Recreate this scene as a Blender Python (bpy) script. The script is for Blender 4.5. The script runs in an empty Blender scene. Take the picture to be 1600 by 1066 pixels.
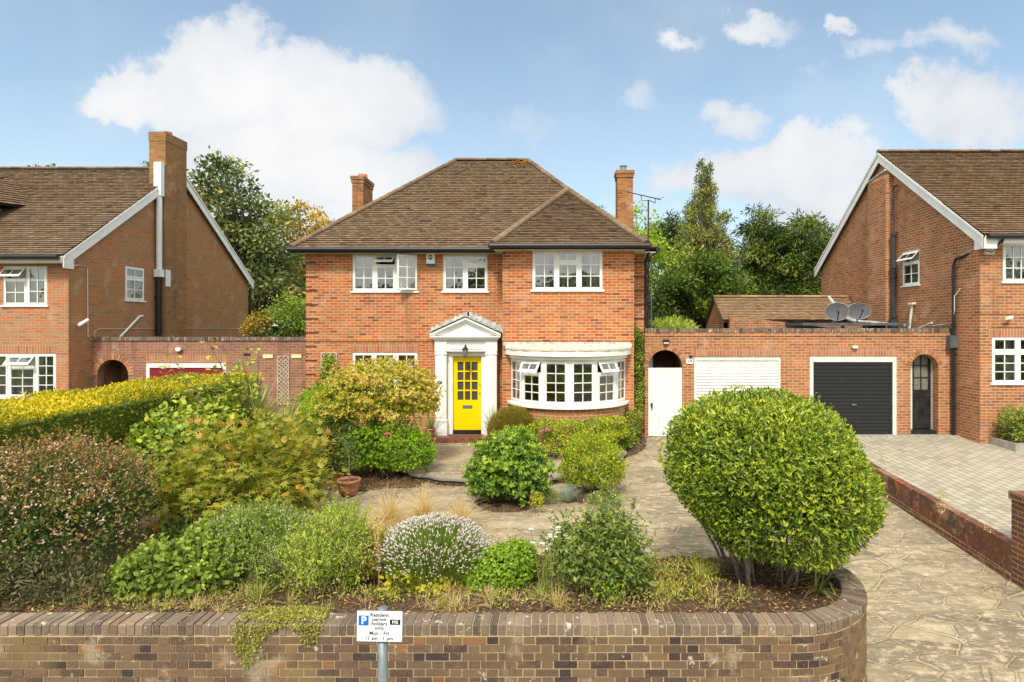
import bpy, math, random
import numpy as np
from mathutils import Vector, Matrix
from mathutils.geometry import tessellate_polygon
R = math.radians
SC = bpy.context.scene
COL = SC.collection
random.seed(7)

# ------------------------------------------------------------------ camera
F, PX, PY, HC = 905.0, 866.0, 506.0, 3.17
cam = bpy.data.cameras.new("camera")
cam.sensor_width = 36.0
cam.lens = 36.0 * F / 1600.0
cam.shift_x = (800 - PX) / 1600.0
cam.shift_y = -(533 - PY) / 1600.0
cam.clip_end = 2000
cam.clip_start = 0.1
co = bpy.data.objects.new("camera", cam)
COL.objects.link(co)
co.location = (0, 0, HC)
co.rotation_euler = (R(90), 0, 0)
SC.camera = co

# ------------------------------------------------------------------ exposure
SC.view_settings.view_transform = 'Standard'
SC.view_settings.look = 'None'
SC.view_settings.gamma = 1.0
SC.view_settings.exposure = 1.02
SC.cycles.max_bounces = 8
SC.cycles.transparent_max_bounces = 12

# ------------------------------------------------------------------ sun
SUN_EL, SUN_AZ = 50.0, 190.0      # azimuth clockwise from +Y (north): from the left, behind the camera
sun = bpy.data.lights.new("sun", 'SUN')
sun.energy = 2.1
sun.angle = R(10.0)
sun.color = (1.0, 0.91, 0.76)
so = bpy.data.objects.new("sun", sun)
COL.objects.link(so)
sd = Vector((math.sin(R(SUN_AZ)) * math.cos(R(SUN_EL)), math.cos(R(SUN_AZ)) * math.cos(R(SUN_EL)), math.sin(R(SUN_EL))))
so.rotation_euler = (-sd).to_track_quat('-Z', 'Y').to_euler()

# ------------------------------------------------------------------ node helper
class NT:
    def __init__(s, tree):
        s.t = tree; s.n = tree.nodes; s.l = tree.links
    def node(s, typ, **kw):
        nd = s.n.new(typ)
        for k, v in kw.items():
            if k == 'inp':
                for a, b in v.items():
                    if isinstance(b, bpy.types.NodeSocket): s.l.new(b, nd.inputs[a])
                    else: nd.inputs[a].default_value = b
            else: setattr(nd, k, v)
        return nd
    def math(s, op, a, b=0.0, c=0.0, clamp=False):
        return s.node('ShaderNodeMath', operation=op, use_clamp=clamp, inp={0: a, 1: b, 2: c}).outputs[0]
    def mix(s, fac, a, b, mode='MIX'):
        nd = s.n.new('ShaderNodeMix'); nd.data_type = 'RGBA'; nd.blend_type = mode
        for sock, val in ((nd.inputs[0], fac), (nd.inputs[6], a), (nd.inputs[7], b)):
            if isinstance(val, bpy.types.NodeSocket): s.l.new(val, sock)
            elif isinstance(val, (tuple, list)): sock.default_value = (*val[:3], 1)
            else: sock.default_value = val
        return nd.outputs[2]
    def ramp(s, fac, stops, interp='LINEAR'):
        nd = s.n.new('ShaderNodeValToRGB'); s.l.new(fac, nd.inputs[0])
        cr = nd.color_ramp; cr.interpolation = interp
        while len(cr.elements) < len(stops): cr.elements.new(0.5)
        for e, (p, c) in zip(cr.elements, stops):
            e.position = p; e.color = (*c[:3], 1) if isinstance(c, (tuple, list)) else (c, c, c, 1)
        return nd.outputs[0]
    def noise(s, vec, scale, detail=4, rough=0.55, dim='3D'):
        nd = s.node('ShaderNodeTexNoise', noise_dimensions=dim, inp={'Scale': scale, 'Detail': detail, 'Roughness': rough})
        if vec is not None: s.l.new(vec, nd.inputs['Vector'])
        return nd
    def smooth(s, v, a, b, c=0.0, d=1.0):
        nd = s.node('ShaderNodeMapRange', interpolation_type='SMOOTHSTEP', inp={0: v, 1: a, 2: b, 3: c, 4: d})
        return nd.outputs[0]

# ------------------------------------------------------------------ world: Nishita sky with procedural cumulus by direction
W = bpy.data.worlds.new("World"); SC.world = W; W.use_nodes = True
t = NT(W.node_tree); t.n.clear()
sky = t.node('ShaderNodeTexSky', sky_type='NISHITA', sun_disc=False, sun_elevation=R(SUN_EL), sun_rotation=R(SUN_AZ), air_density=1.0, dust_density=0.6, ozone_density=2.0)
tc = t.node('ShaderNodeTexCoord')
sep = t.node('ShaderNodeSeparateXYZ', inp={0: tc.outputs['Generated']})
ay = t.math('ADD', t.math('ABSOLUTE', sep.outputs[1]), 0.06)
u = t.math('DIVIDE', sep.outputs[0], ay); v = t.math('DIVIDE', sep.outputs[2], ay)
uv = t.node('ShaderNodeCombineXYZ', inp={0: u, 1: v}).outputs[0]
n1 = t.noise(uv, 6.0, 11, 0.66); n2 = t.noise(uv, 2.2, 5, 0.5)
wv = t.node('ShaderNodeVectorMath', operation='MULTIPLY_ADD', inp={0: n1.outputs['Color'], 1: (0.24, 0.20, 0), 2: uv}).outputs[0]
wv = t.node('ShaderNodeVectorMath', operation='SUBTRACT', inp={0: wv, 1: (0.12, 0.10, 0)}).outputs[0]
s2 = t.node('ShaderNodeSeparateXYZ', inp={0: wv})
CL = [(385, 150, 160, 92, 1.15), (310, 185, 165, 55, 1.1), (480, 130, 120, 70, .9), (560, 185, 175, 92, 1.1), (430, 250, 190, 75, 1.1), (560, 300, 190, 75, 1.0), (450, 350, 150, 90, .8),
      (1150, 280, 130, 55, .95), (1250, 270, 120, 70, 1.0), (1060, 300, 110, 45, .8), (1300, 330, 190, 90, .8), (1460, 185, 120, 80, .95), (1130, 195, 75, 32, .62), (1048, 75, 55, 22, .55),
      (1165, 78, 75, 30, .55), (1272, 76, 38, 22, .75), (1440, 90, 90, 32, .6), (1600, 205, 60, 55, .9), (985, 170, 50, 30, .4), (20, 300, 160, 50, .5), (1330, 105, 60, 24, .42), (820, 215, 100, 30, .3), (1230, 140, 60, 20, .35)]
acc = None
for (cx, cy, rx, ry, amp) in CL:
    cu, cv, ru, rv = (cx - PX) / F, (PY - cy) / F, rx / F, ry / F
    a = t.math('MULTIPLY', t.math('SUBTRACT', s2.outputs[0], cu), 1 / ru)
    b = t.math('MULTIPLY', t.math('SUBTRACT', s2.outputs[1], cv), 1 / rv)
    d = t.math('ADD', t.math('MULTIPLY', a, a), t.math('MULTIPLY', b, b))
    m = t.math('MULTIPLY', t.math('SUBTRACT', 1.0, d, clamp=True), amp)
    acc = m if acc is None else t.math('MAXIMUM', acc, m)
acc = t.math('ADD', acc, t.math('MULTIPLY', t.math('SUBTRACT', n1.outputs['Fac'], 0.5), 1.25))
mask = t.smooth(acc, 0.06, 0.66)
veil = t.smooth(n2.outputs['Fac'], 0.42, 0.75, 0.0, 0.42)
mask = t.math('MAXIMUM', mask, veil)
# bright cloud added out of view, overhead and behind the street, to soften shadows
over = t.math('MAXIMUM', t.smooth(v, 0.75, 1.6), t.smooth(sep.outputs[1], 0.05, -0.35))
over = t.math('MULTIPLY', over, t.smooth(sep.outputs[2], -0.02, 0.10))
mask = t.math('MAXIMUM', mask, t.math('MULTIPLY', over, 0.85))
# thin pale air towards the horizon
mask = t.math('MAXIMUM', mask, t.smooth(v, 0.50, 0.05, 0.0, 0.42))
shade = t.ramp(t.math('ADD', t.math('ADD', t.math('MULTIPLY', n2.outputs['Fac'], 0.75), t.math('MULTIPLY', t.noise(uv, 9.0, 8, .6).outputs['Fac'], .25)), t.math('MULTIPLY', acc, 0.18)), [(0.30, (.56, .63, .74)), (0.58, (.80, .84, .89)), (0.86, (1.0, 1.0, 1.0))])
skyc = t.node('ShaderNodeVectorMath', operation='SCALE', inp={0: sky.outputs[0]}); skyc.inputs[3].default_value = 0.12
skyt = t.mix(0.16, t.mix(1.0, skyc.outputs[0], (.92, .92, .80), 'MULTIPLY'), (.34, .40, .46))
shade = t.mix(over, shade, (1.0, .965, .90))
cloudc = t.node('ShaderNodeVectorMath', operation='SCALE', inp={0: shade}); t.l.new(t.math('ADD', 0.49, t.math('MULTIPLY', over, 0.30)), cloudc.inputs[3])
mx = t.mix(mask, skyt, cloudc.outputs[0])
bg = t.node('ShaderNodeBackground', inp={'Color': mx, 'Strength': 1.0})
wo = t.node('ShaderNodeOutputWorld', inp={0: bg.outputs[0]})

# ------------------------------------------------------------------ materials
def newmat(name):
    m = bpy.data.materials.new(name); m.use_nodes = True
    t = NT(m.node_tree); t.n.clear()
    out = t.node('ShaderNodeOutputMaterial')
    return m, t, out
def coords(t):
    return t.node('ShaderNodeTexCoord').outputs['Object']
def bump(t, h, strength=0.5, dist=0.01):
    return t.node('ShaderNodeBump', inp={'Strength': strength, 'Distance': dist, 'Height': h}).outputs[0]
def principled(t, out, col, rough=0.6, nrm=None, spec=0.3, metal=0.0):
    p = t.node('ShaderNodeBsdfPrincipled')
    for k, v in (('Base Color', col), ('Roughness', rough), ('Specular IOR Level', spec), ('Metallic', metal)):
        if isinstance(v, bpy.types.NodeSocket): t.l.new(v, p.inputs[k])
        elif isinstance(v, (tuple, list)): p.inputs[k].default_value = (*v[:3], 1)
        else: p.inputs[k].default_value = v
    if nrm is not None: t.l.new(nrm, p.inputs['Normal'])
    t.l.new(p.outputs[0], out.inputs[0])
    return p
def plain(name, col, rough=0.5, var=0.12, scale=6.0, spec=0.3, metal=0.0, bmp=0.15):
    m, t, out = newmat(name)
    n = t.noise(coords(t), scale, 6)
    dark = tuple(c * (1 - var * 2) for c in col); lite = tuple(min(1, c * (1 + var)) for c in col)
    c = t.ramp(n.outputs['Fac'], [(0.3, dark), (0.7, lite)])
    principled(t, out, c, rough, bump(t, n.outputs['Fac'], bmp, 0.01), spec, metal)
    return m
def brick_mat(name, pal, mortar, stain=(.1, .08, .06), stain_amt=.35, soldier=False, lich=0.0, msize=0.0065, topdark=None):
    m, t, out = newmat(name)
    uvn = t.node('ShaderNodeUVMap', uv_map='UVMap').outputs[0]
    oc = coords(t)
    nz = t.noise(uvn, 9.0, 2)
    w = t.node('ShaderNodeVectorMath', operation='MULTIPLY_ADD', inp={0: nz.outputs['Color'], 1: (.006, .004, 0), 2: uvn}).outputs[0]
    bw, rh = (.077, .235) if soldier else (.225, .075)
    br = t.node('ShaderNodeTexBrick', offset=0.0 if soldier else 0.5, squash=1.0, inp={'Vector': w, 'Color1': (0, 0, 0, 1), 'Color2': (1, 1, 1, 1), 'Mortar': (.5, .5, .5, 1), 'Scale': 1.0, 'Mortar Size': msize, 'Mortar Smooth': .25, 'Bias': 0.0, 'Brick Width': bw, 'Row Height': rh})
    c = t.ramp(br.outputs['Color'], [(i / (len(pal) - 1), p) for i, p in enumerate(pal)])
    big = t.noise(oc, 0.9, 5)
    fine = t.noise(oc, 60.0, 3)
    c = t.mix(t.math('MULTIPLY', fine.outputs['Fac'], 0.35), c, (.1, .05, .03), 'MIX')
    mc = t.mix(t.noise(oc, 5).outputs['Fac'], mortar, tuple(x * .62 for x in mortar))
    c = t.mix(br.outputs['Fac'], c, mc)
    c = t.mix(t.smooth(big.outputs['Fac'], .48, .72, 0, stain_amt), c, stain)
    pale = t.noise(oc, 1.7, 6, .6)
    c = t.mix(t.smooth(pale.outputs['Fac'], .52, .70, 0, .38), c, (.60, .40, .25))
    streak = t.noise(t.node('ShaderNodeMapping', inp={0: oc, 3: (2.2, 2.2, .35)}).outputs[0], 1.3, 5)
    c = t.mix(t.smooth(streak.outputs['Fac'], .55, .75, 0, min(1, stain_amt * 1.5)), c, tuple(x * .9 for x in stain))
    if lich:
        ln = t.noise(oc, 3.5, 8, .7)
        c = t.mix(t.smooth(ln.outputs['Fac'], .6, .68, 0, lich), c, (.42, .4, .32))
    h = t.math('SUBTRACT', t.math('MULTIPLY', fine.outputs['Fac'], .3), br.outputs['Fac'])
    principled(t, out, c, .85, bump(t, h, .7, .006), .15)
    return m
def rnd_mat(name, stops, rough=.8, spec=.2, nscale=25.0, namt=.4, patches=None, bmp=.3):
    """colour per piece from the 'rnd' face attribute plus weathering"""
    m, t, out = newmat(name)
    a = t.node('ShaderNodeAttribute', attribute_name='rnd').outputs['Fac']
    oc = coords(t)
    n = t.noise(oc, nscale, 5, .65)
    f = t.math('ADD', a, t.math('MULTIPLY', t.math('SUBTRACT', n.outputs['Fac'], .5), namt))
    c = t.ramp(f, stops)
    for (sc, lo, hi, amt, col) in (patches or []):
        pn = t.noise(oc, sc, 7, .65)
        c = t.mix(t.smooth(pn.outputs['Fac'], lo, hi, 0, amt), c, col)
    principled(t, out, c, rough, bump(t, n.outputs['Fac'], bmp, .008), spec)
    return m
def leaf_mat(name, stops, rough=.5, trans=.28, spec=.35):
    m, t, out = newmat(name)
    a = t.node('ShaderNodeAttribute', attribute_name='rnd').outputs['Fac']
    c = t.ramp(a, stops)
    p = principled(t, out, c, rough, None, spec)
    tr = t.node('ShaderNodeBsdfTranslucent', inp={0: t.mix(1.0, c, (1.0, 1.1, .5), 'MULTIPLY')})
    mx = t.node('ShaderNodeMixShader', inp={0: trans, 1: p.outputs[0], 2: tr.outputs[0]})
    t.l.new(mx.outputs[0], out.inputs[0])
    return m
def glass_mat(name, tint=(.75, .8, .78), refl=1.0):
    m, t, out = newmat(name)
    fr = t.node('ShaderNodeFresnel', inp={0: 1.7})
    tr = t.node('ShaderNodeBsdfTransparent', inp={0: (*tint, 1)})
    nn = t.noise(coords(t), 2.5, 2)
    gl = t.node('ShaderNodeBsdfGlossy', inp={0: (1, 1, 1, 1), 1: .02, 'Normal': bump(t, nn.outputs['Fac'], .12, .05)})
    fac = t.math('ADD', t.math('MULTIPLY', fr.outputs[0], .85 * refl), .13 * refl, clamp=True)
    mx = t.node('ShaderNodeMixShader', inp={0: fac, 1: tr.outputs[0], 2: gl.outputs[0]})
    t.l.new(mx.outputs[0], out.inputs[0])
    return m

M = {}
M['brick'] = brick_mat('orange_brick', [(.20, .065, .035), (.54, .115, .035), (.60, .185, .05), (.36, .15, .07), (.60, .24, .08), (.42, .19, .095), (.55, .145, .04), (.30, .12, .06)], (.76, .54, .34), (.30, .15, .075), .4, msize=.0075)
M['brick_soldier'] = brick_mat('soldier_brick', [(.38, .14, .07), (.50, .20, .10), (.46, .22, .13), (.40, .12, .06)], (.60, .48, .34), (.22, .12, .07), .2, soldier=True)
M['brick_tan'] = brick_mat('garage_brick', [(.32, .12, .06), (.48, .19, .09), (.44, .17, .08), (.28, .15, .08), (.58, .21, .08), (.24, .10, .055), (.52, .17, .06)], (.70, .52, .33), (.26, .14, .07), .35, msize=.0075)
M['brick_left'] = brick_mat('rosy_brick', [(.38, .16, .08), (.50, .25, .13), (.44, .25, .14), (.62, .16, .06), (.46, .23, .12), (.32, .17, .09)], (.58, .44, .29), (.34, .22, .13), .4)
M['brick_brown'] = brick_mat('brown_brick', [(.32, .165, .075), (.43, .235, .11), (.36, .20, .095), (.56, .18, .055), (.40, .23, .12)], (.48, .35, .21), (.31, .21, .12), .5, lich=.18)
M['brick_old'] = brick_mat('sooty_brick', [(.30, .13, .09), (.36, .18, .12), (.24, .12, .09), (.40, .15, .09), (.30, .17, .12)], (.50, .38, .27), (.10, .075, .055), .5, lich=.35)
M['brick_chimney'] = brick_mat('chimney_brick', [(.20, .08, .04), (.38, .14, .05), (.46, .19, .06), (.26, .13, .06)], (.42, .31, .18), (.10, .075, .045), .65, msize=.008)
M['brick_pier'] = brick_mat('dark_pier_brick', [(.13, .06, .045), (.20, .08, .05), (.11, .07, .06), (.24, .10, .05)], (.50, .36, .18), (.07, .05, .04), .3)
M['wallbrick'] = rnd_mat('dark_wall_brick', [(0, (.055, .038, .04)), (.3, (.125, .082, .058)), (.55, (.185, .122, .075)), (.8, (.16, .12, .075)), (1, (.28, .125, .06))], .85, .2, 45, .9,
    [(1.1, .48, .64, .55, (.25, .175, .08)), (2.0, .54, .66, .65, (.38, .32, .23)), (6.5, .61, .67, .8, (.55, .51, .42)), (22, .64, .70, .5, (.5, .46, .36))], .9)
M['coping'] = rnd_mat('coping_brick', [(0, (.085, .065, .052)), (.3, (.155, .12, .092)), (.6, (.21, .16, .12)), (1, (.28, .21, .15))], .85, .2, 35, .9,
    [(1.8, .5, .68, .45, (.30, .255, .19)), (11, .60, .66, .85, (.62, .58, .5)), (3, .6, .7, .35, (.30, .13, .07)), (25, .62, .7, .5, (.45, .41, .33))], .9)
M['mortar'] = rnd_mat('yellow_mortar', [(0, (.28, .22, .12)), (.5, (.46, .37, .21)), (1, (.60, .50, .30))], .95, .1, 6, 1.4, [(1.5, .5, .68, .5, (.16, .12, .07)), (9, .6, .68, .5, (.6, .54, .4))], .6)
M['tile'] = rnd_mat('brown_roof_tile', [(0, (.05, .034, .025)), (.3, (.14, .095, .06)), (.6, (.20, .14, .09)), (.9, (.24, .17, .105)), (1, (.30, .22, .13))], .85, .15, 20, .35,
    [(.6, .5, .7, .45, (.15, .085, .05)), (16, .66, .71, .6, (.46, .38, .18)), (2.5, .6, .7, .35, (.09, .075, .03))], .4)
M['tile_side'] = rnd_mat('red_brown_roof_tile', [(0, (.06, .038, .025)), (.35, (.14, .09, .052)), (.65, (.19, .13, .075)), (1, (.26, .19, .11))], .85, .15, 18, .5,
    [(.7, .5, .7, .35, (.15, .08, .04)), (10, .62, .68, .5, (.38, .31, .15))], .4)
M['tile_shed'] = rnd_mat('sandy_roof_tile', [(0, (.16, .10, .06)), (.5, (.28, .19, .11)), (1, (.40, .28, .16))], .85, .15, 14, .3, [(4, .6, .7, .5, (.12, .09, .05))], .4)
M['hip'] = rnd_mat('ridge_tile', [(0, (.11, .075, .05)), (.5, (.17, .12, .075)), (1, (.23, .17, .11))], .85, .15, 12, .4, [(5, .6, .7, .5, (.12, .10, .05)), (9, .64, .7, .6, (.42, .36, .2))], .4)
M['lichen'] = plain('orange_lichen', (.50, .22, .02), .9, .3, 20)
M['white'] = plain('white_paint', (.80, .82, .80), .35, .05, 3, bmp=.05)
M['oldwhite'] = plain('weathered_white_paint', (.72, .72, .65), .6, .10, 7)
M['cream'] = plain('cream_soffit', (.62, .58, .50), .6, .08, 3)
M['greywhite'] = plain('pale_pvc', (.76, .82, .80), .4, .05, 3)
M['black'] = plain('black_pvc', (.012, .012, .015), .5, .2, 3, .5)
M['blackpaint'] = plain('black_paint', (.022, .023, .025), .45, .3, 4, .4)
M['yellow'] = plain('yellow_paint', (.86, .62, .0), .3, .02, 3, .4, bmp=.02)
M['maroon'] = plain('maroon_paint', (.26, .02, .03), .5, .12, 3)
M['bowroof'] = plain('weathered_mineral_felt', (.60, .58, .50), .9, .2, 9, bmp=.3)
M['lead'] = plain('lead', (.50, .52, .50), .6, .25, 8)
M['iron'] = plain('old_iron', (.05, .055, .06), .6, .25, 5)
M['brick_stack'] = brick_mat('stack_brick', [(.24, .12, .05), (.36, .19, .07), (.28, .15, .065), (.42, .17, .05)], (.40, .29, .16), (.16, .11, .06), .45, lich=.25)
M['felt'] = plain('roof_felt', (.10, .115, .13), .8, .2, 4)
M['dish'] = plain('dish_grey', (.10, .105, .12), .75, .15, 6)
M['steel'] = plain('galvanised_steel', (.22, .26, .28), .45, .15, 9, .4, .4)
M['rust'] = plain('rusty_steel', (.09, .045, .03), .7, .3, 20)
M['terracotta'] = plain('terracotta', (.46, .20, .12), .8, .2, 10)
M['claypot'] = plain('chimney_clay', (.46, .17, .08), .8, .2, 10)
M['wood'] = plain('weathered_wood', (.58, .50, .40), .8, .2, 14)
M['brownwood'] = plain('brown_wood', (.16, .085, .045), .7, .25, 8)
M['interior'] = plain('interior_plaster', (.30, .27, .22), .9, .1, 2)
M['glass'] = glass_mat('window_glass')
M['obscure'] = plain('frosted_dark_glass', (.085, .08, .075), .3, .45, 70, .6, bmp=.5)
M['silverglass'] = plain('frosted_pale_glass', (.22, .22, .19), .25, .3, 40, .6)
M['curtain'] = plain('curtain_cloth', (.62, .60, .52), .9, .08, 3)
M['greencurtain'] = plain('green_curtain_cloth', (.42, .46, .36), .9, .12, 3)
M['plum'] = plain('plum_lining', (.16, .13, .16), .9, .1, 3)
M['bark'] = plain('bark', (.16, .12, .085), .9, .3, 20, bmp=.8)
M['greybark'] = plain('pale_grey_bark', (.27, .22, .18), .9, .3, 25, bmp=.8)
M['signwhite'] = plain('sign_white', (.82, .86, .90), .3, .02, 3, bmp=0)
M['signblack'] = plain('sign_black', (.012, .012, .014), .4, .02, 3, bmp=0)
M['signblue'] = plain('sign_blue', (.01, .16, .62), .4, .02, 3, bmp=0)
M['navy'] = plain('navy_print', (.03, .08, .22), .4, .02, 3, bmp=0)
M['paleyellow'] = plain('pale_yellow_plate', (.80, .74, .38), .5, .05, 3, bmp=0)
M['brass'] = plain('dull_brass', (.35, .26, .14), .4, .1, 5, .5, .8)
M['concrete'] = plain('concrete', (.36, .35, .31), .9, .15, 7)
M['redtile'] = plain('red_quarry_tile', (.22, .085, .06), .6, .3, 9)
M['mat'] = plain('coir_mat', (.16, .085, .05), .95, .3, 40)
M['board'] = rnd_mat('stained_gravel_board', [(0, (.07, .04, .03)), (.5, (.15, .07, .045)), (1, (.26, .12, .07))], .85, .2, 5, 1.2, [(4, .56, .62, .8, (.40, .11, .04)), (1.7, .5, .62, .6, (.30, .22, .15)), (2.6, .52, .6, .7, (.05, .035, .03)), (14, .58, .66, .6, (.42, .33, .24))], .6)
M['silver'] = plain('silver_car_paint', (.55, .58, .62), .3, .05, 3, .5, .3)
M['render_red'] = plain('distant_red_wall', (.42, .17, .10), .9, .2, 2)

def ground_mat():
    m, t, out = newmat('crazy_paving')
    oc = coords(t)
    wn = t.noise(oc, 2.6, 3)
    w = t.node('ShaderNodeVectorMath', operation='MULTIPLY_ADD', inp={0: wn.outputs['Color'], 1: (.07, .07, 0), 2: oc}).outputs[0]
    mp = t.node('ShaderNodeMapping', inp={0: w, 2: (0, 0, R(38)), 3: (1.0, 1.9, .0)}).outputs[0]
    vo = t.node('ShaderNodeTexVoronoi', feature='DISTANCE_TO_EDGE', inp={'Vector': mp, 'Scale': 1.8, 'Randomness': .95})
    vc = t.node('ShaderNodeTexVoronoi', feature='F1', inp={'Vector': mp, 'Scale': 1.8, 'Randomness': .95})
    ed = t.math('ADD', vo.outputs['Distance'], t.math('MULTIPLY', t.math('SUBTRACT', t.noise(oc, 14, 4).outputs['Fac'], .5), .07))
    joint = t.math('MULTIPLY', t.smooth(ed, .008, .030, 1, 0), t.smooth(t.noise(oc, 1.1, 4).outputs['Fac'], .38, .60, .10, .75))
    base = t.ramp(t.node('ShaderNodeSeparateColor', inp={0: vc.outputs['Color']}).outputs[0], [(0, (.18, .15, .105)), (.25, (.33, .28, .19)), (.5, (.24, .21, .15)), (.75, (.46, .39, .26)), (1, (.33, .26, .165))])
    st = t.noise(t.node('ShaderNodeMapping', inp={0: w, 2: (0, 0, R(25)), 3: (1, 4.5, 1)}).outputs[0], 3.5, 7, .65)
    base = t.mix(t.smooth(st.outputs['Fac'], .50, .62, 0, .8), base, (.54, .45, .29))
    base = t.mix(t.smooth(t.noise(oc, 1.2, 6).outputs['Fac'], .5, .7, 0, .6), base, (.17, .145, .095))
    base = t.mix(t.smooth(t.noise(oc, 8, 8, .75).outputs['Fac'], .51, .62, 0, .8), base, (.64, .55, .38))
    base = t.mix(t.math('MULTIPLY', t.noise(oc, 45, 4, .7).outputs['Fac'], .5), base, (.14, .12, .09))
    base = t.mix(t.math('MULTIPLY', t.smooth(ed, .020, .034, 0, 1), t.smooth(ed, .034, .062, .6, 0)), base, (.10, .08, .05))
    base = t.mix(t.smooth(t.noise(oc, .45, 5, .6).outputs['Fac'], .5, .68, 0, .4), base, (.16, .15, .10))
    jc = t.mix(t.noise(oc, 9, 4).outputs['Fac'], (.58, .45, .26), (.36, .28, .17))
    c = t.mix(joint, base, jc)
    h = t.math('ADD', t.math('MULTIPLY', joint, -.9), t.math('MULTIPLY', st.outputs['Fac'], 1.3))
    principled(t, out, c, .8, bump(t, h, .8, .02), .2)
    return m
M['crazy'] = ground_mat()
def block_mat():
    m, t, out = newmat('block_paving')
    oc = coords(t)
    mp = t.node('ShaderNodeMapping', inp={0: oc, 2: (0, 0, R(90))}).outputs[0]
    br = t.node('ShaderNodeTexBrick', offset=.5, inp={'Vector': mp, 'Color1': (0, 0, 0, 1), 'Color2': (1, 1, 1, 1), 'Scale': 1.0, 'Mortar Size': .010, 'Mortar Smooth': .2, 'Brick Width': .235, 'Row Height': .165, 'Bias': 0})
    c = t.ramp(br.outputs['Color'], [(0, (.30, .275, .20)), (.5, (.38, .35, .265)), (1, (.44, .41, .32))])
    c = t.mix(t.smooth(t.noise(oc, .8, 6).outputs['Fac'], .42, .65, 0, .4), c, (.48, .455, .37))
    c = t.mix(br.outputs['Fac'], c, (.17, .15, .105))
    c = t.mix(t.math('MULTIPLY', t.noise(oc, 40, 4).outputs['Fac'], .3), c, (.2, .2, .17))
    principled(t, out, c, .85, bump(t, t.math('MULTIPLY', br.outputs['Fac'], -1.0), .6, .008), .2)
    return m
M['block'] = block_mat()
def soil_mat():
    m, t, out = newmat('dry_soil')
    oc = coords(t)
    n = t.noise(oc, 18, 8, .7)
    c = t.ramp(n.outputs['Fac'], [(.3, (.045, .03, .02)), (.5, (.10, .065, .04)), (.62, (.19, .125, .075)), (.75, (.34, .24, .14))])
    principled(t, out, c, .95, bump(t, n.outputs['Fac'], 1.0, .04), .1)
    return m
M['soil'] = soil_mat()
M['grassg'] = plain('rough_grass', (.10, .15, .04), .95, .3, 2.5)
M['asphalt'] = plain('asphalt', (.06, .06, .058), .9, .2, 30)
M['stone_and_shade'] = plain('dark_stone_and_shade', (.06, .05, .04), .9, .2, 8)
M['slab'] = plain('pavement_slab', (.24, .23, .21), .9, .15, 3)

LM = {}
def L(name, *cols, **kw):
    k = len(cols) - 1
    cols = [(min(.8, c[0] * 1.65), min(.8, c[1] * 1.45), c[2] * 1.15) if max(c) < .42 else c for c in cols]
    LM[name] = leaf_mat(name + '_leaf', [(i / k, c) for i, c in enumerate(cols)], **kw)
L('laurel', (.02, .045, .008), (.06, .115, .014), (.12, .20, .02), (.19, .28, .026), (.32, .39, .035), rough=.38, spec=.5)
L('choisya', (.02, .06, .02), (.06, .14, .03), (.13, .25, .03), (.28, .40, .06), rough=.45)
L('euonymus', (.06, .12, .015), (.16, .26, .02), (.34, .40, .03), (.60, .56, .06))
L('pieris', (.04, .07, .015), (.13, .19, .02), (.34, .37, .05), (.58, .48, .09), (.72, .54, .17))
L('brightlow', (.04, .12, .01), (.10, .22, .015), (.20, .36, .02), (.34, .46, .03))
L('darkmix', (.02, .045, .01), (.045, .09, .02), (.10, .15, .03), (.20, .16, .05))
L('acer', (.05, .075, .012), (.13, .17, .02), (.19, .235, .03), (.25, .24, .04), (.40, .20, .05))
L('hazel', (.06, .12, .03), (.13, .22, .04), (.22, .31, .05), (.40, .41, .06))
L('hedge', (.03, .07, .01), (.07, .12, .012), (.20, .23, .015), (.62, .50, .015), (.80, .62, .01))
L('abelia', (.02, .045, .015), (.045, .095, .025), (.09, .13, .04), (.22, .14, .05), (.50, .27, .12), rough=.45)
L('abeliafl', (.45, .22, .18), (.66, .42, .38), (.8, .65, .6))
L('greygreen', (.03, .04, .02), (.07, .085, .045), (.14, .145, .08))
L('bigleaf', (.05, .10, .025), (.11, .18, .04), (.18, .27, .05), (.28, .36, .07))
L('sage', (.06, .11, .025), (.13, .21, .045), (.22, .32, .07), (.46, .50, .24))
L('lightgreen', (.10, .18, .03), (.19, .30, .05), (.30, .40, .08), (.42, .46, .12))
L('pinkfl', (.40, .20, .24), (.58, .32, .36), (.66, .5, .5))
L('variegated', (.10, .15, .02), (.28, .32, .03), (.55, .52, .07), (.70, .62, .12))
L('yellowleaf', (.24, .30, .03), (.50, .47, .04), (.68, .56, .06))
L('mint', (.05, .12, .015), (.11, .22, .025), (.19, .33, .035), (.27, .42, .06))
L('roseleaf', (.04, .08, .02), (.09, .155, .04), (.15, .23, .055), (.24, .27, .08))
L('lavgreen', (.06, .11, .03), (.12, .20, .04), (.20, .30, .05))
L('lavfl', (.46, .41, .40), (.62, .57, .54), (.80, .77, .70))
L('straw', (.50, .34, .15), (.72, .54, .28), (.80, .68, .42), trans=.4)
L('grass', (.07, .13, .03), (.16, .24, .06), (.30, .34, .12), (.5, .42, .2))
L('strap', (.10, .14, .04), (.22, .26, .09), (.42, .42, .22))
L('yucca', (.08, .12, .04), (.16, .22, .08), (.30, .33, .14))
L('yelyucca', (.2, .22, .06), (.45, .42, .14), (.62, .56, .25))
L('ivy', (.04, .08, .015), (.08, .15, .02), (.15, .23, .03), (.30, .30, .06))
L('hebe', (.08, .09, .02), (.15, .15, .03), (.22, .21, .04), (.28, .22, .06))
L('purple', (.16, .04, .16), (.30, .08, .28), (.25, .05, .12))
L('litter', (.14, .07, .03), (.34, .18, .07), (.55, .36, .12), (.62, .46, .25))
L('whitefl', (.7, .7, .66), (.85, .85, .8))
L('orangefl', (.6, .25, .02), (.8, .45, .05))
L('fescue', (.25, .32, .33), (.38, .45, .46), (.5, .54, .5))
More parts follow.
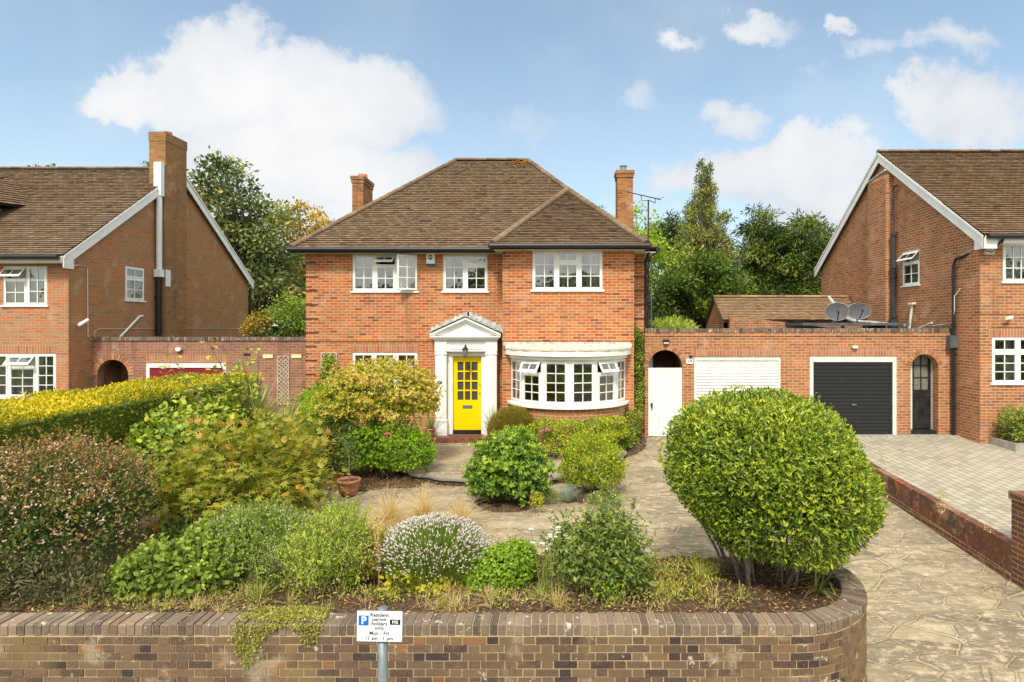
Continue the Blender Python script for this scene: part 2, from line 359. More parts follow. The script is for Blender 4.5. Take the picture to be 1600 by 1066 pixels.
L('creep', (.12, .16, .04), (.24, .28, .07), (.38, .38, .14))
L('tree_dark', (.02, .042, .015), (.05, .09, .03), (.10, .15, .05), (.19, .24, .11), (.26, .24, .10))
L('tree_yellow', (.08, .08, .02), (.20, .18, .03), (.40, .30, .04), (.52, .34, .04))
L('tree_bush', (.05, .10, .02), (.12, .21, .03), (.22, .33, .05), (.34, .42, .08))
L('tree_lime', (.10, .17, .02), (.20, .32, .03), (.32, .44, .05), (.42, .50, .08))
L('cypress', (.045, .07, .018), (.09, .13, .03), (.17, .22, .05), (.26, .24, .07))
L('domeyew', (.012, .03, .008), (.035, .075, .012), (.085, .15, .02), (.19, .26, .035))
L('conifer', (.010, .028, .008), (.032, .065, .014), (.08, .13, .022), (.16, .20, .035))
L('conifershrub', (.03, .07, .015), (.09, .15, .03), (.18, .24, .05), (.3, .34, .1))

# ------------------------------------------------------------------ mesh helpers
def finish_mesh(me, rnd=None, uv=True, smooth=False):
    n = len(me.polygons)
    if rnd is not None and n:
        a = me.attributes.new('rnd', 'FLOAT', 'FACE'); a.data.foreach_set('value', np.asarray(rnd, dtype=np.float32))
    if uv and n:
        nv = len(me.vertices); co_ = np.empty(nv * 3, np.float32); me.vertices.foreach_get('co', co_); co_ = co_.reshape(-1, 3)
        nl = len(me.loops); li = np.empty(nl, np.int32); me.loops.foreach_get('vertex_index', li)
        tot = np.empty(n, np.int32); me.polygons.foreach_get('loop_total', tot)
        nr = np.empty(n * 3, np.float32); me.polygons.foreach_get('normal', nr); nr = nr.reshape(-1, 3)
        N = np.repeat(nr, tot, axis=0); P = co_[li]
        flat = np.abs(N[:, 2]) > 0.97
        tl = np.sqrt(N[:, 0] ** 2 + N[:, 1] ** 2) + 1e-9
        T = np.stack([-N[:, 1] / tl, N[:, 0] / tl, 0 * tl], 1)
        sgn = np.where(np.abs(T[:, 0]) > np.abs(T[:, 1]), np.sign(T[:, 0]), np.sign(T[:, 1]))
        T = T * sgn[:, None]
        B = np.cross(N, T); B = B * np.sign(B[:, 2] + 1e-9)[:, None]
        U = (P * T).sum(1); V = (P * B).sum(1)
        U = np.where(flat, P[:, 0], U); V = np.where(flat, P[:, 1], V)
        lay = me.uv_layers.new(name='UVMap')
        lay.data.foreach_set('uv', np.stack([U, V], 1).astype(np.float32).ravel())
    if smooth and n: me.polygons.foreach_set('use_smooth', np.ones(n, bool))
    me.update()

WL = {}
def worldloc(o):
    return WL.get(o.name, Vector((0, 0, 0)))
def link(o, parent=None, loc=(0, 0, 0)):
    """the mesh is in world metres relative to loc; the object sits at loc (a part at its thing's base)"""
    COL.objects.link(o)
    if parent is not None:
        o.parent = parent
        WL[o.name] = worldloc(parent)
        o.location = (0, 0, 0)
    else:
        WL[o.name] = Vector(loc); o.location = loc
    return o
def tag(o, label=None, cat=None, group=None, kind=None):
    if label: o['label'] = label
    if cat: o['category'] = cat
    if group: o['group'] = group
    if kind: o['kind'] = kind
    return o
def thing(name, label, cat, loc, group=None):
    o = bpy.data.objects.new(name, None); o.empty_display_size = .2
    link(o, None, loc); tag(o, label, cat, group)
    return o

class MB:
    def __init__(s): s.v = []; s.f = []; s.c = []
    def add(s, verts, faces, c=.5):
        o = len(s.v); s.v += [tuple(p) for p in verts]
        for f in faces: s.f.append(tuple(i + o for i in f)); s.c.append(c)
    def poly(s, pts, c=.5): s.add(pts, [tuple(range(len(pts)))], c)
    def hexa(s, p, c=.5):   # 8 corners: bottom 0-3 ccw, top 4-7
        s.add(p, [(3, 2, 1, 0), (4, 5, 6, 7), (0, 1, 5, 4), (1, 2, 6, 5), (2, 3, 7, 6), (3, 0, 4, 7)], c)
    def box(s, x0, x1, y0, y1, z0, z1, c=.5):
        s.hexa([(x0, y0, z0), (x1, y0, z0), (x1, y1, z0), (x0, y1, z0), (x0, y0, z1), (x1, y0, z1), (x1, y1, z1), (x0, y1, z1)], c)
    def tube(s, pts, r, n=8, c=.5, cap=True):
        pts = [Vector(p) for p in pts]
        if not isinstance(r, (list, tuple)): r = [r] * len(pts)
        o = len(s.v)
        for i, p in enumerate(pts):
            d = (pts[min(i + 1, len(pts) - 1)] - pts[max(i - 1, 0)])
            if d.length < 1e-9: d = Vector((0, 0, 1))
            d.normalize()
            a = Vector((0, 0, 1)) if abs(d.z) < .9 else Vector((1, 0, 0))
            e1 = d.cross(a).normalized(); e2 = d.cross(e1)
            for k in range(n):
                th = 2 * math.pi * k / n
                s.v.append(tuple(p + (e1 * math.cos(th) + e2 * math.sin(th)) * r[i]))
        for i in range(len(pts) - 1):
            for k in range(n):
                a = o + i * n + k; b = o + i * n + (k + 1) % n
                s.f.append((a, b, b + n, a + n)); s.c.append(c)
        if cap:
            s.f.append(tuple(o + k for k in range(n))[::-1]); s.c.append(c)
            s.f.append(tuple(o + (len(pts) - 1) * n + k for k in range(n))); s.c.append(c)
    def lathe(s, prof, c0, n=20, c=.5):
        o = len(s.v)
        for (r, z) in prof:
            for k in range(n):
                th = 2 * math.pi * k / n
                s.v.append((c0[0] + r * math.cos(th), c0[1] + r * math.sin(th), c0[2] + z))
        for i in range(len(prof) - 1):
            for k in range(n):
                a = o + i * n + k; b = o + i * n + (k + 1) % n
                s.f.append((a, b, b + n, a + n)); s.c.append(c)
    def build(s, name, mat, parent=None, loc=(0, 0, 0), smooth=False, label=None, kind=None, uv=True):
        base = worldloc(parent) if parent is not None else Vector(loc)
        me = bpy.data.meshes.new(name)
        arr = np.array(s.v, dtype=np.float64).reshape(-1, 3) - np.array(base)
        me.from_pydata(arr.tolist(), [], s.f)
        me.materials.append(mat)
        finish_mesh(me, s.c, uv, smooth)
        o = bpy.data.objects.new(name, me); link(o, parent, loc)
        if label: o['label'] = label
        if kind: o['kind'] = kind
        return o

def V3(*a): return Vector(a)
Z3 = Vector((0, 0, 1))

def wall(mb, o, ux, n, outer, holes=(), thick=.28, c=.5, back=True):
    """flat wall: outline and openings as 2D (along ux, up), extruded backwards by thick"""
    o = Vector(o); ux = Vector(ux); n = Vector(n)
    loops = [list(outer)] + [list(h) for h in holes]
    tris = tessellate_polygon([[Vector((a, b, 0)) for a, b in lp] for lp in loops])
    pts = [p for lp in loops for p in lp]
    for off, flip in ((0.0, False), (thick, True)):
        if off and not back: continue
        vs = [o + ux * a + Z3 * b - n * off for a, b in pts]
        fs = []
        for tr in tris:
            a, b, cc = [vs[i] for i in tr]
            good = (b - a).cross(cc - a).dot(n) > 0
            if flip: good = not good
            fs.append(tuple(tr) if good else tuple(tr)[::-1])
        mb.add(vs, fs, c)
    for lp in loops:
        k = len(lp)
        for i in range(k):
            a, b = lp[i], lp[(i + 1) % k]
            q = [o + ux * a[0] + Z3 * a[1], o + ux * b[0] + Z3 * b[1]]
            mb.poly([q[0], q[1], q[1] - n * thick, q[0] - n * thick], c)
def rect(a0, a1, b0, b1): return [(a0, b0), (a1, b0), (a1, b1), (a0, b1)]
def arch(a0, a1, b0, btop, n=14):
    r = (a1 - a0) / 2; cx = (a0 + a1) / 2; sp = btop - r
    return [(a0, b0), (a1, b0)] + [(cx + r * math.cos(math.pi * k / n), sp + r * math.sin(math.pi * k / n)) for k in range(n + 1)]

def clip_extent(poly, v):
    xs = []
    k = len(poly)
    for i in range(k):
        (a, b), (c, d) = poly[i], poly[(i + 1) % k]
        if (b - v) * (d - v) <= 0 and abs(b - d) > 1e-9:
            xs.append(a + (c - a) * (v - b) / (d - b))
        elif abs(b - v) < 1e-9: xs.append(a)
    return (min(xs), max(xs)) if xs else None

def tile_roof(mb, pts, gauge=.12, tw=.165, seed=1, slab=None):
    """plain tiles laid course by course over a sloping polygon whose first two corners are the eaves"""
    rg = random.Random(seed)
    P = [Vector(p) for p in pts]
    e = (P[1] - P[0]).normalized()
    nn = Vector((0, 0, 0))
    for i in range(1, len(P) - 1): nn += (P[i] - P[0]).cross(P[i + 1] - P[0])
    nn.normalize()
    if nn.z < 0: nn = -nn
    up = nn.cross(e)
    if up.z < 0: up = -up
    q = [((p - P[0]).dot(e), (p - P[0]).dot(up)) for p in P]
    vmax = max(b for a, b in q)
    rows = int(vmax / gauge) + 1
    def W3(u, v, h): return P[0] + e * u + up * v + nn * h
    for k in range(rows):
        v0 = k * gauge; v1 = min(v0 + gauge, vmax - 1e-4)
        if v1 - v0 < .01: continue
        E0 = clip_extent(q, v0 + 1e-5); E1 = clip_extent(q, v1 - 1e-5)
        if not E0 or not E1: continue
        lo = min(E0[0], E1[0]); hi = max(E0[1], E1[1])
        off = (k % 2) * tw / 2 + rg.uniform(-.012, .012)
        i0 = int(math.floor((lo - off) / tw)); i1 = int(math.ceil((hi - off) / tw))
        rowtone = rg.gauss(0, .05)
        for i in range(i0, i1 + 1):
            ua = i * tw + off + .003; ub = ua + tw - .006
            a0 = max(ua, E0[0]); b0 = min(ub, E0[1]); a1 = max(ua, E1[0]); b1 = min(ub, E1[1])
            if b0 - a0 < .004 and b1 - a1 < .004: continue
            if b0 < a0: a0 = b0 = (a0 + b0) / 2
            if b1 < a1: a1 = b1 = (a1 + b1) / 2
            h = .032 + rg.uniform(0, .008); tl = rg.uniform(-.004, .006); dv = rg.uniform(-.005, .003)
            if rg.random() < .012: dv -= rg.uniform(.015, .04); h += .012
            cc = min(1, max(0, .5 + rowtone + rg.gauss(0, .13)))
            mb.poly([W3(a0, v0 + dv, h), W3(b0, v0 + dv, h + tl), W3(b1, v1 + .01, .006), W3(a1, v1 + .01, .006)], cc)
            mb.poly([W3(a0, v0 + dv, 0), W3(b0, v0 + dv, 0), W3(b0, v0 + dv, h + tl), W3(a0, v0 + dv, h)], cc * .15)  # lower edge of the tile: shade between courses put into the colour
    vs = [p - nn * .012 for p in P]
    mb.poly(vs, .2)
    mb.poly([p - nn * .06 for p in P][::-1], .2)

def caps(mb, a, b, r=.09, seg=.32, seed=3, lift=.02):
    rg = random.Random(seed); a = Vector(a); b = Vector(b); L_ = (b - a).length; d = (b - a) / L_
    side = d.cross(Z3).normalized(); up = side.cross(d)
    n = max(1, int(L_ / seg)); sg = L_ / n
    for i in range(n):
        p0 = a + d * (i * sg); p1 = a + d * ((i + 1) * sg + .02)
        c = min(1, max(0, rg.gauss(.5, .22))); o = len(mb.v)
        for (p, rr) in ((p0, r * 1.06), (p1, r * .95)):
            for k in range(7):
                th = math.pi * (k / 6) * 1.1 - .05 * math.pi
                mb.v.append(tuple(p + side * math.cos(th) * rr + up * (math.sin(th) * rr * .8 + lift - .03)))
        for k in range(6): mb.f.append((o + k, o + k + 1, o + 8 + k, o + 7 + k)); mb.c.append(c)
        mb.f.append(tuple(o + k for k in range(7))); mb.c.append(c)

# ------------------------------------------------------------------ windows
class Fr:
    """local frame of an opening: u along, v up, d outwards; optional hinge rotation"""
    def __init__(s, o, ux, n, hinge=None):
        s.o = Vector(o); s.ux = Vector(ux); s.n = Vector(n); s.h = hinge
    def p(s, u, v, d):
        if s.h:
            kind, c, ang = s.h
            if kind == 'top':
                dv, dd = v - c, d
                v = c + dv * math.cos(ang) - dd * math.sin(ang); d = -dv * math.sin(ang) + dd * math.cos(ang)
            elif kind == 'right':
                du = u - c; u = c + du * math.cos(ang) + d * math.sin(ang); d = -du * math.sin(ang) + d * math.cos(ang)
            elif kind == 'left':
                du = u - c; u = c + du * math.cos(ang) - d * math.sin(ang); d = du * math.sin(ang) + d * math.cos(ang)
        return s.o + s.ux * u + Z3 * v + s.n * d
    def box(s, mb, u0, u1, v0, v1, d0, d1, c=.5):
        mb.hexa([s.p(u0, v0, d1), s.p(u1, v0, d1), s.p(u1, v0, d0), s.p(u0, v0, d0), s.p(u0, v1, d1), s.p(u1, v1, d1), s.p(u1, v1, d0), s.p(u0, v1, d0)], c)
    def ring(s, mb, u0, u1, v0, v1, w, d0, d1):
        s.box(mb, u0, u1, v0, v0 + w, d0, d1); s.box(mb, u0, u1, v1 - w, v1, d0, d1)
        s.box(mb, u0, u0 + w, v0 + w, v1 - w, d0, d1); s.box(mb, u1 - w, u1, v0 + w, v1 - w, d0, d1)

def window(parent, o, ux, n, w, h, lights, sill=True, curtains=(), mat='white', curt='curtain', name='window', fw=.028, sw=.042, label=None, top=None, leaded=False):
    fr = Fr(o, ux, n); m = MB()
    fr.ring(m, 0, w, 0, h, .03, -.09, .004)
    for (u0, u1, v0, v1, *_) in lights: fr.ring(m, u0, u1, v0, v1, fw, -.085, .012)
    wn = m.build(name, M[mat], parent, label=label)
    if sill:
        s = MB(); fr.box(s, -.05, w + .05, -.045, .0, -.08, .06); s.build('sill', M[mat], wn)
    for (u0, u1, v0, v1, cols, rows, *op) in lights:
        g = Fr(o, ux, n, None)
        if op and op[0]:
            k = op[0]; ang = R(op[1])
            g.h = (k, v1 - fw, ang) if k == 'top' else (k, (u1 - fw) if k == 'right' else (u0 + fw), ang)
        a0, a1, b0, b1 = u0 + fw, u1 - fw, v0 + fw, v1 - fw
        off = .03 if g.h else .0
        cm = MB(); g.ring(cm, a0, a1, b0, b1, sw, -.03 + off, .022 + off)
        i0, i1, j0, j1 = a0 + sw, a1 - sw, b0 + sw, b1 - sw
        for k in range(1, cols):
            x = i0 + (i1 - i0) * k / cols; g.box(cm, x - .011, x + .011, j0, j1, -.012 + off, .012 + off)
        for k in range(1, rows):
            z = j0 + (j1 - j0) * k / rows; g.box(cm, i0, i1, z - .011, z + .011, -.010 + off, .010 + off)
        cm.build('casement', M[mat], wn)
        pm = MB(); pm.poly([g.p(i0, j0, 0 + off), g.p(i1, j0, 0 + off), g.p(i1, j1, 0 + off), g.p(i0, j1, 0 + off)])
        pm.build('pane', M['glass'], wn)
    for (u0, u1, mt) in curtains:
        cm = MB(); N = max(8, int((u1 - u0) / .025)); pr = None
        for k in range(N + 1):
            uu = u0 + (u1 - u0) * k / N; d = -.17 + .022 * math.sin(k * 1.35) + .008 * math.sin(k * .37)
            q = (fr.p(uu, .02, d), fr.p(uu, h - .02, d))
            if pr: cm.poly([pr[0], q[0], q[1], pr[1]])
            pr = q
        cm.build('curtain', M[mt], wn, smooth=True)
    return wn

def text(parent, body, loc, size, mat, rot=(R(90), 0, 0), bold=0.0, name='lettering', align='CENTER', ext=.001, loose=1.0):
    cu = bpy.data.curves.new(name, 'FONT'); cu.body = body; cu.size = size; cu.align_x = align; cu.align_y = 'CENTER'
    cu.offset = bold; cu.extrude = ext; cu.space_character = loose; cu.materials.append(mat)
    o = bpy.data.objects.new(name, cu); COL.objects.link(o)
    o.parent = parent; WL[o.name] = worldloc(parent)
    o.location = Vector(loc) - worldloc(parent); o.rotation_euler = rot
    return o

FN = (0, -1, 0); FX = (1, 0, 0)     # facing the street
def fx(px, Y): return (px - PX) / F * Y
def fz(py, Y): return HC - (py - PY) / F * Y

# ================================================================== GROUND
def sst(x, a, b):
    k = np.clip((x - a) / (b - a), 0, 1); return k * k * (3 - 2 * k)
def Gh(Y): return np.interp(Y, [5.3, 7.0, 8.2, 9.5, 11, 13, 15.6], [.20, .14, .06, .0, -.03, -.02, .12])
def Dh(Y): return np.interp(Y, [2, 5.5, 8.26, 12.3, 14.0, 15.6], [-.74, -.68, -.50, -.33, -.05, .20])
def paving_h(X, Y):
    X = np.asarray(X, float); Y = np.asarray(Y, float)
    w = np.where(Y > 7.3, sst(X, 2.0, 3.7), (X > 2.5).astype(float)); w = np.where(Y < 5.5, 1.0, w)
    return Gh(Y) * (1 - w) + Dh(Y) * w
def bed(X, Y):
    d = np.hypot(X - 2.25, Y - 6.49)
    wob = .18 * np.sin(X * 2.3 + 1) + .1 * np.sin(X * 5.1)
    a = (Y < 7.45 + wob) & ((X < 2.25) | (d < .98)) & (Y > 5.5)
    a |= (d < .97) & (Y > 5.5)
    b = X < -4.45 + .2 * np.sin(Y * 2)
    c = (X < -2.75 + .1 * np.sin(Y * 5)) & (Y > 11.25 + wob)
    e = (np.hypot(X - .36, Y - 15.29) < 2.05) & (Y > 12.9)
    f = (np.hypot(X + .82, Y - 10.35) < .55) | (np.hypot(X - .65, (Y - 10.8)) < .48)
    return a | b | c | e | f
def soil_top(X, Y):
    front = sst(Y, 8.2, 5.7)
    r = Gh(Y) + .035 + .0 * X
    return np.where(Y < 8.2, r * (1 - front) + .325 * front, r)
def grid(name, xs, ys, zf, mat, kind='structure'):
    X, Y = np.meshgrid(xs, ys); Zz = zf(X, Y); nx, ny = len(xs), len(ys)
    v = np.stack([X.ravel(), Y.ravel(), Zz.ravel()], 1)
    i = np.arange(nx * ny).reshape(ny, nx)
    f = np.stack([i[:-1, :-1], i[:-1, 1:], i[1:, 1:], i[1:, :-1]], -1).reshape(-1, 4)
    me = bpy.data.meshes.new(name); me.from_pydata(v.tolist(), [], f.tolist()); me.materials.append(mat)
    finish_mesh(me, None, True, True)
    o = bpy.data.objects.new(name, me); link(o); o['kind'] = kind
    return o
rs = np.random.RandomState(5)
grid('ground', np.linspace(-400, 400, 41), np.linspace(-300, 500, 41), lambda X, Y: 0 * X - .86, M['grassg'])
grid('road', np.linspace(-60, 60, 61), np.linspace(-5.5, 1.6, 5), lambda X, Y: 0 * X - .84, M['asphalt'])
grid('pavement', np.linspace(-60, 60, 61), np.linspace(1.75, 5.45, 5), lambda X, Y: 0 * X - .745, M['slab'])
kb = MB(); kb.box(-60, 60, 1.6, 1.75, -.86, -.735); kb.build('kerb', M['concrete'], None, kind='structure')
grid('garden_paving', np.arange(-4.6, 7.0, .1), np.arange(5.56, 15.7, .1), lambda X, Y: np.where(bed(X, Y), paving_h(X, Y) - .06, paving_h(X, Y)), M['crazy'])
grid('driveway', np.arange(2.5, 12, .25), np.arange(1.8, 5.7, .15), lambda X, Y: np.interp(Y, [1.8, 5.5], [-.735, -.676]) + 0 * X, M['crazy'])
def soilz(X, Y):
    b = bed(X, Y); n = .02 * np.sin(X * 7.1 + Y * 3) + .015 * np.sin(Y * 9.7 - X * 4) + rs.uniform(-.012, .012, X.shape)
    return np.where(b, soil_top(X, Y) + n, paving_h(X, Y) - .10)
grid('planting_bed', np.arange(-16, 3.35, .08), np.arange(5.56, 15.6, .08), soilz, M['soil'])
grid('rear_ground', np.linspace(-150, 150, 61), np.linspace(15.66, 300, 61), lambda X, Y: .06 + np.clip((Y - 40) * .08, 0, 6) + 0 * X, M['grassg'])
bpv = grid('block_paving', np.linspace(6.64, 30, 30), np.linspace(7.6, 15.6, 30), lambda X, Y: np.interp(Y, [2, 8.3, 12.3, 15.6], [-.25, -.02, .07, .20]) + 0 * X, M['block'])
for v_ in bpv.data.vertices: v_.co.x += (v_.co.y - 8.24) * .062 * max(0, 1 - (v_.co.x - 6.64) / 6)
bd = MB()   # border course of the block paving along the building
for k in range(26):
    x0 = 6.95 + k * .2
    if x0 < 10.6: bd.box(x0, x0 + .19, 15.22, 15.44, .15, .215, random.random())
for k in range(0): bd.box(10.3 + k * .2 + .0, 10.49 + k * .2, 14.2, 14.4, .13, .2, random.random())
bd.build('paving_border', M['concrete'], None, kind='structure')

# raised terrace in front of the door
m = MB(); cx, cy, rr = -1.2, 14.2, 2.9; n = 60
ring = []
for k in range(n + 1):
    th = R(160 + (395 - 160) * k / n)
    w = rr + .035 * math.sin(k * 1.7) + .02 * math.sin(k * 4.1)
    ring.append((cx + w * math.cos(th), min(cy + w * math.sin(th), 15.5)))
ring += [(1.5, 15.5), (-3.9, 15.5)]
tz = .11
m.poly([(x, y, tz) for x, y in ring])
for i in range(len(ring)):
    a = ring[i]; b = ring[(i + 1) % len(ring)]; 
m.build('door_terrace', M['crazy'], None, kind='structure')
m = MB()
for i in range(n):
    a = ring[i]; b = ring[i + 1]; q = [(a[0] * 1.0, a[1] - .02), (b[0], b[1] - .02)]; m.poly([(a[0], a[1], -.2), (b[0], b[1], -.2), (b[0], b[1], tz - .035), (a[0], a[1], tz - .035)])
m.build('terrace_riser', M['stone_and_shade'], None, kind='structure')
m = MB()
for i in range(n):
    a = ring[i]; b = ring[i + 1]; o_ = lambda p, k: (cx + (p[0] - cx) * k, cy + (p[1] - cy) * k)
    a2, b2 = o_(a, 1.012), o_(b, 1.012); m.poly([(*a2, tz - .035), (*b2, tz - .035), (*b2, tz + .003), (*a2, tz + .003)]); m.poly([(*a2, tz + .003), (*b2, tz + .003), (*o_(b, .98), tz + .003), (*o_(a, .98), tz + .003)])
m.build('terrace_edge', M['slab'], None, kind='structure')

# ================================================================== STREET WALL with real bricks
CX, CY, RO = 2.25, 6.49, 1.10; XS = -9.0
S_STR = CX - XS; A0, A1 = -90.0, 70.0
S_TOT = S_STR + RO * R(A1 - A0)
def wp(s, d):
    """point on the wall plan: s metres along the outer face, d metres inwards"""
    if s <= S_STR: return (XS + s, CY - RO + d)
    th = R(A0) + (s - S_STR) / RO
    return (CX + (RO - d) * math.cos(th), CY + (RO - d) * math.sin(th))
def wbox(mb, s0, s1, d0, d1, z0, z1, c, jig=(0, 0, 0)):
    p = [wp(s0, d0), wp(s1, d0), wp(s1, d1), wp(s0, d1)]
    mb.hexa([(x, y, z0) for x, y in p] + [(x, y, z1) for x, y in p], c)
gw = thing('street_wall', 'dark weathered brick retaining wall along the pavement, curving round the big ball bush', 'wall', (0, 5.39, -.8))
rg = random.Random(11)
mo = MB(); s = 0
while s < S_TOT - .01:
    e = min(s + .12, S_TOT); wbox(mo, s, e, .006, .222, -.85, .262, .5)
    # the cap's joints lie just under its bricks
    wbox(mo, s, e, .008, .226, .262, .360, .5); s = e
mo.build('mortar', M['mortar'], gw)
br = MB(); z = .262 - .075; row = 0
while z > -.86:
    s = -(row % 2) * .169 - rg.uniform(0, .02); k = 0
    while s < S_TOT:
        head = (k % 2 == 1) or s > S_STR + .1
        w = .1025 if head else .215
        if s > S_STR + .1: w = .105
        if s + w > 0:
            a, b = max(s, 0), min(s + w, S_TOT)
            if b - a > .02:
                dz = rg.uniform(-.0015, .0015); dd = rg.uniform(-.004, .002)
                c = min(1, max(0, rg.gauss(.42, .24))); c = c + .15 if s > S_STR + .6 else c
                wbox(br, a, b, dd, .05, z + dz + .001, z + .064 + dz, min(c, 1))
                wbox(br, a, b, .19, .2285, z + dz + .001, z + .065 + dz, min(c, 1)) if s > S_STR - .5 else None
        s += w + .0112; k += 1
    z -= .075; row += 1
br.build('brickwork', M['wallbrick'], gw)
cp = MB(); s = 0
while s < S_TOT - .03:
    w = .066 + rg.uniform(-.002, .002)
    c = min(1, max(0, rg.gauss(.5, .22)))
    if s > S_STR + .15 and s < S_STR + 1.2: c = rg.uniform(.2, 1)
    dz = rg.uniform(-.005, .005); tl = rg.uniform(-.006, .006); d0 = rg.uniform(-.006, .004)
    p = [wp(s, d0), wp(s + w, d0), wp(s + w, .232), wp(s, .232)]
    zb = .274; zt = .374 + dz
    q0 = [wp(s, d0 + .012), wp(s + w, d0 + .012), wp(s + w, .222), wp(s, .222)]
    o = len(cp.v)
    cp.v += [(x, y, zb) for x, y in p] + [(x, y, zt - .012 + tl * (i in (1, 2))) for i, (x, y) in enumerate(p)] + [(x, y, zt + tl * (i in (1, 2))) for i, (x, y) in enumerate(q0)]
    for f in [(0, 1, 5, 4), (1, 2, 6, 5), (2, 3, 7, 6), (3, 0, 4, 7), (4, 5, 9, 8), (5, 6, 10, 9), (6, 7, 11, 10), (7, 4, 8, 11), (8, 9, 10, 11)]:
        cp.f.append(tuple(o + i for i in f)); cp.c.append(c)
    s += w + .0125
cp.build('coping', M['coping'], gw)

# ================================================================== HOUSE IN THE MIDDLE
Y0, YP = 15.6, 14.9       # main front and the projecting wing
HX0, HX1, PX0, PX1 = -6.69, 2.42, -1.33, 2.05
ZE, ZB = 5.12, -.1
house = thing('brick_house', 'orange brick detached house with hipped tiled roof, bow window and yellow front door', 'house', (-2, Y0, 0))
def F0(px, py): return (fx(px, Y0), fz(py, Y0))
w1 = (-5.43, -3.69, 4.05, 5.04); w2 = (-2.99, -1.80, 4.05, 5.04); wg = (-5.43, -3.69, 1.35, 2.39); dr = (-2.80, -1.86, .10, 2.36)
w3 = (-.56, 1.24, 4.04, 5.05)
m = MB()
wall(m, (0, Y0, 0), FX, FN, rect(HX0, HX1, ZB, ZE), [rect(*w1), rect(*w2), rect(*wg), rect(*dr)])
wall(m, (0, YP, 0), FX, FN, rect(PX0, PX1, ZB, ZE), [rect(*w3), rect(-1.12, 1.84, .9, 2.3)], .25)
wall(m, (PX0, 0, 0), (0, 1, 0), (-1, 0, 0), rect(YP + .001, Y0 - .001, ZB, ZE), [], .25)
wall(m, (PX1, 0, 0), (0, 1, 0), (1, 0, 0), rect(YP + .001, Y0 - .001, ZB, ZE), [], .25)
wall(m, (HX0, 0, 0), (0, 1, 0), (-1, 0, 0), rect(Y0 + .001, 24.6, ZB, ZE), [], .28)
wall(m, (HX1, 0, 0), (0, 1, 0), (1, 0, 0), rect(Y0 + .001, 24.6, ZB, ZE), [], .28)
wall(m, (0, 24.6, 0), FX, (0, 1, 0), rect(HX0, HX1, ZB, ZE), [], .28)
# string course, then dark strips painting the shade lines on the corners
m.box(HX0 - .01, PX0, Y0 - .02, Y0, 2.70, 2.79); m.box(PX0 - .01, PX1 + .01, YP - .02, YP, 2.72, 2.80)
hw = m.build('wall', M['brick'], house)
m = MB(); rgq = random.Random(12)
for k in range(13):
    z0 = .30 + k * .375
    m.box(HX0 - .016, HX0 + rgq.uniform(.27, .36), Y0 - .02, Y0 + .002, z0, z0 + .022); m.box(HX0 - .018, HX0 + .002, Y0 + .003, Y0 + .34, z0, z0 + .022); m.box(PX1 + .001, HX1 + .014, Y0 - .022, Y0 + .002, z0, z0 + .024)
m.build('joint_shade_strip', M['stone_and_shade'], hw)  # dark strips stand in for the shade in the corner joints
m = MB(); m.box(wg[0] - .03, wg[1] + .03, Y0 - .006, Y0 + .05, wg[3] + .002, wg[3] + .235); m.build('lintel', M['brick_soldier'], hw)
# inside: ceiling, first floor, back partition
m = MB(); m.box(HX0 + .28, HX1 - .28, Y0 + .28, 24.3, 5.05, 5.1); m.box(HX0 + .28, HX1 - .28, Y0 + .28, 24.3, 2.55, 2.75)
m.box(PX0 + .25, PX1 - .25, YP + .25, Y0 + .0, 5.05, 5.1); m.box(PX0 + .25, PX1 - .25, YP + .25, Y0 + .0, 2.55, 2.75)
m.box(HX0 + .28, HX1 - .28, 19.0, 19.1, 0, 2.5); m.box(HX0 + .28, HX1 - .28, 18.6, 18.7, 2.76, 5.0)
m.box(-3.35, -3.25, Y0 + .28, 18.5, .1, 2.5); m.box(-1.5, -1.4, Y0 + .28, 18.5, 0.1, 2.5); m.box(HX0 + .28, HX1 - .28, Y0 + .28, 18.9, 0, .1)
m.build('interior', M['interior'], house)

EV = 5.17
A = (-6.95, 15.28, EV); B = (2.70, 15.28, EV); RL = (-3.42, 20.1, 8.82); RRr = (-.91, 20.1, 8.82); C_ = (2.70, 24.92, EV); D_ = (-6.95, 24.92, EV)
AP = (.42, 18.17, 7.36); pa = (-1.56, 14.58, EV); pb = (2.34, 14.58, EV)
m = MB()
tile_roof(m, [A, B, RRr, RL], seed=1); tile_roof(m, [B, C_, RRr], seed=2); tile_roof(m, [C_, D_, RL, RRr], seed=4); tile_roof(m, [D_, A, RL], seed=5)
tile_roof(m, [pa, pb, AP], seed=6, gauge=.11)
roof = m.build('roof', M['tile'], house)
m = MB()
pa2 = (-1.56, 15.30, EV + .01); pb2 = (2.34, 15.30, EV + .01)
tile_roof(m, [pb, pb2, AP], seed=7); tile_roof(m, [pa2, pa, AP], seed=8)
m.build('roof', M['tile'], house)
m = MB()
def up(p, d=.04): return (p[0], p[1], p[2] + d)
caps(m, up(A), up(RL)); caps(m, up(RL), up(RRr), seed=5); caps(m, up(AP), up(RRr), seed=6); caps(m, up(D_), up(RL)); caps(m, up(C_), up(RRr))
caps(m, up(pa), up(AP), r=.10, seed=8); caps(m, up(pb), up(AP), r=.10, seed=9)
m.build('ridge_tiles', M['hip'], roof)
m = MB(); rg = random.Random(4)
for k in range(60):
    uu = rg.random() ** .6; x = -.95 - rg.random() * .75 * uu; y = 20.02 - uu * .5 * rg.random(); z = EV + (y - 15.28) * 3.65 / 4.82 + .05
    r = rg.uniform(.015, .05); m.lathe([(r, 0), (r * .7, .012), (0.001, .016)], (x, y, z), 6)
m.build('lichen', M['lichen'], roof)
M['moss'] = plain('roof_moss', (.20, .17, .055), .95, .35, 20)
m = MB(); rg = random.Random(44)
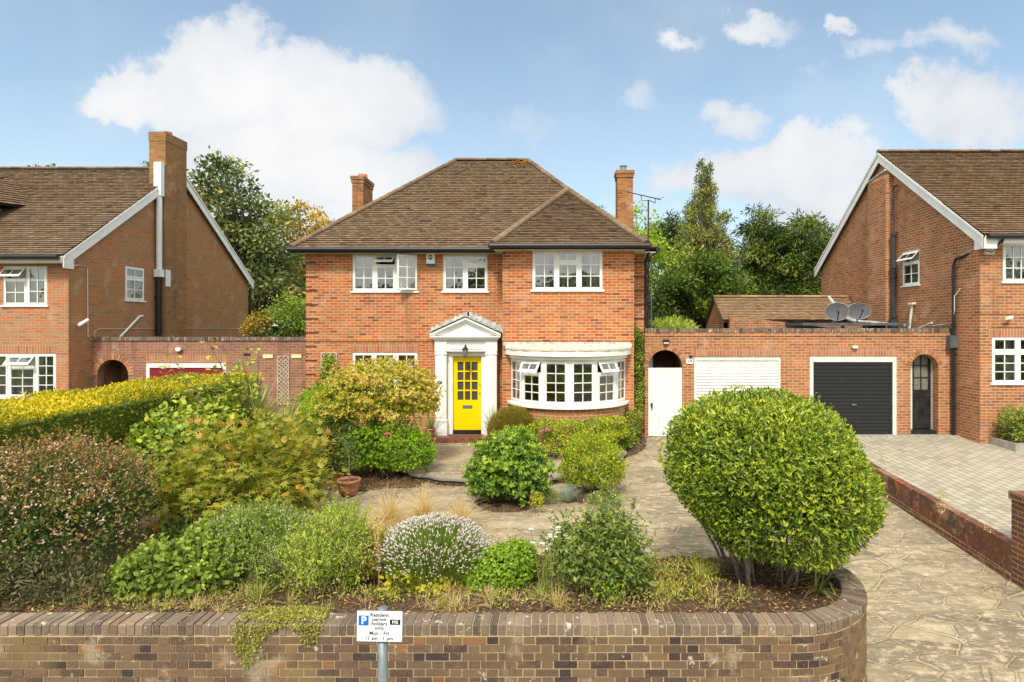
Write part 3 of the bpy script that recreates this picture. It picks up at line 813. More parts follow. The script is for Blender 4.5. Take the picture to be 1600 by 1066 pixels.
for k in range(520):
    y = 15.4 + 4.5 * rg.random() ** .9; tt = (y - 15.28) / 4.82; x = rg.uniform(-6.8 + 3.4 * tt, 2.5 - 3.4 * tt)
    if x > -1.6 and y < 18.2: continue
    y = 15.28 + math.floor((y - 15.28) / .0957) * .0957; z = EV + (y - 15.28) * 3.65 / 4.82 + .01; r = rg.uniform(.012, .035)
    m.lathe([(r * 1.2, 0), (r, .02), (r * .5, .035), (.001, .04)], (x, y, z), 6)
m.build('moss', M['moss'], roof)
# eaves
m = MB()
def gutter(m, a, b, r=.062):
    m.tube([a, b], r, 10)
gutter(m, (A[0] - .05, 15.2, EV - .045), (-1.62, 15.2, EV - .045)); gutter(m, (pa[0] - .06, 14.5, EV - .045), (pb[0] + .06, 14.5, EV - .045), .066)
gutter(m, (A[0] - .03, 15.2, EV - .045), (A[0] - .03, 24.9, EV - .045)); gutter(m, (B[0] + .04, 15.25, EV - .045), (B[0] + .04, 24.9, EV - .045)); gutter(m, (pb[0] + .05, 14.5, EV - .045), (pb[0] + .05, 15.2, EV - .045)); gutter(m, (pa[0] - .05, 14.5, EV - .045), (pa[0] - .05, 15.2, EV - .045))
m.build('gutter', M['black'], house, smooth=False)
m = MB()
m.box(A[0], -1.5, 15.27, 15.295, EV - .13, EV - .01); m.box(pa[0] + .01, pb[0] - .01, 14.565, 14.59, EV - .13, EV - .01); m.box(A[0], A[0] + .02, 15.3, 24.9, EV - .13, EV - .01); m.box(B[0] - .02, B[0], 15.3, 24.9, EV - .13, EV - .01)
m.build('fascia', M['blackpaint'], house)
m = MB(); m.box(A[0] + .02, B[0] - .02, 15.297, 24.9, EV - .12, EV - .10); m.box(pa[0] + .02, pb[0] - .02, 14.592, 15.29, EV - .12, EV - .10)
m.build('soffit', M['cream'], house)
# windows
def win3(parent, q, Y, mid_open, curt, right_open=None, name='window'):
    x0, x1, z0, z1 = q; w = x1 - x0; h = z1 - z0; a = .37 * w; b = .65 * w; tv = .70 * h
    a, b = w * .345, w * .665
    return window(parent, (x0, Y + .02, z0), FX, FN, w, h, [(.0, a, 0, h, 2, 3), (a, b, 0, tv, 2, 2), (a, b, tv, h, 2, 1, *mid_open), (b, w, 0, h, 2, 3, *(right_open or (None, 0)))], curtains=curt, name=name)
win3(house, w1, Y0, ('top', 50), [(.04, .55, 'greencurtain'), (1.12, 1.68, 'curtain'), (.55, .66, 'curtain')], ('right', 30))
x0, x1, z0, z1 = w2; w = x1 - x0; h = z1 - z0
window(house, (x0, Y0 + .02, z0), FX, FN, w, h, [(0, w * .5, 0, h, 2, 3), (w * .5, w, 0, h * .70, 2, 2), (w * .5, w, h * .70, h, 2, 1)], curtains=[(.04, .2, 'curtain')])
win3(house, w3, YP, (None, 0), [(.04, .42, 'greencurtain'), (1.40, 1.74, 'curtain'), (.62, 1.1, 'greencurtain')])
x0, x1, z0, z1 = wg; w = x1 - x0; h = z1 - z0
window(house, (x0, Y0 + .02, z0), FX, FN, w, h, [(0, w * .33, 0, h, 2, 3), (w * .33, w * .67, 0, h * .7, 2, 2), (w * .33, w * .67, h * .7, h, 2, 1), (w * .67, w, 0, h, 2, 3)], curtains=[(.04, .3, 'curtain'), (1.35, 1.68, 'curtain')])
# plain white boards above the top windows
# bow window
bcx, bcy, BR = .36, 15.29, 1.52
bow = MB(); angs = [-75 + 25 * k for k in range(7)]
def bp(a, r, z): return Vector((bcx + r * math.sin(R(a)), bcy - r * math.cos(R(a)), z))
def arc(mb, r0, r1, z0, z1, a0=-75, a1=75, n=24, z1b=None, c=.5):
    for k in range(n):
        p, q = a0 + (a1 - a0) * k / n, a0 + (a1 - a0) * (k + 1) / n
        zz = z1 if z1b is None else z1b
        mb.hexa([bp(p, r1, z0), bp(q, r1, z0), bp(q, r0, z0), bp(p, r0, z0), bp(p, r1, z1), bp(q, r1, z1), bp(q, r0, zz), bp(p, r0, zz)], c)
bz0, bz1 = 1.20, 2.30
arc(bow, BR + .02, BR + .10, bz0 - .06, bz0, -76, 76); arc(bow, BR - .25, BR + .02, bz0 - .06, bz0 - .004, -74, 74)
bw = bow.build('bow_window', M['white'], house, label='curved white bow window beside the front door')
for k in range(6):
    P0 = bp(angs[k], BR, bz0); P1 = bp(angs[k + 1], BR, bz0); ux = (P1 - P0); w = ux.length; ux.normalize(); nn = ux.cross(Z3)
    h = bz1 - bz0; fr = Fr(P0, ux, nn); fm = MB(); fr.ring(fm, 0, w, 0, h, .05, -.07, 0)
    if k in (1, 4): fr.box(fm, .05, w - .05, h * .685, h * .72, -.06, .0)
    fm.build('frame', M['white'], bw)
    lights = [(.05, w - .05, .05, h * .685, 2, 3, None, 0), (.05, w - .05, h * .72, h - .03, 2, 1, 'top', 32)] if k in (1, 4) else [(.05, w - .05, .05, h - .04, 2, 4, None, 0)]
    for (u0, u1, v0, v1, cols, rows, op, an) in lights:
        g = Fr(P0, ux, nn, (op, v1, R(an)) if op else None); off = .03 if op else 0
        sw = .055 if k not in (0, 5) else .04
        cm = MB(); g.ring(cm, u0, u1, v0, v1, sw, -.02 + off, .018 + off)
        i0, i1, j0, j1 = u0 + sw, u1 - sw, v0 + sw, v1 - sw
        for c in range(1, cols): x = i0 + (i1 - i0) * c / cols; g.box(cm, x - .011, x + .011, j0, j1, -.01 + off, .012 + off)
        for c in range(1, rows): z = j0 + (j1 - j0) * c / rows; g.box(cm, i0, i1, z - .011, z + .011, -.009 + off, .009 + off)
        cm.build('casement', M['white'], bw)
        pm = MB(); pm.poly([g.p(i0, j0, off), g.p(i1, j0, off), g.p(i1, j1, off), g.p(i0, j1, off)]); pm.build('pane', M['glass'], bw)
for (a0, a1) in ((-74, -52), (52, 74), (42, 47)):
    m = MB()
    for k in range(14):
        p, q = a0 + (a1 - a0) * k / 14, a0 + (a1 - a0) * (k + 1) / 14
        ra, rb = BR - .11 + .02 * math.sin(k * 1.6), BR - .11 + .02 * math.sin((k + 1) * 1.6)
        m.poly([bp(p, ra, bz0), bp(q, rb, bz0), bp(q, rb, bz1), bp(p, ra, bz1)])
    m.build('curtain', M['curtain'], bw)
m = MB(); arc(m, BR - .02, BR + .05, bz1, bz1 + .08, -77, 77); arc(m, BR + .03, BR + .15, bz1 + .09, bz1 + .235, -78, 78); m.build('fascia', M['white'], bw)
m = MB(); n = 24; rim = [bp(-78 + 156 * k / n, BR + .165 + .008 * math.sin(k * 2.3), bz1 + .262 + .002 * math.sin(k * 3.1)) for k in range(n + 1)]
back = [Vector((p.x, YP - .001, 2.66)) for p in rim]
for k in range(n):
    m.poly([rim[k], rim[k + 1], back[k + 1], back[k]]); m.poly([rim[k] - Z3 * .04, rim[k + 1] - Z3 * .04, rim[k + 1], rim[k]])
m.box(-1.30, 1.95, YP - .10, YP - .003, 2.60, 2.70); m.build('roof', M['bowroof'], bw)
m = MB(); m.box(-1.02, 1.52, YP - .125, YP - .102, 2.64, 2.705); m.build('flashing', M['lead'], bw)
m = MB(); arc(m, BR - .25, BR + .005, ZB, bz0 - .062, -74, 74, 30)
bwall = m.build('wall', M['brick_tan'], bw)
m = MB(); arc(m, BR + .36, BR + .47, -.05, .20, -62, 40, 40); m.build('planter_edging', M['brick_pier'], house)

# ---- front door
door = MB(); DX0, DX1, DZ0, DZ1, DY = -2.70, -1.94, .33, 2.30, 15.50
dfr = Fr((DX0, DY, DZ0), FX, FN); dw, dh = DX1 - DX0, DZ1 - DZ0
ro = [(.16, .60)]
cw = (dw - .22) / 3; gz0, gz1 = .80, dh - .15
dfr.box(door, 0, dw, 0, gz0, -.045, 0); dfr.box(door, 0, dw, gz1, dh, -.045, 0); dfr.box(door, 0, .11, gz0, gz1, -.045, 0); dfr.box(door, dw - .11, dw, gz0, gz1, -.045, 0)
for k in (1, 2): x = .11 + cw * k; dfr.box(door, x - .018, x + .018, gz0, gz1, -.04, -.002)
for k in (1, 2, 3): z = gz0 + (gz1 - gz0) * k / 4; dfr.box(door, .11, dw - .11, z - .018, z + .018, -.04, -.003)
fd = door.build('front_door', M['yellow'], house, label='yellow front door with twelve small frosted panes')
m = MB(); m.poly([dfr.p(.1, gz0, -.03), dfr.p(dw - .1, gz0, -.03), dfr.p(dw - .1, gz1, -.03), dfr.p(.1, gz1, -.03)]); m.build('pane', M['obscure'], fd)
m = MB(); dfr.ring(m, dw / 2 - .13, dw / 2 + .13, .58, .66, .016, 0, .014); dfr.box(m, dw / 2 - .11, dw / 2 + .11, .60, .64, 0, .006); m.build('letterbox', M['steel'], fd)
m = MB()
for z in (.98, 1.22): m = MB(); m.tube([dfr.p(dw - .05, z, 0), dfr.p(dw - .05, z, .03)], .016, 10); m.build('door_lock', M['brass'], fd)
m = MB(); dfr.box(m, -.02, dw + .02, -.10, -.005, -.1, .03); m.build('threshold', M['blackpaint'], fd)
# surround
PYF = 15.22
m = MB(); SX0, SX1 = fx(680, PYF), fx(776, PYF)
cxm = (SX0 + SX1) / 2
for (a, b) in ((SX0, SX0 + .29), (SX1 - .29, SX1)):
    m.box(a, b, PYF, Y0 - .002, .12, 2.44); m.box(a - .02, b + .02, PYF - .02, Y0 - .01, .12, .60); m.box(a - .025, b + .025, PYF - .03, Y0 - .01, .60, .64)
    m.box(a + .06, b - .06, PYF - .012, PYF, .70, 2.36); m.box(a - .02, b + .02, PYF - .025, Y0 - .01, 2.36, 2.40)
m.box(SX0 + .29, DX0, 15.40, Y0 - .003, .2, 2.44); m.box(DX1, SX1 - .29, 15.40, Y0 - .003, .2, 2.44); m.box(DX0 - .001, DX1 + .001, 15.40, Y0 - .003, DZ1 + .01, 2.44)
m.box(SX0 + .30, DX0 - .04, 15.38, 15.40, .2, 2.38); m.box(DX1 + .04, SX1 - .30, 15.38, 15.40, .2, 2.38)
m.box(SX0 - .01, SX1 + .01, PYF + .03, Y0 - .004, 2.44, 2.74)
m.box(SX0 - .015, SX0 + .30, PYF - .01, Y0 - .012, 2.44, 2.76); m.box(SX1 - .30, SX1 + .015, PYF - .01, Y0 - .012, 2.44, 2.76)
Fr((0, PYF + .03, 0), FX, FN).ring(m, cxm - .46, cxm + .46, 2.50, 2.66, .02, 0, .012)
for k, (dz, dy) in enumerate(((0, 0), (.035, .03), (.07, .06))): m.box(SX0 - .05 - dy, SX1 + .05 + dy, PYF - .06 - dy, Y0 - .004 - .001 * k, 2.745 + dz, 2.780 + dz - .001)
# pediment
ez, az = 2.855, 3.28
hwid = (SX1 - SX0) / 2 + .12
m.poly([(cxm - hwid + .1, PYF + .02, ez), (cxm + hwid - .1, PYF + .02, ez), (cxm, PYF + .02, az - .05)])
for sgn in (-1, 1):
    for (t0, t1, yf) in ((0, .055, -.10), (-.05, -.002, -.055)):
        a = Vector((cxm + sgn * hwid, 0, ez)); b = Vector((cxm, 0, az)); up_ = Vector((0, 0, 1))
        q = [a + up_ * t0, b + up_ * t0, b + up_ * t1, a + up_ * t1]
        ys = (PYF + yf, Y0 - .005)
        vv = [(p.x, ys[0], p.z) for p in q] + [(p.x, ys[1], p.z) for p in q]
        m.add(vv, [(0, 1, 2, 3), (7, 6, 5, 4), (0, 4, 5, 1), (1, 5, 6, 2), (2, 6, 7, 3), (3, 7, 4, 0)])
m.build('door_surround', M['white'], house, label='white classical door surround with triangular pediment')
m = MB()   # little lead and tile roof on the surround, stepped flashing up the wall
for sgn in (-1, 1):
    a = Vector((cxm + sgn * (hwid + .07), 0, ez + .055)); b = Vector((cxm, 0, az + .075))
    N = 8
    for k in range(N):
        p = a.lerp(b, k / N); q = a.lerp(b, (k + 1) / N + .02)
        m.hexa([(p.x, PYF - .13, p.z + .02), (q.x, PYF - .13, q.z - .0), (q.x, Y0 - .004, q.z - .0), (p.x, Y0 - .004, p.z + .02), (p.x, PYF - .13, p.z + .036), (q.x, PYF - .13, q.z + .014), (q.x, Y0 - .004, q.z + .014), (p.x, Y0 - .004, p.z + .036)])
        x0 = min(p.x, q.x); x1 = max(p.x, q.x)
        m.box(x0, x1 + .01, Y0 - .012 - .001 * (k % 2), Y0 - .001, p.z + .02, max(p.z, q.z) + .12)
m.build('porch_roof', M['lead'], house)
# steps
m = MB(); m.box(fx(663, 14.9), fx(762, 14.9), 14.86, 15.39, .0, .235); m.build('doorstep', M['redtile'], house)
mt = MB(); mt.box(-2.72, -1.95, 14.98, 15.30, .237, .252); tag(mt.build('doormat', M['mat'], None, (-2.3, 15.1, .237)), 'brown coir mat on the step below the yellow front door', 'doormat')
# chimneys
def chimney(parent, x0, x1, y0, y1, z0, z1, mat, pots=1, potmat='claypot', cap=.05):
    m = MB(); m.box(x0, x1, y0, y1, z0, z1 - .24); m.box(x0 - cap * .5, x1 + cap * .5, y0 - cap * .5, y1 + cap * .5, z1 - .24, z1 - .12); m.box(x0 - cap, x1 + cap, y0 - cap, y1 + cap, z1 - .12, z1)
    ch = m.build('chimney', M[mat], parent)
    return ch
ch = chimney(house, -6.98, -6.60, 20.0, 21.05, 4.6, 8.27, 'brick_chimney')
m = MB(); m.lathe([(.16, 0), (.16, .16), (.13, .17), (.13, .02), (.001, .02)], (-6.76, 20.45, 8.27), 16); m.build('chimney_pot', M['claypot'], ch, smooth=True)
ch = chimney(house, 2.18, 2.72, 20.0, 20.6, 5.0, 8.47, 'brick_chimney')
m = MB(); m.lathe([(.11, 0), (.11, .2), (.13, .2), (.13, .23), (.001, .23)], (2.42, 20.3, 8.47), 14); m.build('chimney_pot', M['steel'], ch)
# downpipe at the right corner
m = MB(); m.tube([(2.50, 15.3, EV - .1), (2.47, 15.62, EV - .3), (2.47, 15.66, 3.1)], .04, 10)
m.build('downpipe', M['black'], house)

# ================================================================== LEFT HOUSE
LX, LY0, LYR, LY1 = -13.08, 15.6, 20.1, 24.75
LE, LR = 5.0, 8.52
lh = thing('brick_house', 'brown brick gabled house with tall side chimney, behind the yellow topped hedge', 'house', (-16, LY0, 0))
m = MB()
lf = (-14.84, -13.66, 3.67, 4.72); lg = (-15.6, -13.42, 1.19, 2.36)
XL = -24.0
wall(m, (0, LY0, 0), FX, FN, rect(XL, LX - .001, -.1, LE), [rect(*lf), rect(*lg)])
lw = m.build('wall', M['brick_left'], lh)
m = MB(); wall(m, (0, LY1, 0), FX, (0, 1, 0), rect(XL, LX - .3, -.1, LE), []); m.build('rear_wall', M['brick_left'], lh)
m = MB()
gx = (17.66, 18.48, 3.90, 4.93)
wall(m, (LX, 0, 0), (0, 1, 0), (1, 0, 0), [(LY0 + .004, -.1), (LY1, -.1), (LY1, LE - .1), (LYR, LR - .12), (LY0 + .004, LE - .1)], [rect(*gx)])
m.build('wall', M['brick_brown'], lh, label='sooty brown gable wall')
m = MB(); m.box(LX - 3.2, LX - .35, LY0 - .006, LY0 + .05, 2.362, 2.60); m.build('lintel', M['brick_soldier'], lw)
m = MB(); m.box(XL, LX - .3, 18.9, 19.0, 0, 5); m.box(XL, LX - .3, LY0 + .3, LY1 - .3, 2.5, 2.7); m.box(XL, LX - .3, LY0 + .3, LY1 - .3, LE - .02, LE); m.box(XL - .1, XL, LY0, LY1, 0, LE)
m.build('interior', M['interior'], lh)
OV = .16
a = (XL, 15.25, LE - .02); b = (LX + OV, 15.25, LE - .02); c = (LX + OV, LYR, LR); d = (XL, LYR, LR); e = (LX + OV, 24.95, LE - .02); f = (XL, 24.95, LE - .02)
m = MB(); tile_roof(m, [a, b, c, d], seed=21); tile_roof(m, [e, f, d, c], seed=22)
lroof = m.build('roof', M['tile'], lh)
m = MB(); caps(m, up(d), up(c), seed=23); m.build('ridge_tiles', M['tile'], lroof)
# bargeboards
def verge(parent, X, sx, ya, yr, yb, ze, zr, mat='white', dep=.30, th=.03):
    m = MB()
    for (y0, y1) in ((ya, yr), (yb, yr)):
        for (t0, t1, x0, x1) in ((-dep, -.03, X, X + sx * th), (-.05, .015, X - sx * .02, X + sx * (th + .025))):
            q = [(y0, ze + t0), (y1, zr + t0), (y1, zr + t1), (y0, ze + t1)]
            m.add([(x0, y, z) for y, z in q] + [(x1, y, z) for y, z in q], [(0, 1, 2, 3), (7, 6, 5, 4), (0, 4, 5, 1), (1, 5, 6, 2), (2, 6, 7, 3), (3, 7, 4, 0)])
    # underside between wall and board
    return m
m = verge(lh, LX + OV - .04, 1, 15.27, LYR, 24.93, LE - .04, LR - .02)
m.poly([(LX + OV - .03, 15.26, LE - .05), (LX + OV - .03, 15.26, LE - .36), (LX + OV - .03, 15.62, LE - .36), (LX + OV - .03, 15.62, LE + .2)])
m.build('bargeboard', M['white'], lh)
m = MB(); m.box(XL, LX + OV - .06, 15.27, 15.29, LE - .22, LE - .04); m.box(XL, LX + OV - .06, 15.29, LY0, LE - .22, LE - .20); m.build('fascia', M['cream'], lh)
m = MB(); m.tube([(XL, 15.19, LE - .07), (LX + OV - .1, 15.19, LE - .07)], .06, 10); m.build('gutter', M['black'], lh)
m = MB(); m.tube([(LX + .06, 24.8, LE - .3), (LX + .06, 24.8, .1)], .06, 8); m.build('downpipe', M['black'], lh)
# small forward dormer roof at the left edge
m = MB()
P0, P1, P2 = (-16.2, 16.5, 6.95), (-16.2, 17.1, 7.0), None
tile_roof(m, [(-21, 15.9, 6.62), (-16.35, 15.9, 6.62), (-17.2, 18.2, 7.75), (-21, 18.2, 7.75)], seed=25)
tile_roof(m, [(-16.35, 15.9, 6.62), (-16.1, 18.1, 6.8), (-17.2, 18.2, 7.75)], seed=26)
m.build('roof', M['tile'], lh, label='small dormer roof at the left end')
m = MB(); m.box(-21, -16.45, 15.93, 15.96, 6.42, 6.60); m.build('fascia', M['white'], lh); m = MB(); m.box(-21, -16.6, 16.0, 18.5, 5.4, 6.6); m.build('dormer', M['cream'], lh)
# chimney breast rising up the gable
m = MB(); m.box(LX + .002, LX + .26, 19.1, 20.2, 2.6, 9.20); m.box(LX - .28, LX + .0, 19.1, 20.2, 7.6, 9.20); m.box(LX - .295, LX + .275, 19.085, 20.215, 9.2, 9.50)
lch = m.build('chimney', M['brick_stack'], lh)
m = MB(); m.lathe([(.14, 0), (.13, .13), (.10, .13), (.10, .02), (.001, .02)], (LX - .0, 19.6, 9.52), 12); m.build('chimney_pot', M['claypot'], lch)
m = MB(); m.tube([(LX + .14, 18.97, 8.25), (LX + .14, 18.97, 4.75)], .085, 12); m.box(LX + .02, LX + .26, 18.88, 19.05, 7.35, 8.45); m.box(LX + .03, LX + .25, 18.87, 19.06, 4.7, 4.95); m.box(LX + .26, LX + .30, 19.1, 19.3, 4.4, 4.95); m.build('flue_pipe', M['greywhite'], lh)
m = MB(); m.tube([(LX + .12, 18.97, 4.75), (LX + .12, 18.97, 2.75)], .075, 12)
for z in (4.0, 3.0): m.tube([(LX + .12, 18.97, z), (LX + .12, 18.97, z + .1)], .095, 12)
m.build('soil_pipe', M['black'], lh)
m = MB(); m.tube([(LX + .05, 17.35, 2.75), (LX + .05, 18.2, 3.40), (LX + .05, 18.33, 3.42)], .032, 8); m.build('waste_pipe', M['white'], lh)
m = MB(); m.tube([(LX + .02, 15.62, 4.72), (LX + .02, 15.9, 4.78), (LX + .02, 16.2, 4.74), (LX + .02, 16.22, 2.8), (LX + .02, 16.35, 2.72)], .014, 6); m.tube([(LX + .02, 16.45, .2), (LX + .02, 16.45, 2.95), (LX + .02, 16.6, 3.02), (LX + .02, 18.6, 3.02), (LX + .02, 24.0, 2.98)], .01, 5); m.build('cable', M['cream'], lh)
x0, x1, z0, z1 = lf; w, h = x1 - x0, z1 - z0
window(lh, (x0, LY0 + .02, z0), FX, FN, w, h, [(0, w * .54, 0, h * .66, 2, 2), (0, w * .54, h * .66, h, 2, 1, 'top', 42), (w * .54, w, 0, h, 2, 3)], curtains=[(.03, w - .03, 'curtain')])
x0, x1, z0, z1 = lg; w, h = x1 - x0, z1 - z0
window(lh, (x0, LY0 + .02, z0), FX, FN, w, h, [(0, .9, 0, h, 3, 4), (.9, .9 + .74, 0, h * .7, 2, 3), (.9, .9 + .74, h * .7, h, 2, 1, 'top', 42), (.9 + .74, w, 0, h, 2, 4)], curtains=[(.03, w - .5, 'curtain')])
y0, y1, z0, z1 = gx
window(lh, (LX - .02, y0, z0), (0, 1, 0), (1, 0, 0), y1 - y0, z1 - z0, [(0, y1 - y0, 0, .68, 2, 2), (0, y1 - y0, .68, z1 - z0, 2, 1)], mat='white')
cam_l = thing('security_camera', 'small white camera near the front corner of the brown gable wall', 'security camera', (LX, 15.95, 3.2))
m = MB(); m.tube([(LX + .01, 15.95, 3.2), (LX + .12, 15.93, 3.2)], .025, 8); m.build('bracket', M['white'], cam_l); m = MB(); m.tube([(LX + .10, 15.8, 3.12), (LX + .16, 16.05, 3.28)], .045, 10); m.build('body', M['white'], cam_l)

# ================================================================== GARAGE BLOCKS
def coping_row(mb, x0, x1, Y, z, dep=.24, seed=1):
    rg = random.Random(seed); x = x0
    while x < x1 - .05:
        w = .066; h = rg.uniform(-.006, .006); mb.box(x, x + w, Y - .035 + rg.uniform(-.004, .004), Y + dep, z + .001, z + .105 + h, min(1, max(0, rg.gauss(.45, .25)))); x += .0765
def arch_ring(parent, xc, Y, zs, r, mat, seed=1, th=.215):
    mb = MB(); rg = random.Random(seed); n = int(math.pi * (r + th / 2) / .083)
    for k in range(n):
        a0 = math.pi * k / n + .012; a1 = math.pi * (k + 1) / n - .012
        q = [(r, a0), (r + th, a0 + .004), (r + th, a1 - .004), (r, a1)]
        p = [(xc + rr * math.cos(a), zs + rr * math.sin(a)) for rr, a in q]; y = Y - .012 - rg.uniform(0, .003)
        mb.add([(x, y, z) for x, z in p] + [(x, Y + .05, z) for x, z in p], [(0, 3, 2, 1), (0, 1, 5, 4), (1, 2, 6, 5), (2, 3, 7, 6), (3, 0, 4, 7)], rg.random())
    return mb.build('arch', M[mat], parent)
M['archbrick'] = rnd_mat('arch_brick', [(0, (.28, .13, .07)), (.5, (.42, .21, .11)), (1, (.50, .26, .14))], .85, .15, 30, .3)
# right block
GY = 15.5; gzb = .02; gzt = 2.94
def gxx(px): return fx(px, GY)
def gzz(py): return fz(py, GY)
ga = (gxx(1013), gxx(1066), gzb - .2, gzz(547)); gs = (gxx(1084.5), gxx(1220.5), gzb - .2, gzz(556.5)); gb = (gxx(1265.5), gxx(1401.5), gzb - .2, gzz(556.5)); gd = (gxx(1423), gxx(1466), gzb - .2, gzz(553.5))
gr = thing('garage_block', 'low flat roofed brick double garage with two arched passages, right of the orange brick house', 'garage', (6.5, GY, .1))
m = MB()
wall(m, (0, GY, 0), FX, FN, rect(HX1 + .002, 10.66, gzb - .2, gzt), [rect(*gs), rect(*gb), arch(ga[0], ga[1], ga[2], ga[3]), arch(gd[0], gd[1], gd[2], gd[3])], .24)
m.box(HX1, 10.66, GY - .022, GY - .001, gzt - .105, gzt - .001)
gwl = m.build('wall', M['brick_tan'], gr)
m = MB(); coping_row(m, HX1 + .01, 10.62, GY, gzt, seed=31); m.build('coping', M['coping'], gr)
m = MB()
for q in (gs, gb): m.box(q[0] - .02, q[1] + .02, GY - .006, GY + .04, q[3] + .002, q[3] + .225)
m.build('lintel', M['brick_soldier'], gwl)
for q, sd_ in ((ga, 1), (gd, 2)): arch_ring(gr, (q[0] + q[1]) / 2, GY, q[3] - (q[1] - q[0]) / 2, (q[1] - q[0]) / 2, 'archbrick', sd_, .12)
m = MB(); m.box(HX1, 10.68, GY + .24, 20.0, 2.80, 2.84); m.build('roof', M['felt'], gr, label='dark felt flat roof')
m = MB(); m.box(ga[1] + .1, ga[1] + .2, GY + .24, 20, 0, 2.8); m.build('passage_wall', M['brick_brown'], gr); m = MB(); m.box(gb[1] + .15, gb[1] + .25, GY + .24, 20, 0, 2.8); m.build('passage_wall', M['brick_brown'], gr); m = MB(); m.box(ga[0] - .15, ga[1] + .1, 17.2, 17.3, 0, 2.8); m.build('passage_wall', M['brick_brown'], gr)
# gate
m = MB(); g0, g1 = ga[0] + .0, ga[1] - .0; gt = gzz(575)
nb = 9; bwid = (g1 - g0) / nb
for k in range(nb): m.box(g0 + k * bwid + .004, g0 + (k + 1) * bwid - .004, GY + .02, GY + .05, .16, gt - .001 * (k % 2))
m.box(g0, g1, GY + .05, GY + .07, .3, .45); m.box(g0, g1, GY + .05, GY + .07, 1.5, 1.65); m.box(g0 + .001, g1 - .001, GY + .052, GY + .056, .17, gt - .01)
gate = m.build('gate', M['greywhite'], gr, label='white boarded side gate under the brick arch')
m = MB(); m.tube([(g0 + .09, GY + .02, 1.02), (g0 + .09, GY - .02, 1.02)], .03, 10); m.lathe([(.02, -.08), (.026, -.02), (.01, 0)], (g0 + .09, GY - .03, 1.0), 8); m.build('handle', M['black'], gate)
m = MB(); m.box(g0 + .08, g0 + .20, GY + .5, GY + .56, 1.9, 2.35); m.build('post', M['greywhite'], gr)
# white shutter
m = MB(); x0, x1, _, zt = gs; z = .2
while z < zt - .12:
    for (za, zb_, d0, d1) in ((0, .016, .085, .045), (.016, .060, .045, .055), (.060, .082, .055, .085)):
        m.poly([(x0 + .06, GY + d0, z + za), (x1 - .06, GY + d0, z + za), (x1 - .06, GY + d1, z + zb_), (x0 + .06, GY + d1, z + zb_)])
    z += .082
sh = m.build('shutter_door', M['white'], gr, label='white ribbed roller shutter garage door')
m = MB(); m.box(x0, x0 + .07, GY + .03, GY + .10, .1, zt); m.box(x1 - .07, x1, GY + .03, GY + .10, .1, zt); m.box(x0 + .07, x1 - .07, GY + .03, GY + .10, zt - .12, zt); m.build('frame', M['oldwhite'], sh)
# black up-and-over
m = MB(); x0, x1, _, zt = gb; z = .21; fwid = .10
while z < zt - .2:
    m.poly([(x0 + fwid, GY + .045, z), (x1 - fwid, GY + .045, z), (x1 - fwid, GY + .045, z + .082), (x0 + fwid, GY + .045, z + .082)])
    m.poly([(x0 + fwid, GY + .045, z + .082), (x1 - fwid, GY + .045, z + .082), (x1 - fwid, GY + .065, z + .090), (x0 + fwid, GY + .065, z + .090)])
    m.poly([(x0 + fwid, GY + .065, z + .090), (x1 - fwid, GY + .065, z + .090), (x1 - fwid, GY + .045, z + .097), (x0 + fwid, GY + .045, z + .097)]); z += .097
M['slatblack'] = rnd_mat('scuffed_black_metal', [(0, (.012, .013, .015)), (1, (.03, .032, .035))], .4, .4, 3, .5, [(3.5, .62, .72, .25, (.14, .15, .15))], .1)
gd_ = m.build('garage_door', M['slatblack'], gr, label='scuffed black up-and-over garage door')
m = MB(); m.tube([((x0 + x1) / 2, GY + .045, 1.0), ((x0 + x1) / 2, GY - .0, 1.0)], .03, 10); m.box((x0 + x1) / 2 - .03, (x0 + x1) / 2 + .08, GY - .005, GY + .008, .985, 1.015); m.build('handle', M['steel'], gd_)
m = MB(); m.box(x0, x0 + fwid, GY + .015, GY + .09, .1, zt); m.box(x1 - fwid, x1, GY + .015, GY + .09, .1, zt); m.box(x0 + fwid, x1 - fwid, GY + .015, GY + .09, zt - .16, zt); m.build('frame', M['oldwhite'], gd_)
# arched back door set deep
x0, x1, _, zt = gd; m = MB(); Yd = GY + .30; dx0, dx1 = fx(1424, Yd), fx(1452, Yd)
dd = Fr((dx0 - .0, Yd, .32), FX, FN); W_ = dx1 - dx0 + .04
dd.box(m, 0, W_, 0, .98, -.04, 0); dd.ring(m, 0, W_, .98, 2.1, .07, -.04, 0)
for k in (1,): dd.box(m, W_ * .5 - .014, W_ * .5 + .014, 1.05, 2.03, -.03, -.004)
for k in (1, 2): dd.box(m, .07, W_ - .07, .98 + .07 + k * .33 - .014, .98 + .07 + k * .33 + .014, -.03, -.005)
for k in (0, 1): dd.ring(m, .06 + k * W_ * .48, .06 + k * W_ * .48 + W_ * .36, .12, .86, .02, 0, .012)
bdr = m.build('back_door', M['blackpaint'], gr, label='black half glazed door inside the right archway')
m = MB(); m.poly([dd.p(.07, 1.05, -.02), dd.p(W_ - .07, 1.05, -.02), dd.p(W_ - .07, 2.03, -.02), dd.p(.07, 2.03, -.02)]); m.build('pane', M['silverglass'], bdr)
m = MB(); m.box(dx1 + .04, dx1 + .17, Yd - .06, Yd + .02, .2, 2.5); m.box(dx0 - .1, dx0, Yd - .04, Yd + .02, .2, 2.5); m.build('frame', M['oldwhite'], bdr)
m = MB(); m.box(x0 - .2, x1 + .2, Yd + .03, Yd + .1, 0, 2.6); m.box(x0 - .05, x1 + .05, GY + .06, Yd, .1, .30); m.build('step', M['blackpaint'], gr)
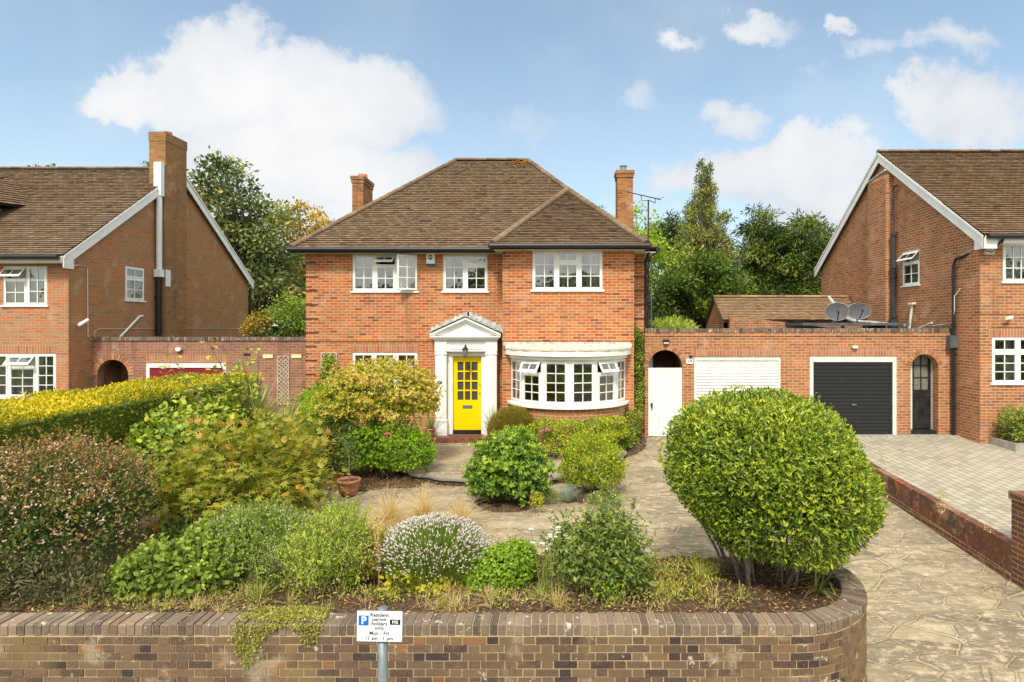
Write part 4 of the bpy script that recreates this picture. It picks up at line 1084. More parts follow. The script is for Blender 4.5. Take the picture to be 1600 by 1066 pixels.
# things fixed on it
def lamp_flat(px, py, label, mat='black', w=.17, h=.07, Y=GY):
    t_ = thing('bulkhead_light', label, 'lamp', (fx(px, Y), Y, fz(py, Y)), 'small wall lights on the garage walls'); x, z = fx(px, Y), fz(py, Y)
    m = MB(); m.box(x - w / 2, x + w / 2, Y - .09, Y - .015, z - .0, z + h); m.build('housing', M[mat], t_)
    m = MB(); m.box(x - w / 2 + .02, x + w / 2 - .02, Y - .094, Y - .016, z - h * .45, z - .001); m.build('diffuser', M['oldwhite'], t_)
lamp_flat(1040, 535, 'black bulkhead light above the white side gate')
lamp_flat(1334, 543, 'cream bulkhead light above the black garage door', 'oldwhite', .15, .05)
pl = thing('house_number_sign', 'white number 19 plate beside the white shutter door', 'sign', (gxx(1077), GY, gzz(564)))
m = MB(); m.box(gxx(1072), gxx(1082.5), GY - .03, GY - .014, gzz(568.5), gzz(560.5)); m.build('plate', M['signwhite'], pl)
text(pl, '19', (gxx(1077.3), GY - .0315, gzz(564.6)), .125, M['signblack'], bold=.002)
m = MB(); m.box(gxx(1077), gxx(1081), GY - .05, GY - .013, gzz(559.5), gzz(556)); m.build('lamp', M['black'], pl)
# rainwater hopper
rh_ = MB(); hx = fx(1484, GY)
rh_.box(hx - .13, hx + .16, GY - .20, GY - .02, gzz(543), gzz(541)); rh_.box(hx - .10, hx + .12, GY - .17, GY - .02, gzz(540.8), gzz(524)); rh_.tube([(hx + .02, GY - .1, gzz(543)), (hx + .05, GY - .1, gzz(549)), (hx + .2, GY - .12, gzz(553))], .03, 8)
tag(rh_.build('rainwater_hopper', M['felt'], None, (hx, GY, gzz(541))), 'dark hopper box fixed to the garage wall beside the long black downpipe', 'rainwater hopper')

# left block
KY = 16.4; kt = 2.69
def kx(px): return fx(px, KY)
def kz(py): return fz(py, KY)
gl = thing('garage_block', 'low sooty brick garage with maroon door and archway, behind the golden topped hedge', 'garage', (-10, KY, 0))
ka = (kx(152), kx(201), -.1, kz(562)); kg = (kx(228), kx(353), -.1, kz(567))
m = MB(); wall(m, (0, KY, 0), FX, FN, rect(LX + .002, HX0 - .002, -.1, kt), [rect(*kg), arch(*ka)], .24)
kw = m.build('wall', M['brick_old'], gl)
m = MB(); coping_row(m, LX + .01, HX0 - .05, KY, kt, seed=33); m.build('coping', M['coping'], gl)
m = MB(); m.box(kg[0] - .05, kg[1] + .05, KY - .006, KY + .04, kg[3] + .002, kg[3] + .225); m.build('lintel', M['brick_soldier'], kw)
arch_ring(gl, (ka[0] + ka[1]) / 2, KY, ka[3] - (ka[1] - ka[0]) / 2, (ka[1] - ka[0]) / 2, 'archbrick', 5, .16)
m = MB(); x0, x1, _, zt = kg; z = 0.0
while z < zt - .2:
    m.box(x0 + .09, x1 - .09, KY + .04, KY + .06, z, z + .09); z += .097
rd = m.build('garage_door', M['maroon'], gl, label='maroon ribbed garage door')
m = MB(); m.box(x0, x0 + .09, KY + .01, KY + .09, -.1, zt); m.box(x1 - .09, x1, KY + .01, KY + .09, -.1, zt); m.box(x0 + .09, x1 - .09, KY + .01, KY + .09, zt - .14, zt); m.build('frame', M['white'], rd)
m = MB(); m.box(LX, HX0, KY + .24, 20, 2.55, 2.6); m.build('roof', M['felt'], gl)
m = MB(); m.box(ka[1] + .02, ka[1] + .12, KY + .24, 20, -.1, 2.55); m.box(LX, ka[1], 18.0, 18.1, -.1, 2.6); m.build('passage_wall', M['blackpaint'], gl)
m = MB(); m.box(kx(180), kx(184), KY + .5, KY + .58, -.1, 2.2); m.build('door_frame', M['wood'], gl); m = MB(); m.box(kx(160), kx(174), KY + .7, KY + .76, -.1, 2.1); m.build('door', M['brownwood'], gl)
lamp_flat(281, 547, 'white security light on the left garage wall above the maroon door', 'white', .15, .07, KY)
for (px, lb) in ((419, 'pale yellow blank plate left of the narrow trellis'), (463.5, 'pale yellow blank plate right of the narrow trellis')):
    pt_ = MB(); pt_.box(kx(px - 7.5), kx(px + 8), KY - .03, KY - .004, kz(559.5), kz(554)); tag(pt_.build('wall_plate', M['paleyellow'], None, (kx(px), KY, kz(557))), lb, 'sign', 'yellow plates on the left garage wall')
m = MB(); m.box(kx(381), kx(391), KY - .02, KY - .003, kz(555.5), kz(552.5)); tag(m.build('air_vent', M['blackpaint'], None, (kx(386), KY, kz(554))), 'dark slotted air brick in the left garage wall above the hedge', 'vent')
def trellis(label, x0, x1, z0, z1, Y, pitch, mat='wood'):
    hw_ = .013
    t_ = thing('trellis', label, 'trellis', ((x0 + x1) / 2, Y, z0)); fr = Fr((x0, Y, z0), FX, FN); w, h = x1 - x0, z1 - z0
    m = MB(); fr.ring(m, 0, w, 0, h, .025, -.045, -.02); m.build('frame', M[mat], t_)
    m = MB()
    for sg in (1, -1):
        c = -h
        while c < h + w:
            # line v = sg*u + c clipped to the frame
            pts = []
            for (uu) in (0.02, w - .02):
                vv = sg * uu + c
                pts.append((uu, vv))
            (ua, va), (ub, vb) = pts
            def clipv(ua, va, ub, vb):
                for lim, s in ((.02, 1), (h - .02, -1)):
                    if (va - lim) * s < 0 and (vb - lim) * s < 0: return None
                    if (va - lim) * s < 0: tt = (lim - va) / (vb - va); ua, va = ua + (ub - ua) * tt, lim
                    if (vb - lim) * s < 0: tt = (lim - vb) / (va - vb); ub, vb = ub + (ua - ub) * tt, lim
                return ua, va, ub, vb
            r_ = clipv(ua, va, ub, vb)
            if r_ and abs(r_[0] - r_[2]) > .02:
                ua, va, ub, vb = r_; k = .008 * sg; dd0 = -.035 if sg > 0 else -.027
                m.hexa([fr.p(ua, va - hw_, dd0), fr.p(ub, vb - hw_, dd0), fr.p(ub, vb - hw_, dd0 - .007), fr.p(ua, va - hw_, dd0 - .007), fr.p(ua, va + hw_, dd0), fr.p(ub, vb + hw_, dd0), fr.p(ub, vb + hw_, dd0 - .007), fr.p(ua, va + hw_, dd0 - .007)])
            c += pitch
    m.build('lattice', M[mat], t_)
trellis('narrow grey wooden trellis on the left garage wall', kx(434), kx(452), kz(632), kz(556), KY - .05, .115)
trellis('wider trellis with a climber on the orange brick house', fx(502, Y0), fx(527, Y0), fz(640, Y0), fz(550.5, Y0), Y0 - .06, .22)

# ================================================================== RIGHT HOUSE
RX, RY0, RYR, RY1 = 10.69, 14.55, 18.85, 23.2
RE, RR = 5.42, 8.74
rh = thing('brick_house', 'orange brick gabled house with white bargeboards and black downpipe, beside the block paving', 'house', (13, RY0, .2))
XR = 22.0
rf = (11.27, 12.75, 4.23, 5.18); rgw = (11.0, 12.9, 1.68, 2.83)
m = MB()
wall(m, (0, RY0, 0), FX, FN, rect(RX + .001, XR, -.1, RE - .1), [rect(*rf), rect(*rgw)])
m.box(RX, XR, RY0 - .02, RY0, 3.42, 3.49); m.box(RX + .3, XR, RY0 - .02, RY0, 3.08, 3.14)
m.build('wall', M['brick_tan'], rh)
m = MB(); wall(m, (0, RY1, 0), FX, (0, 1, 0), rect(RX + .3, XR, -.1, RE - .1), []); m.build('rear_wall', M['brick_tan'], rh)
m = MB(); ry = (16.95, 17.78, 4.33, 5.36)
wall(m, (RX, 0, 0), (0, 1, 0), (-1, 0, 0), [(RY0 + .004, -.1), (RY1, -.1), (RY1, RE - .1), (RYR, RR - .12), (RY0 + .004, RE - .1)], [rect(*ry)])
m.build('wall', M['brick_tan'], rh, label='tall gable wall')
m = MB(); m.box(rgw[0] - .1, rgw[1] + .1, RY0 - .006, RY0 + .05, 2.832, 3.06); m.build('lintel', M['brick_soldier'], rh)
m = MB(); m.box(RX + .3, XR, 17.9, 18.0, 0, 5.3); m.box(RX + .3, XR, RY0 + .3, RY1 - .3, 2.95, 3.15); m.box(RX + .3, XR, RY0 + .3, RY1 - .3, 5.3, 5.35); m.box(XR, XR + .1, RY0, RY1, 0, 5.3); m.build('interior', M['interior'], rh)
a = (RX - OV, 14.22, RE - .06); b = (XR, 14.22, RE - .06); c = (XR, RYR, RR); d = (RX - OV, RYR, RR); e = (RX - OV, 23.48, RE - .06); f = (XR, 23.48, RE - .06)
m = MB(); tile_roof(m, [a, b, c, d], seed=41); tile_roof(m, [f, e, d, c], seed=42)
rroof = m.build('roof', M['tile_side'], rh)
m = MB(); caps(m, up(d), up(c), seed=43); m.build('ridge_tiles', M['tile_side'], rroof)
m = verge(rh, RX - OV + .04, -1, 14.24, RYR, 23.46, RE - .08, RR - .02, dep=.30)
m.poly([(RX - OV + .03, 14.24, RE - .08), (RX - OV + .03, 14.24, RE - .40), (RX - OV + .03, 14.56, RE - .40), (RX - OV + .03, 14.56, RE + .15)])
m.poly([(RX - OV + .02, 14.24, RE - .40), (RX + .2, 14.24, RE - .40), (RX + .2, 14.24, RE - .08), (RX - OV + .02, 14.24, RE - .08)])
m.build('bargeboard', M['white'], rh)
m = MB(); m.box(RX + .2, XR, 14.245, 14.265, RE - .27, RE - .08); m.box(RX - .1, XR, 14.265, RY0, RE - .27, RE - .25); m.build('fascia', M['white'], rh)
m = MB(); m.tube([(RX - .08, 14.16, RE - .11), (XR, 14.16, RE - .11)], .06, 10); m.build('gutter', M['black'], rh)
m = MB(); m.tube([(10.98, 14.16, RE - .12), (10.98, 14.2, RE - .24), (10.60, 15.3, RE - .55), (10.60, 15.38, RE - .72), (10.60, 15.38, .22)], .042, 10)
for z in (4.4, 3.1, 1.4): m.tube([(10.60, 15.38, z), (10.60, 15.38, z + .05)], .055, 10); 
m.build('downpipe', M['black'], rh, label='black swan necked downpipe')
m = MB(); m.box(RX - .24, RX - .001, 18.27, 19.3, 2.8, 7.78)
m.hexa([(RX - .24, 18.27, 7.78), (RX - .001, 18.27, 7.78), (RX - .001, 19.3, 7.78), (RX - .24, 19.3, 7.78), (RX - .05, 18.27, 8.0), (RX - .001, 18.27, 8.0), (RX - .001, 19.3, 7.95), (RX - .05, 19.3, 7.95)])
rb = m.build('chimney_breast', M['brick_tan'], rh)
m = MB(); m.tube([(RX - .26, 18.25, 8.02), (RX - .26, 19.35, 7.84)], .03, 6); m.build('flashing', M['lead'], rb)
m = MB(); m.tube([(RX - .10, 17.9, 7.45), (RX - .10, 18.03, 7.45), (RX - .10, 18.08, 7.35), (RX - .10, 18.08, 5.9)], .03, 8); m.tube([(RX - .10, 18.08, 6.0), (RX - .10, 18.08, 2.95)], .06, 12)
for z, r in ((5.9, .085), (4.9, .09), (4.6, .085), (3.35, .09), (3.2, .13), (3.05, .12)): m.tube([(RX - .10, 18.08, z), (RX - .10, 18.08, z + .12)], r, 12)
m.build('soil_pipe', M['iron'], rh)
m = MB(); m.tube([(RX - .06, 17.35, 2.95), (RX - .06, 17.2, 3.75)], .035, 8); m.box(RX - .13, RX - .01, 17.1, 17.3, 3.74, 3.80); m.tube([(RX - .2, 17.6, 2.96), (RX - .06, 17.0, 3.0), (RX - .06, 16.3, 3.2)], .025, 8); m.build('waste_pipe', M['oldwhite'], rh)
m = MB(); m.tube([(RX - .03, 15.2, 4.1), (RX - .12, 15.30, 3.9), (RX - .12, 15.3, 3.5), (RX - .05, 15.5, 3.2), (RX - .03, 15.8, 3.15), (RX - .03, 16.5, 3.10)], .012, 6); m.tube([(RX + .05, 14.5, 5.1), (RX - .03, 14.6, 5.1), (RX - .03, 15.2, 4.95)], .012, 6); m.build('cable', M['cream'], rh)
x0, x1, z0, z1 = rf; w, h = x1 - x0, z1 - z0
window(rh, (x0, RY0 + .02, z0), FX, FN, w, h, [(0, w * .5, 0, h, 3, 3), (w * .5, w, 0, h, 2, 3)], curtains=[(.03, w - .03, 'greencurtain')])
x0, x1, z0, z1 = rgw; w, h = x1 - x0, z1 - z0
window(rh, (x0, RY0 + .02, z0), FX, FN, w, h, [(0, w * .34, 0, h * .68, 2, 3), (0, w * .34, h * .68, h, 2, 1), (w * .34, w * .68, 0, h * .68, 2, 3), (w * .34, w * .68, h * .68, h, 2, 1), (w * .68, w, 0, h, 2, 4)], curtains=[(.45, .75, 'curtain')])
y0, y1, z0, z1 = ry; w = y1 - y0; h = z1 - z0
window(rh, (RX + .02, y1, z0), (0, -1, 0), (-1, 0, 0), w, h, [(0, w, 0, .68, 2, 2), (0, w, .68, h, 2, 1, 'top', 42)], curtains=[(.04, .75, 'curtain')])
al = thing('alarm_box', 'cream triangular alarm box on the house beside the block paved drive', 'alarm box', (fx(1543, RY0), RY0, fz(392, RY0)))
xc, zc = fx(1544, RY0), fz(391, RY0); s = .0161
m = MB(); pl_ = [(-8, -3.5), (-5.5, -7), (5.5, -7), (8, -3.5), (2, 6.5), (-2, 6.5)]; pl_ = [(xc + a * s, zc + b * s) for a, b in pl_]
m.add([(x, RY0 - .07, z) for x, z in pl_] + [(x, RY0 - .001, z) for x, z in pl_], [tuple(range(6))] + [(i, (i + 1) % 6, (i + 1) % 6 + 6, i + 6) for i in range(6)]); m.build('case', M['cream'], al)
text(al, 'Aegis', (xc, RY0 - .0715, zc - .035), .095, M['signblack'], bold=.001)
m = MB(); m.poly([(xc - .03, RY0 - .072, zc + .0), (xc + .03, RY0 - .072, zc + .0), (xc, RY0 - .072, zc + .07)]); m.build('badge', M['claypot'], al)
cr = thing('security_camera', 'white bullet camera on the front of the house beside the block paved drive', 'security camera', (fx(1572, RY0), RY0, fz(497, RY0)))
x, z = fx(1572, RY0), fz(497, RY0)
m = MB(); m.tube([(x + .06, RY0, z), (x + .04, RY0 - .1, z)], .03, 8); m.build('bracket', M['white'], cr); m = MB(); m.tube([(x - .10, RY0 - .16, z - .01), (x + .06, RY0 - .10, z + .01)], .045, 12); m.build('body', M['white'], cr)
m = MB(); m.box(10.95, 14, 13.75, 13.85, .1, .32); m.box(10.95, 11.05, 13.85, RY0 - .01, .1, .32); tag(m.build('planter_kerb', M['concrete'], None, (11, 13.8, .1)), 'low pale concrete kerb round the conifer bed beside the block paving', 'kerb')
m = MB(); m.box(11.05, 14, 13.85, RY0 - .02, .1, .27); tag(m.build('planter_soil', M['soil'], None, (11.5, 14, .2)), kind='structure')

# ---- building behind the garage, dishes
ob = thing('outbuilding', 'small brick outbuilding with sandy tiled roof behind the garages', 'outbuilding', (8, 21, 0))
bx0, bx1 = 5.82, 10.6
m = MB(); wall(m, (bx0, 0, 0), (0, 1, 0), (-1, 0, 0), [(19.9, 0), (22.1, 0), (22.1, 3.15), (20.95, 4.02), (19.9, 3.2)], [], .2)
wall(m, (0, 19.9, 0), FX, FN, rect(bx0 + .001, bx1, 0, 3.2), [], .2)
m.hexa([(bx0 + .15, 19.7, 2.85), (8.4, 17.2, 2.85), (8.4, 17.4, 2.85), (bx0 + .15, 19.9, 2.85), (bx0 + .15, 19.7, 3.45), (8.4, 17.2, 3.02), (8.4, 17.4, 3.02), (bx0 + .15, 19.9, 3.45)])
m.build('wall', M['brick_tan'], ob)
m = MB(); tile_roof(m, [(bx0 - .06, 19.75, 3.30), (bx1, 19.75, 3.30), (bx1, 20.95, 4.12), (bx0 - .06, 20.95, 4.12)], gauge=.1, seed=51); tile_roof(m, [(bx1, 22.2, 3.25), (bx0 - .06, 22.2, 3.25), (bx0 - .06, 20.95, 4.12), (bx1, 20.95, 4.12)], gauge=.1, seed=52)
br_ = m.build('roof', M['tile_shed'], ob)
m = MB(); caps(m, (bx0 - .06, 20.95, 4.15), (bx1, 20.95, 4.15), r=.08, seed=53); m.build('ridge_tiles', M['tile_shed'], br_)
m = MB(); m.box(7.3, 10.44, 17.0, 19.74, 3.12, 3.2); m.build('flat_roof', M['felt'], ob)
m = MB(); m.tube([(9.9, 20.9, 4.15), (9.95, 19.9, 3.42), (9.5, 18.4, 3.26), (10.3, 17.0, 3.12)], [.05, .06, .06, .04], 6); m.build('flashing', M['lead'], ob)
def dish(px, py, Y, w, h, label, tilt, yaw):
    x, z = fx(px, Y), fz(py, Y)
    t_ = thing('satellite_dish', label, 'satellite dish', (x, Y, z - .35), 'pair of satellite dishes behind the garage')
    mt_ = Matrix.Translation((x, Y, z)) @ Matrix.Rotation(R(yaw), 4, 'Z') @ Matrix.Rotation(R(90 - tilt), 4, 'X')
    m = MB(); n = 28; rings = [0, .35, .7, 1.0]
    o = 0; m.v.append(tuple(mt_ @ Vector((0, 0, -.07))))
    for r in rings[1:]:
        for k in range(n): th = 2 * math.pi * k / n; m.v.append(tuple(mt_ @ Vector((w * r * math.cos(th), h * r * math.sin(th), -.07 * (1 - r * r)))))
    for k in range(n): m.f.append((0, 1 + k, 1 + (k + 1) % n)); m.c.append(.5)
    for i in range(2):
        for k in range(n): a = 1 + i * n + k; b = 1 + i * n + (k + 1) % n; m.f.append((a, a + n, b + n, b)); m.c.append(.5)
    m.build('reflector', M['dish'], t_, smooth=True)
    m = MB(); m.tube([mt_ @ Vector((w * 1.0 * math.cos(2 * math.pi * k / n), h * math.sin(2 * math.pi * k / n), 0)) for k in range(n + 1)], .008, 6); m.build('rim', M['steel'], t_)
    m = MB(); e = mt_ @ Vector((0, -h * .45, .38)); m.tube([mt_ @ Vector((0, -h * .98, .0)), e], .014, 6); m.tube([e, e + Vector((0, .05, .05))], .03, 8); m.build('arm', M['blackpaint'], t_)
    m = MB(); m.tube([(x, Y + .08, z), (x, Y + .1, z - .28), (x + .02, Y + .1, 3.12)], .022, 8); m.build('mast', M['steel'], t_)
dish(1308, 487, 17.6, .33, .28, 'larger left dish of the two grey satellite dishes', 12, -20)
dish(1342, 486, 17.5, .33, .25, 'smaller right dish of the two grey satellite dishes', 14, -12)

# ---- aerial on the right corner of the house
ae = thing('tv_aerial', 'thin rusty pole with a rooftop aerial at the right corner of the orange brick house', 'aerial', (2.62, 16, 3.0))
ax, ay_ = fx(1013, 16.0), 16.0
m = MB(); m.tube([(ax, ay_, 3.0), (ax, ay_, fz(313, 16))], .022, 8); m.build('mast', M['rust'], ae)
m = MB(); m.tube([(ax + .09, ay_ + .03, 3.0), (ax + .09, ay_ + .03, 5.3)], .018, 6); m.tube([(ax + .02, ay_ - .05, 4.7), (ax + .02, ay_ - .05, 4.85)], .05, 8); m.build('insulator', M['steel'], ae)
m = MB(); p0 = Vector((fx(982, 16), 16.3, fz(296, 16))); p1 = Vector((fx(1028, 16), 15.6, fz(317, 16)))
m.tube([p0, p1], .016, 6); dd_ = (p1 - p0).normalized(); sd2 = dd_.cross(Z3).normalized()
for k in range(12):
    p = p0.lerp(p1, .04 + .5 * k / 12 if k < 8 else .75 + .05 * (k - 8)); L_ = .13 if k < 8 else .20; m.tube([p - sd2 * L_, p + sd2 * L_], .008, 4)
for (s1, s2) in ((1, 1), (-1, 1)): m.tube([p1 + Vector((0, 0, 0)) - dd_ * .05, p1 + Vector((.08 * s1, 0, .07))], .006, 4)
m.tube([p0.lerp(p1, .42), p0.lerp(p1, .45) - Z3 * .16, (ax, 16, fz(313, 16)), p0.lerp(p1, .85) - Z3 * .12, p0.lerp(p1, .85)], .012, 5)
m.build('antenna', M['rust'], ae)

# ---- things on the front
al = thing('alarm_box', 'white alarm box with round navy badge under the eaves between the top windows', 'alarm box', (fx(672, Y0), Y0, fz(403, Y0)))
x0, x1, z0, z1 = fx(667, Y0), fx(680, Y0), fz(412.5, Y0), fz(395, Y0)
m = MB(); m.box(x0, x1, Y0 - .08, Y0 - .001, z0, z1); m.build('case', M['signwhite'], al)
m = MB(); m.box(x0 + .01, x1 - .005, Y0 - .075, Y0 - .003, z0 - .05, z0 - .001); m.build('base', M['navy'], al)
m = MB(); xc, zc, rr_ = (x0 + x1) / 2 - .005, fz(402.8, Y0), .066; m.poly([(xc + rr_ * math.cos(2 * math.pi * k / 24), Y0 - .0815, zc + rr_ * math.sin(2 * math.pi * k / 24)) for k in range(24)]); m.build('badge', M['navy'], al)
text(al, 'ADT', (xc, Y0 - .083, zc), .062, M['signwhite'], bold=.0015)
nb_ = thing('house_number_sign', 'small oval dark green number 17 plate on the white door surround', 'sign', (fx(686.5, PYF), PYF, fz(598, PYF)))
xc, zc = fx(687, PYF), fz(597.5, PYF)
m = MB(); q = [(xc + .068 * math.cos(2 * math.pi * k / 24), zc + .042 * math.sin(2 * math.pi * k / 24)) for k in range(24)]
m.add([(x, PYF - .028, z) for x, z in q] + [(x, PYF - .012, z) for x, z in q], [tuple(range(24))] + [(i, (i + 1) % 24, (i + 1) % 24 + 24, i + 24) for i in range(24)])
M['darkgreen'] = plain('dark_green_enamel', (.03, .05, .04), .3, .05, 3); m.build('plate', M['darkgreen'], nb_)
text(nb_, '17', (xc, PYF - .0295, zc), .06, M['signwhite'], bold=.001)
wl = thing('wall_lantern', 'small black lantern with glass shade above the yellow front door', 'lamp', (cxm, PYF, fz(552, PYF)))
xc, zc = fx(728, PYF), fz(549, PYF)
m = MB(); m.tube([(xc, PYF + .02, zc + .14), (xc, PYF - .07, zc + .16), (xc, PYF - .12, zc + .12)], .018, 8); m.lathe([(.002, .14), (.08, .07), (.088, .05), (.07, .04)], (xc, PYF - .12, zc), 12); m.lathe([(.04, -.13), (.016, -.155), (.0, -.18)], (xc, PYF - .12, zc), 10); m.build('bracket', M['black'], wl)
m = MB(); m.lathe([(.075, .04), (.068, -.05), (.04, -.13)], (xc, PYF - .12, zc), 12); m.build('shade', M['silverglass'], wl, smooth=True)

# ---- parking sign
SY = 4.4; sx = fx(595, SY)
sg = thing('parking_sign', 'white resident permit parking sign on a grey pole in front of the dark brick wall', 'sign', (sx, SY, -.74))
m = MB(); m.tube([(sx, SY + .05, -.75), (sx, SY + .05, fz(957, SY))], .037, 20); m.lathe([(.039, 0), (.039, .008), (.03, .014), (.001, .016)], (sx, SY + .05, fz(957, SY)), 20); m.build('pole', M['steel'], sg, smooth=True)
tl = R(1.0)
SO = Vector((fx(593.5, SY), SY, (fz(953.5, SY) + fz(1003, SY)) / 2)); SW, SH = 72 / F * SY, 49 / F * SY
sux = Vector((math.cos(tl), 0, -math.sin(tl))); suz = Vector((math.sin(tl), 0, math.cos(tl)))
def sp(u, v, d): return SO + sux * u + suz * v + Vector((0, -d, 0))
def sbox(mb, u0, u1, v0, v1, d0, d1): mb.hexa([sp(u0, v0, d1), sp(u1, v0, d1), sp(u1, v0, d0), sp(u0, v0, d0), sp(u0, v1, d1), sp(u1, v1, d1), sp(u1, v1, d0), sp(u0, v1, d0)])
m = MB(); sbox(m, -SW / 2, SW / 2, -SH / 2, SH / 2, 0, .004); sbox(m, -SW / 2, SW / 2, SH * .2, SH * .3, -.014, 0); sbox(m, -SW / 2, SW / 2, -SH * .3, -SH * .2, -.014, 0); pn = m.build('panel', M['steel'], sg)
m = MB(); sbox(m, -SW / 2 + .004, SW / 2 - .004, -SH / 2 + .004, SH / 2 - .004, .0042, .0055); m.build('face', M['signwhite'], sg)
k = SW / 568.0       # the face measures 568 x 378 in my enlargement
def su(px, py): return ((px - 504) * k, -(py - 374) * k)
m = MB(); a = su(244, 366); b = su(368, 243); sbox(m, a[0], b[0], a[1], b[1], .006, .0066); m.build('blue_square', M['signblue'], sg)
m = MB(); a = su(630, 352); b = su(758, 288); sbox(m, a[0], b[0], a[1], b[1], .006, .0066); m.build('zone_square', M['signblack'], sg)
rotS = Matrix.Rotation(tl, 4, 'Y') @ Matrix.Rotation(R(90), 4, 'X'); re = rotS.to_euler()
def st(body, px, py, size, mat, bold, d=.0064, loose=1.0):
    u_, v_ = su(px, py); text(sg, body, sp(u_, v_, d), size * k, mat, tuple(re), bold * k, ext=.0003, loose=loose)
st('P', 309, 306, 128, M['signwhite'], 4, .0075); st('MS', 694, 321, 58, M['signwhite'], 1.5, .0075, 1.1)
for body, px, py, sz in (('Resident', 500, 236, 62), ('permit', 500, 290, 62), ('holders', 500, 343, 62), ('only', 500, 396, 62), ('Mon - Fri', 500, 460, 61), ('11 am - 1 pm', 498, 523, 61)): st(body, px, py, sz, M['signblack'], 1.2, .0062, 1.05)

# ---- low wall between the drives, brick pier
lw_ = thing('low_wall', 'low brown stained wall dividing the stone drive from the block paving', 'wall', (6.6, 9, -.4))
m = MB(); mbk = MB(); N = 24; ya, yb = 8.24, 15.4
def lx(y): return 6.50 + (y - 8.24) * .062
for k in range(6):
    y0 = ya + (yb - ya) * k / 6 + (.012 if k else 0); y1 = ya + (yb - ya) * (k + 1) / 6
    def zt(y): return np.interp(y, [8.2, 12.3, 15.6], [.03, .125, .26])
    def zb(y): return float(Dh(y)) + .12
    p = [(lx(y0), y0, zb(y0)), (lx(y0) + .16, y0, zb(y0)), (lx(y1) + .16, y1, zb(y1)), (lx(y1), y1, zb(y1)), (lx(y0), y0, zt(y0)), (lx(y0) + .16, y0, zt(y0)), (lx(y1) + .16, y1, zt(y1)), (lx(y1), y1, zt(y1))]
    m.hexa(p); q = [(x - (.02 if i in (0, 3, 4, 7) else 0), y, z - (.3 if i < 4 else 0)) for i, (x, y, z) in enumerate(p[:4] + p[:4])]
    q = [(x - (.025 if i in (0, 3) else 0), y, z - .3) for i, (x, y, z) in enumerate(p[:4])] + [(x - (.025 if i in (0, 3) else 0), y, z - .002) for i, (x, y, z) in enumerate(p[:4])]
    mbk.hexa(q)
m.build('boards', M['board'], lw_); mbk.build('brick_base', M['brick_pier'], lw_)
m = MB(); m.box(6.5, 6.98, 7.45, 8.235, -.8, .68); m.box(6.475, 7.0, 7.42, 8.26, .68, .79)
fw_ = MB(); fw_.box(7.0, 24, 7.5, 7.72, -.8, .45); tag(fw_.build('boundary_wall', M['brick_pier'], None, (12, 7.6, -.8)), 'low dark brick street wall running right from the gate pier', 'wall')
tag(m.build('brick_pier', M['brick_pier'], None, (6.7, 7.9, -.5)), 'dark brick gate pier at the street end of the low dividing wall', 'pier')

# ---- far parked car, distant house wall
cz = 2.0 + .0; cyy = 56.0; cxx = fx(425, cyy); cz0 = fz(512, cyy) - .2
car = thing('parked_car', 'silver car parked far behind the gap between the houses', 'car', (cxx, cyy, cz0))
m = MB(); prof = [(-2.0, .35), (-2.05, .7), (-1.9, .95), (-1.3, 1.0), (-.7, 1.42), (.7, 1.45), (1.5, 1.05), (2.0, .98), (2.1, .6), (2.0, .35)]
for s_, y in ((1, -.85), (-1, .85)): m.poly([(cxx + a, cyy + y, cz0 + b) for a, b in prof][::s_])
for i in range(len(prof)): a, b = prof[i], prof[(i + 1) % len(prof)]; m.poly([(cxx + a[0], cyy - .85, cz0 + a[1]), (cxx + b[0], cyy - .85, cz0 + b[1]), (cxx + b[0], cyy + .85, cz0 + b[1]), (cxx + a[0], cyy + .85, cz0 + a[1])])
m.build('body', M['silver'], car)
m = MB(); m.poly([(cxx + a, cyy - .86, cz0 + b) for a, b in [(-1.1, 1.02), (-.65, 1.36), (0, 1.38), (0, 1.02)]]); m.poly([(cxx + a, cyy - .86, cz0 + b) for a, b in [(.08, 1.02), (.08, 1.38), (.65, 1.38), (1.3, 1.04)]]); m.build('window', M['black'], car)
for dx in (-1.3, 1.3): m = MB(); m.tube([(cxx + dx, cyy - .88, cz0 + .32), (cxx + dx, cyy - .65, cz0 + .32)], .32, 16); m.build('wheel', M['black'], car)

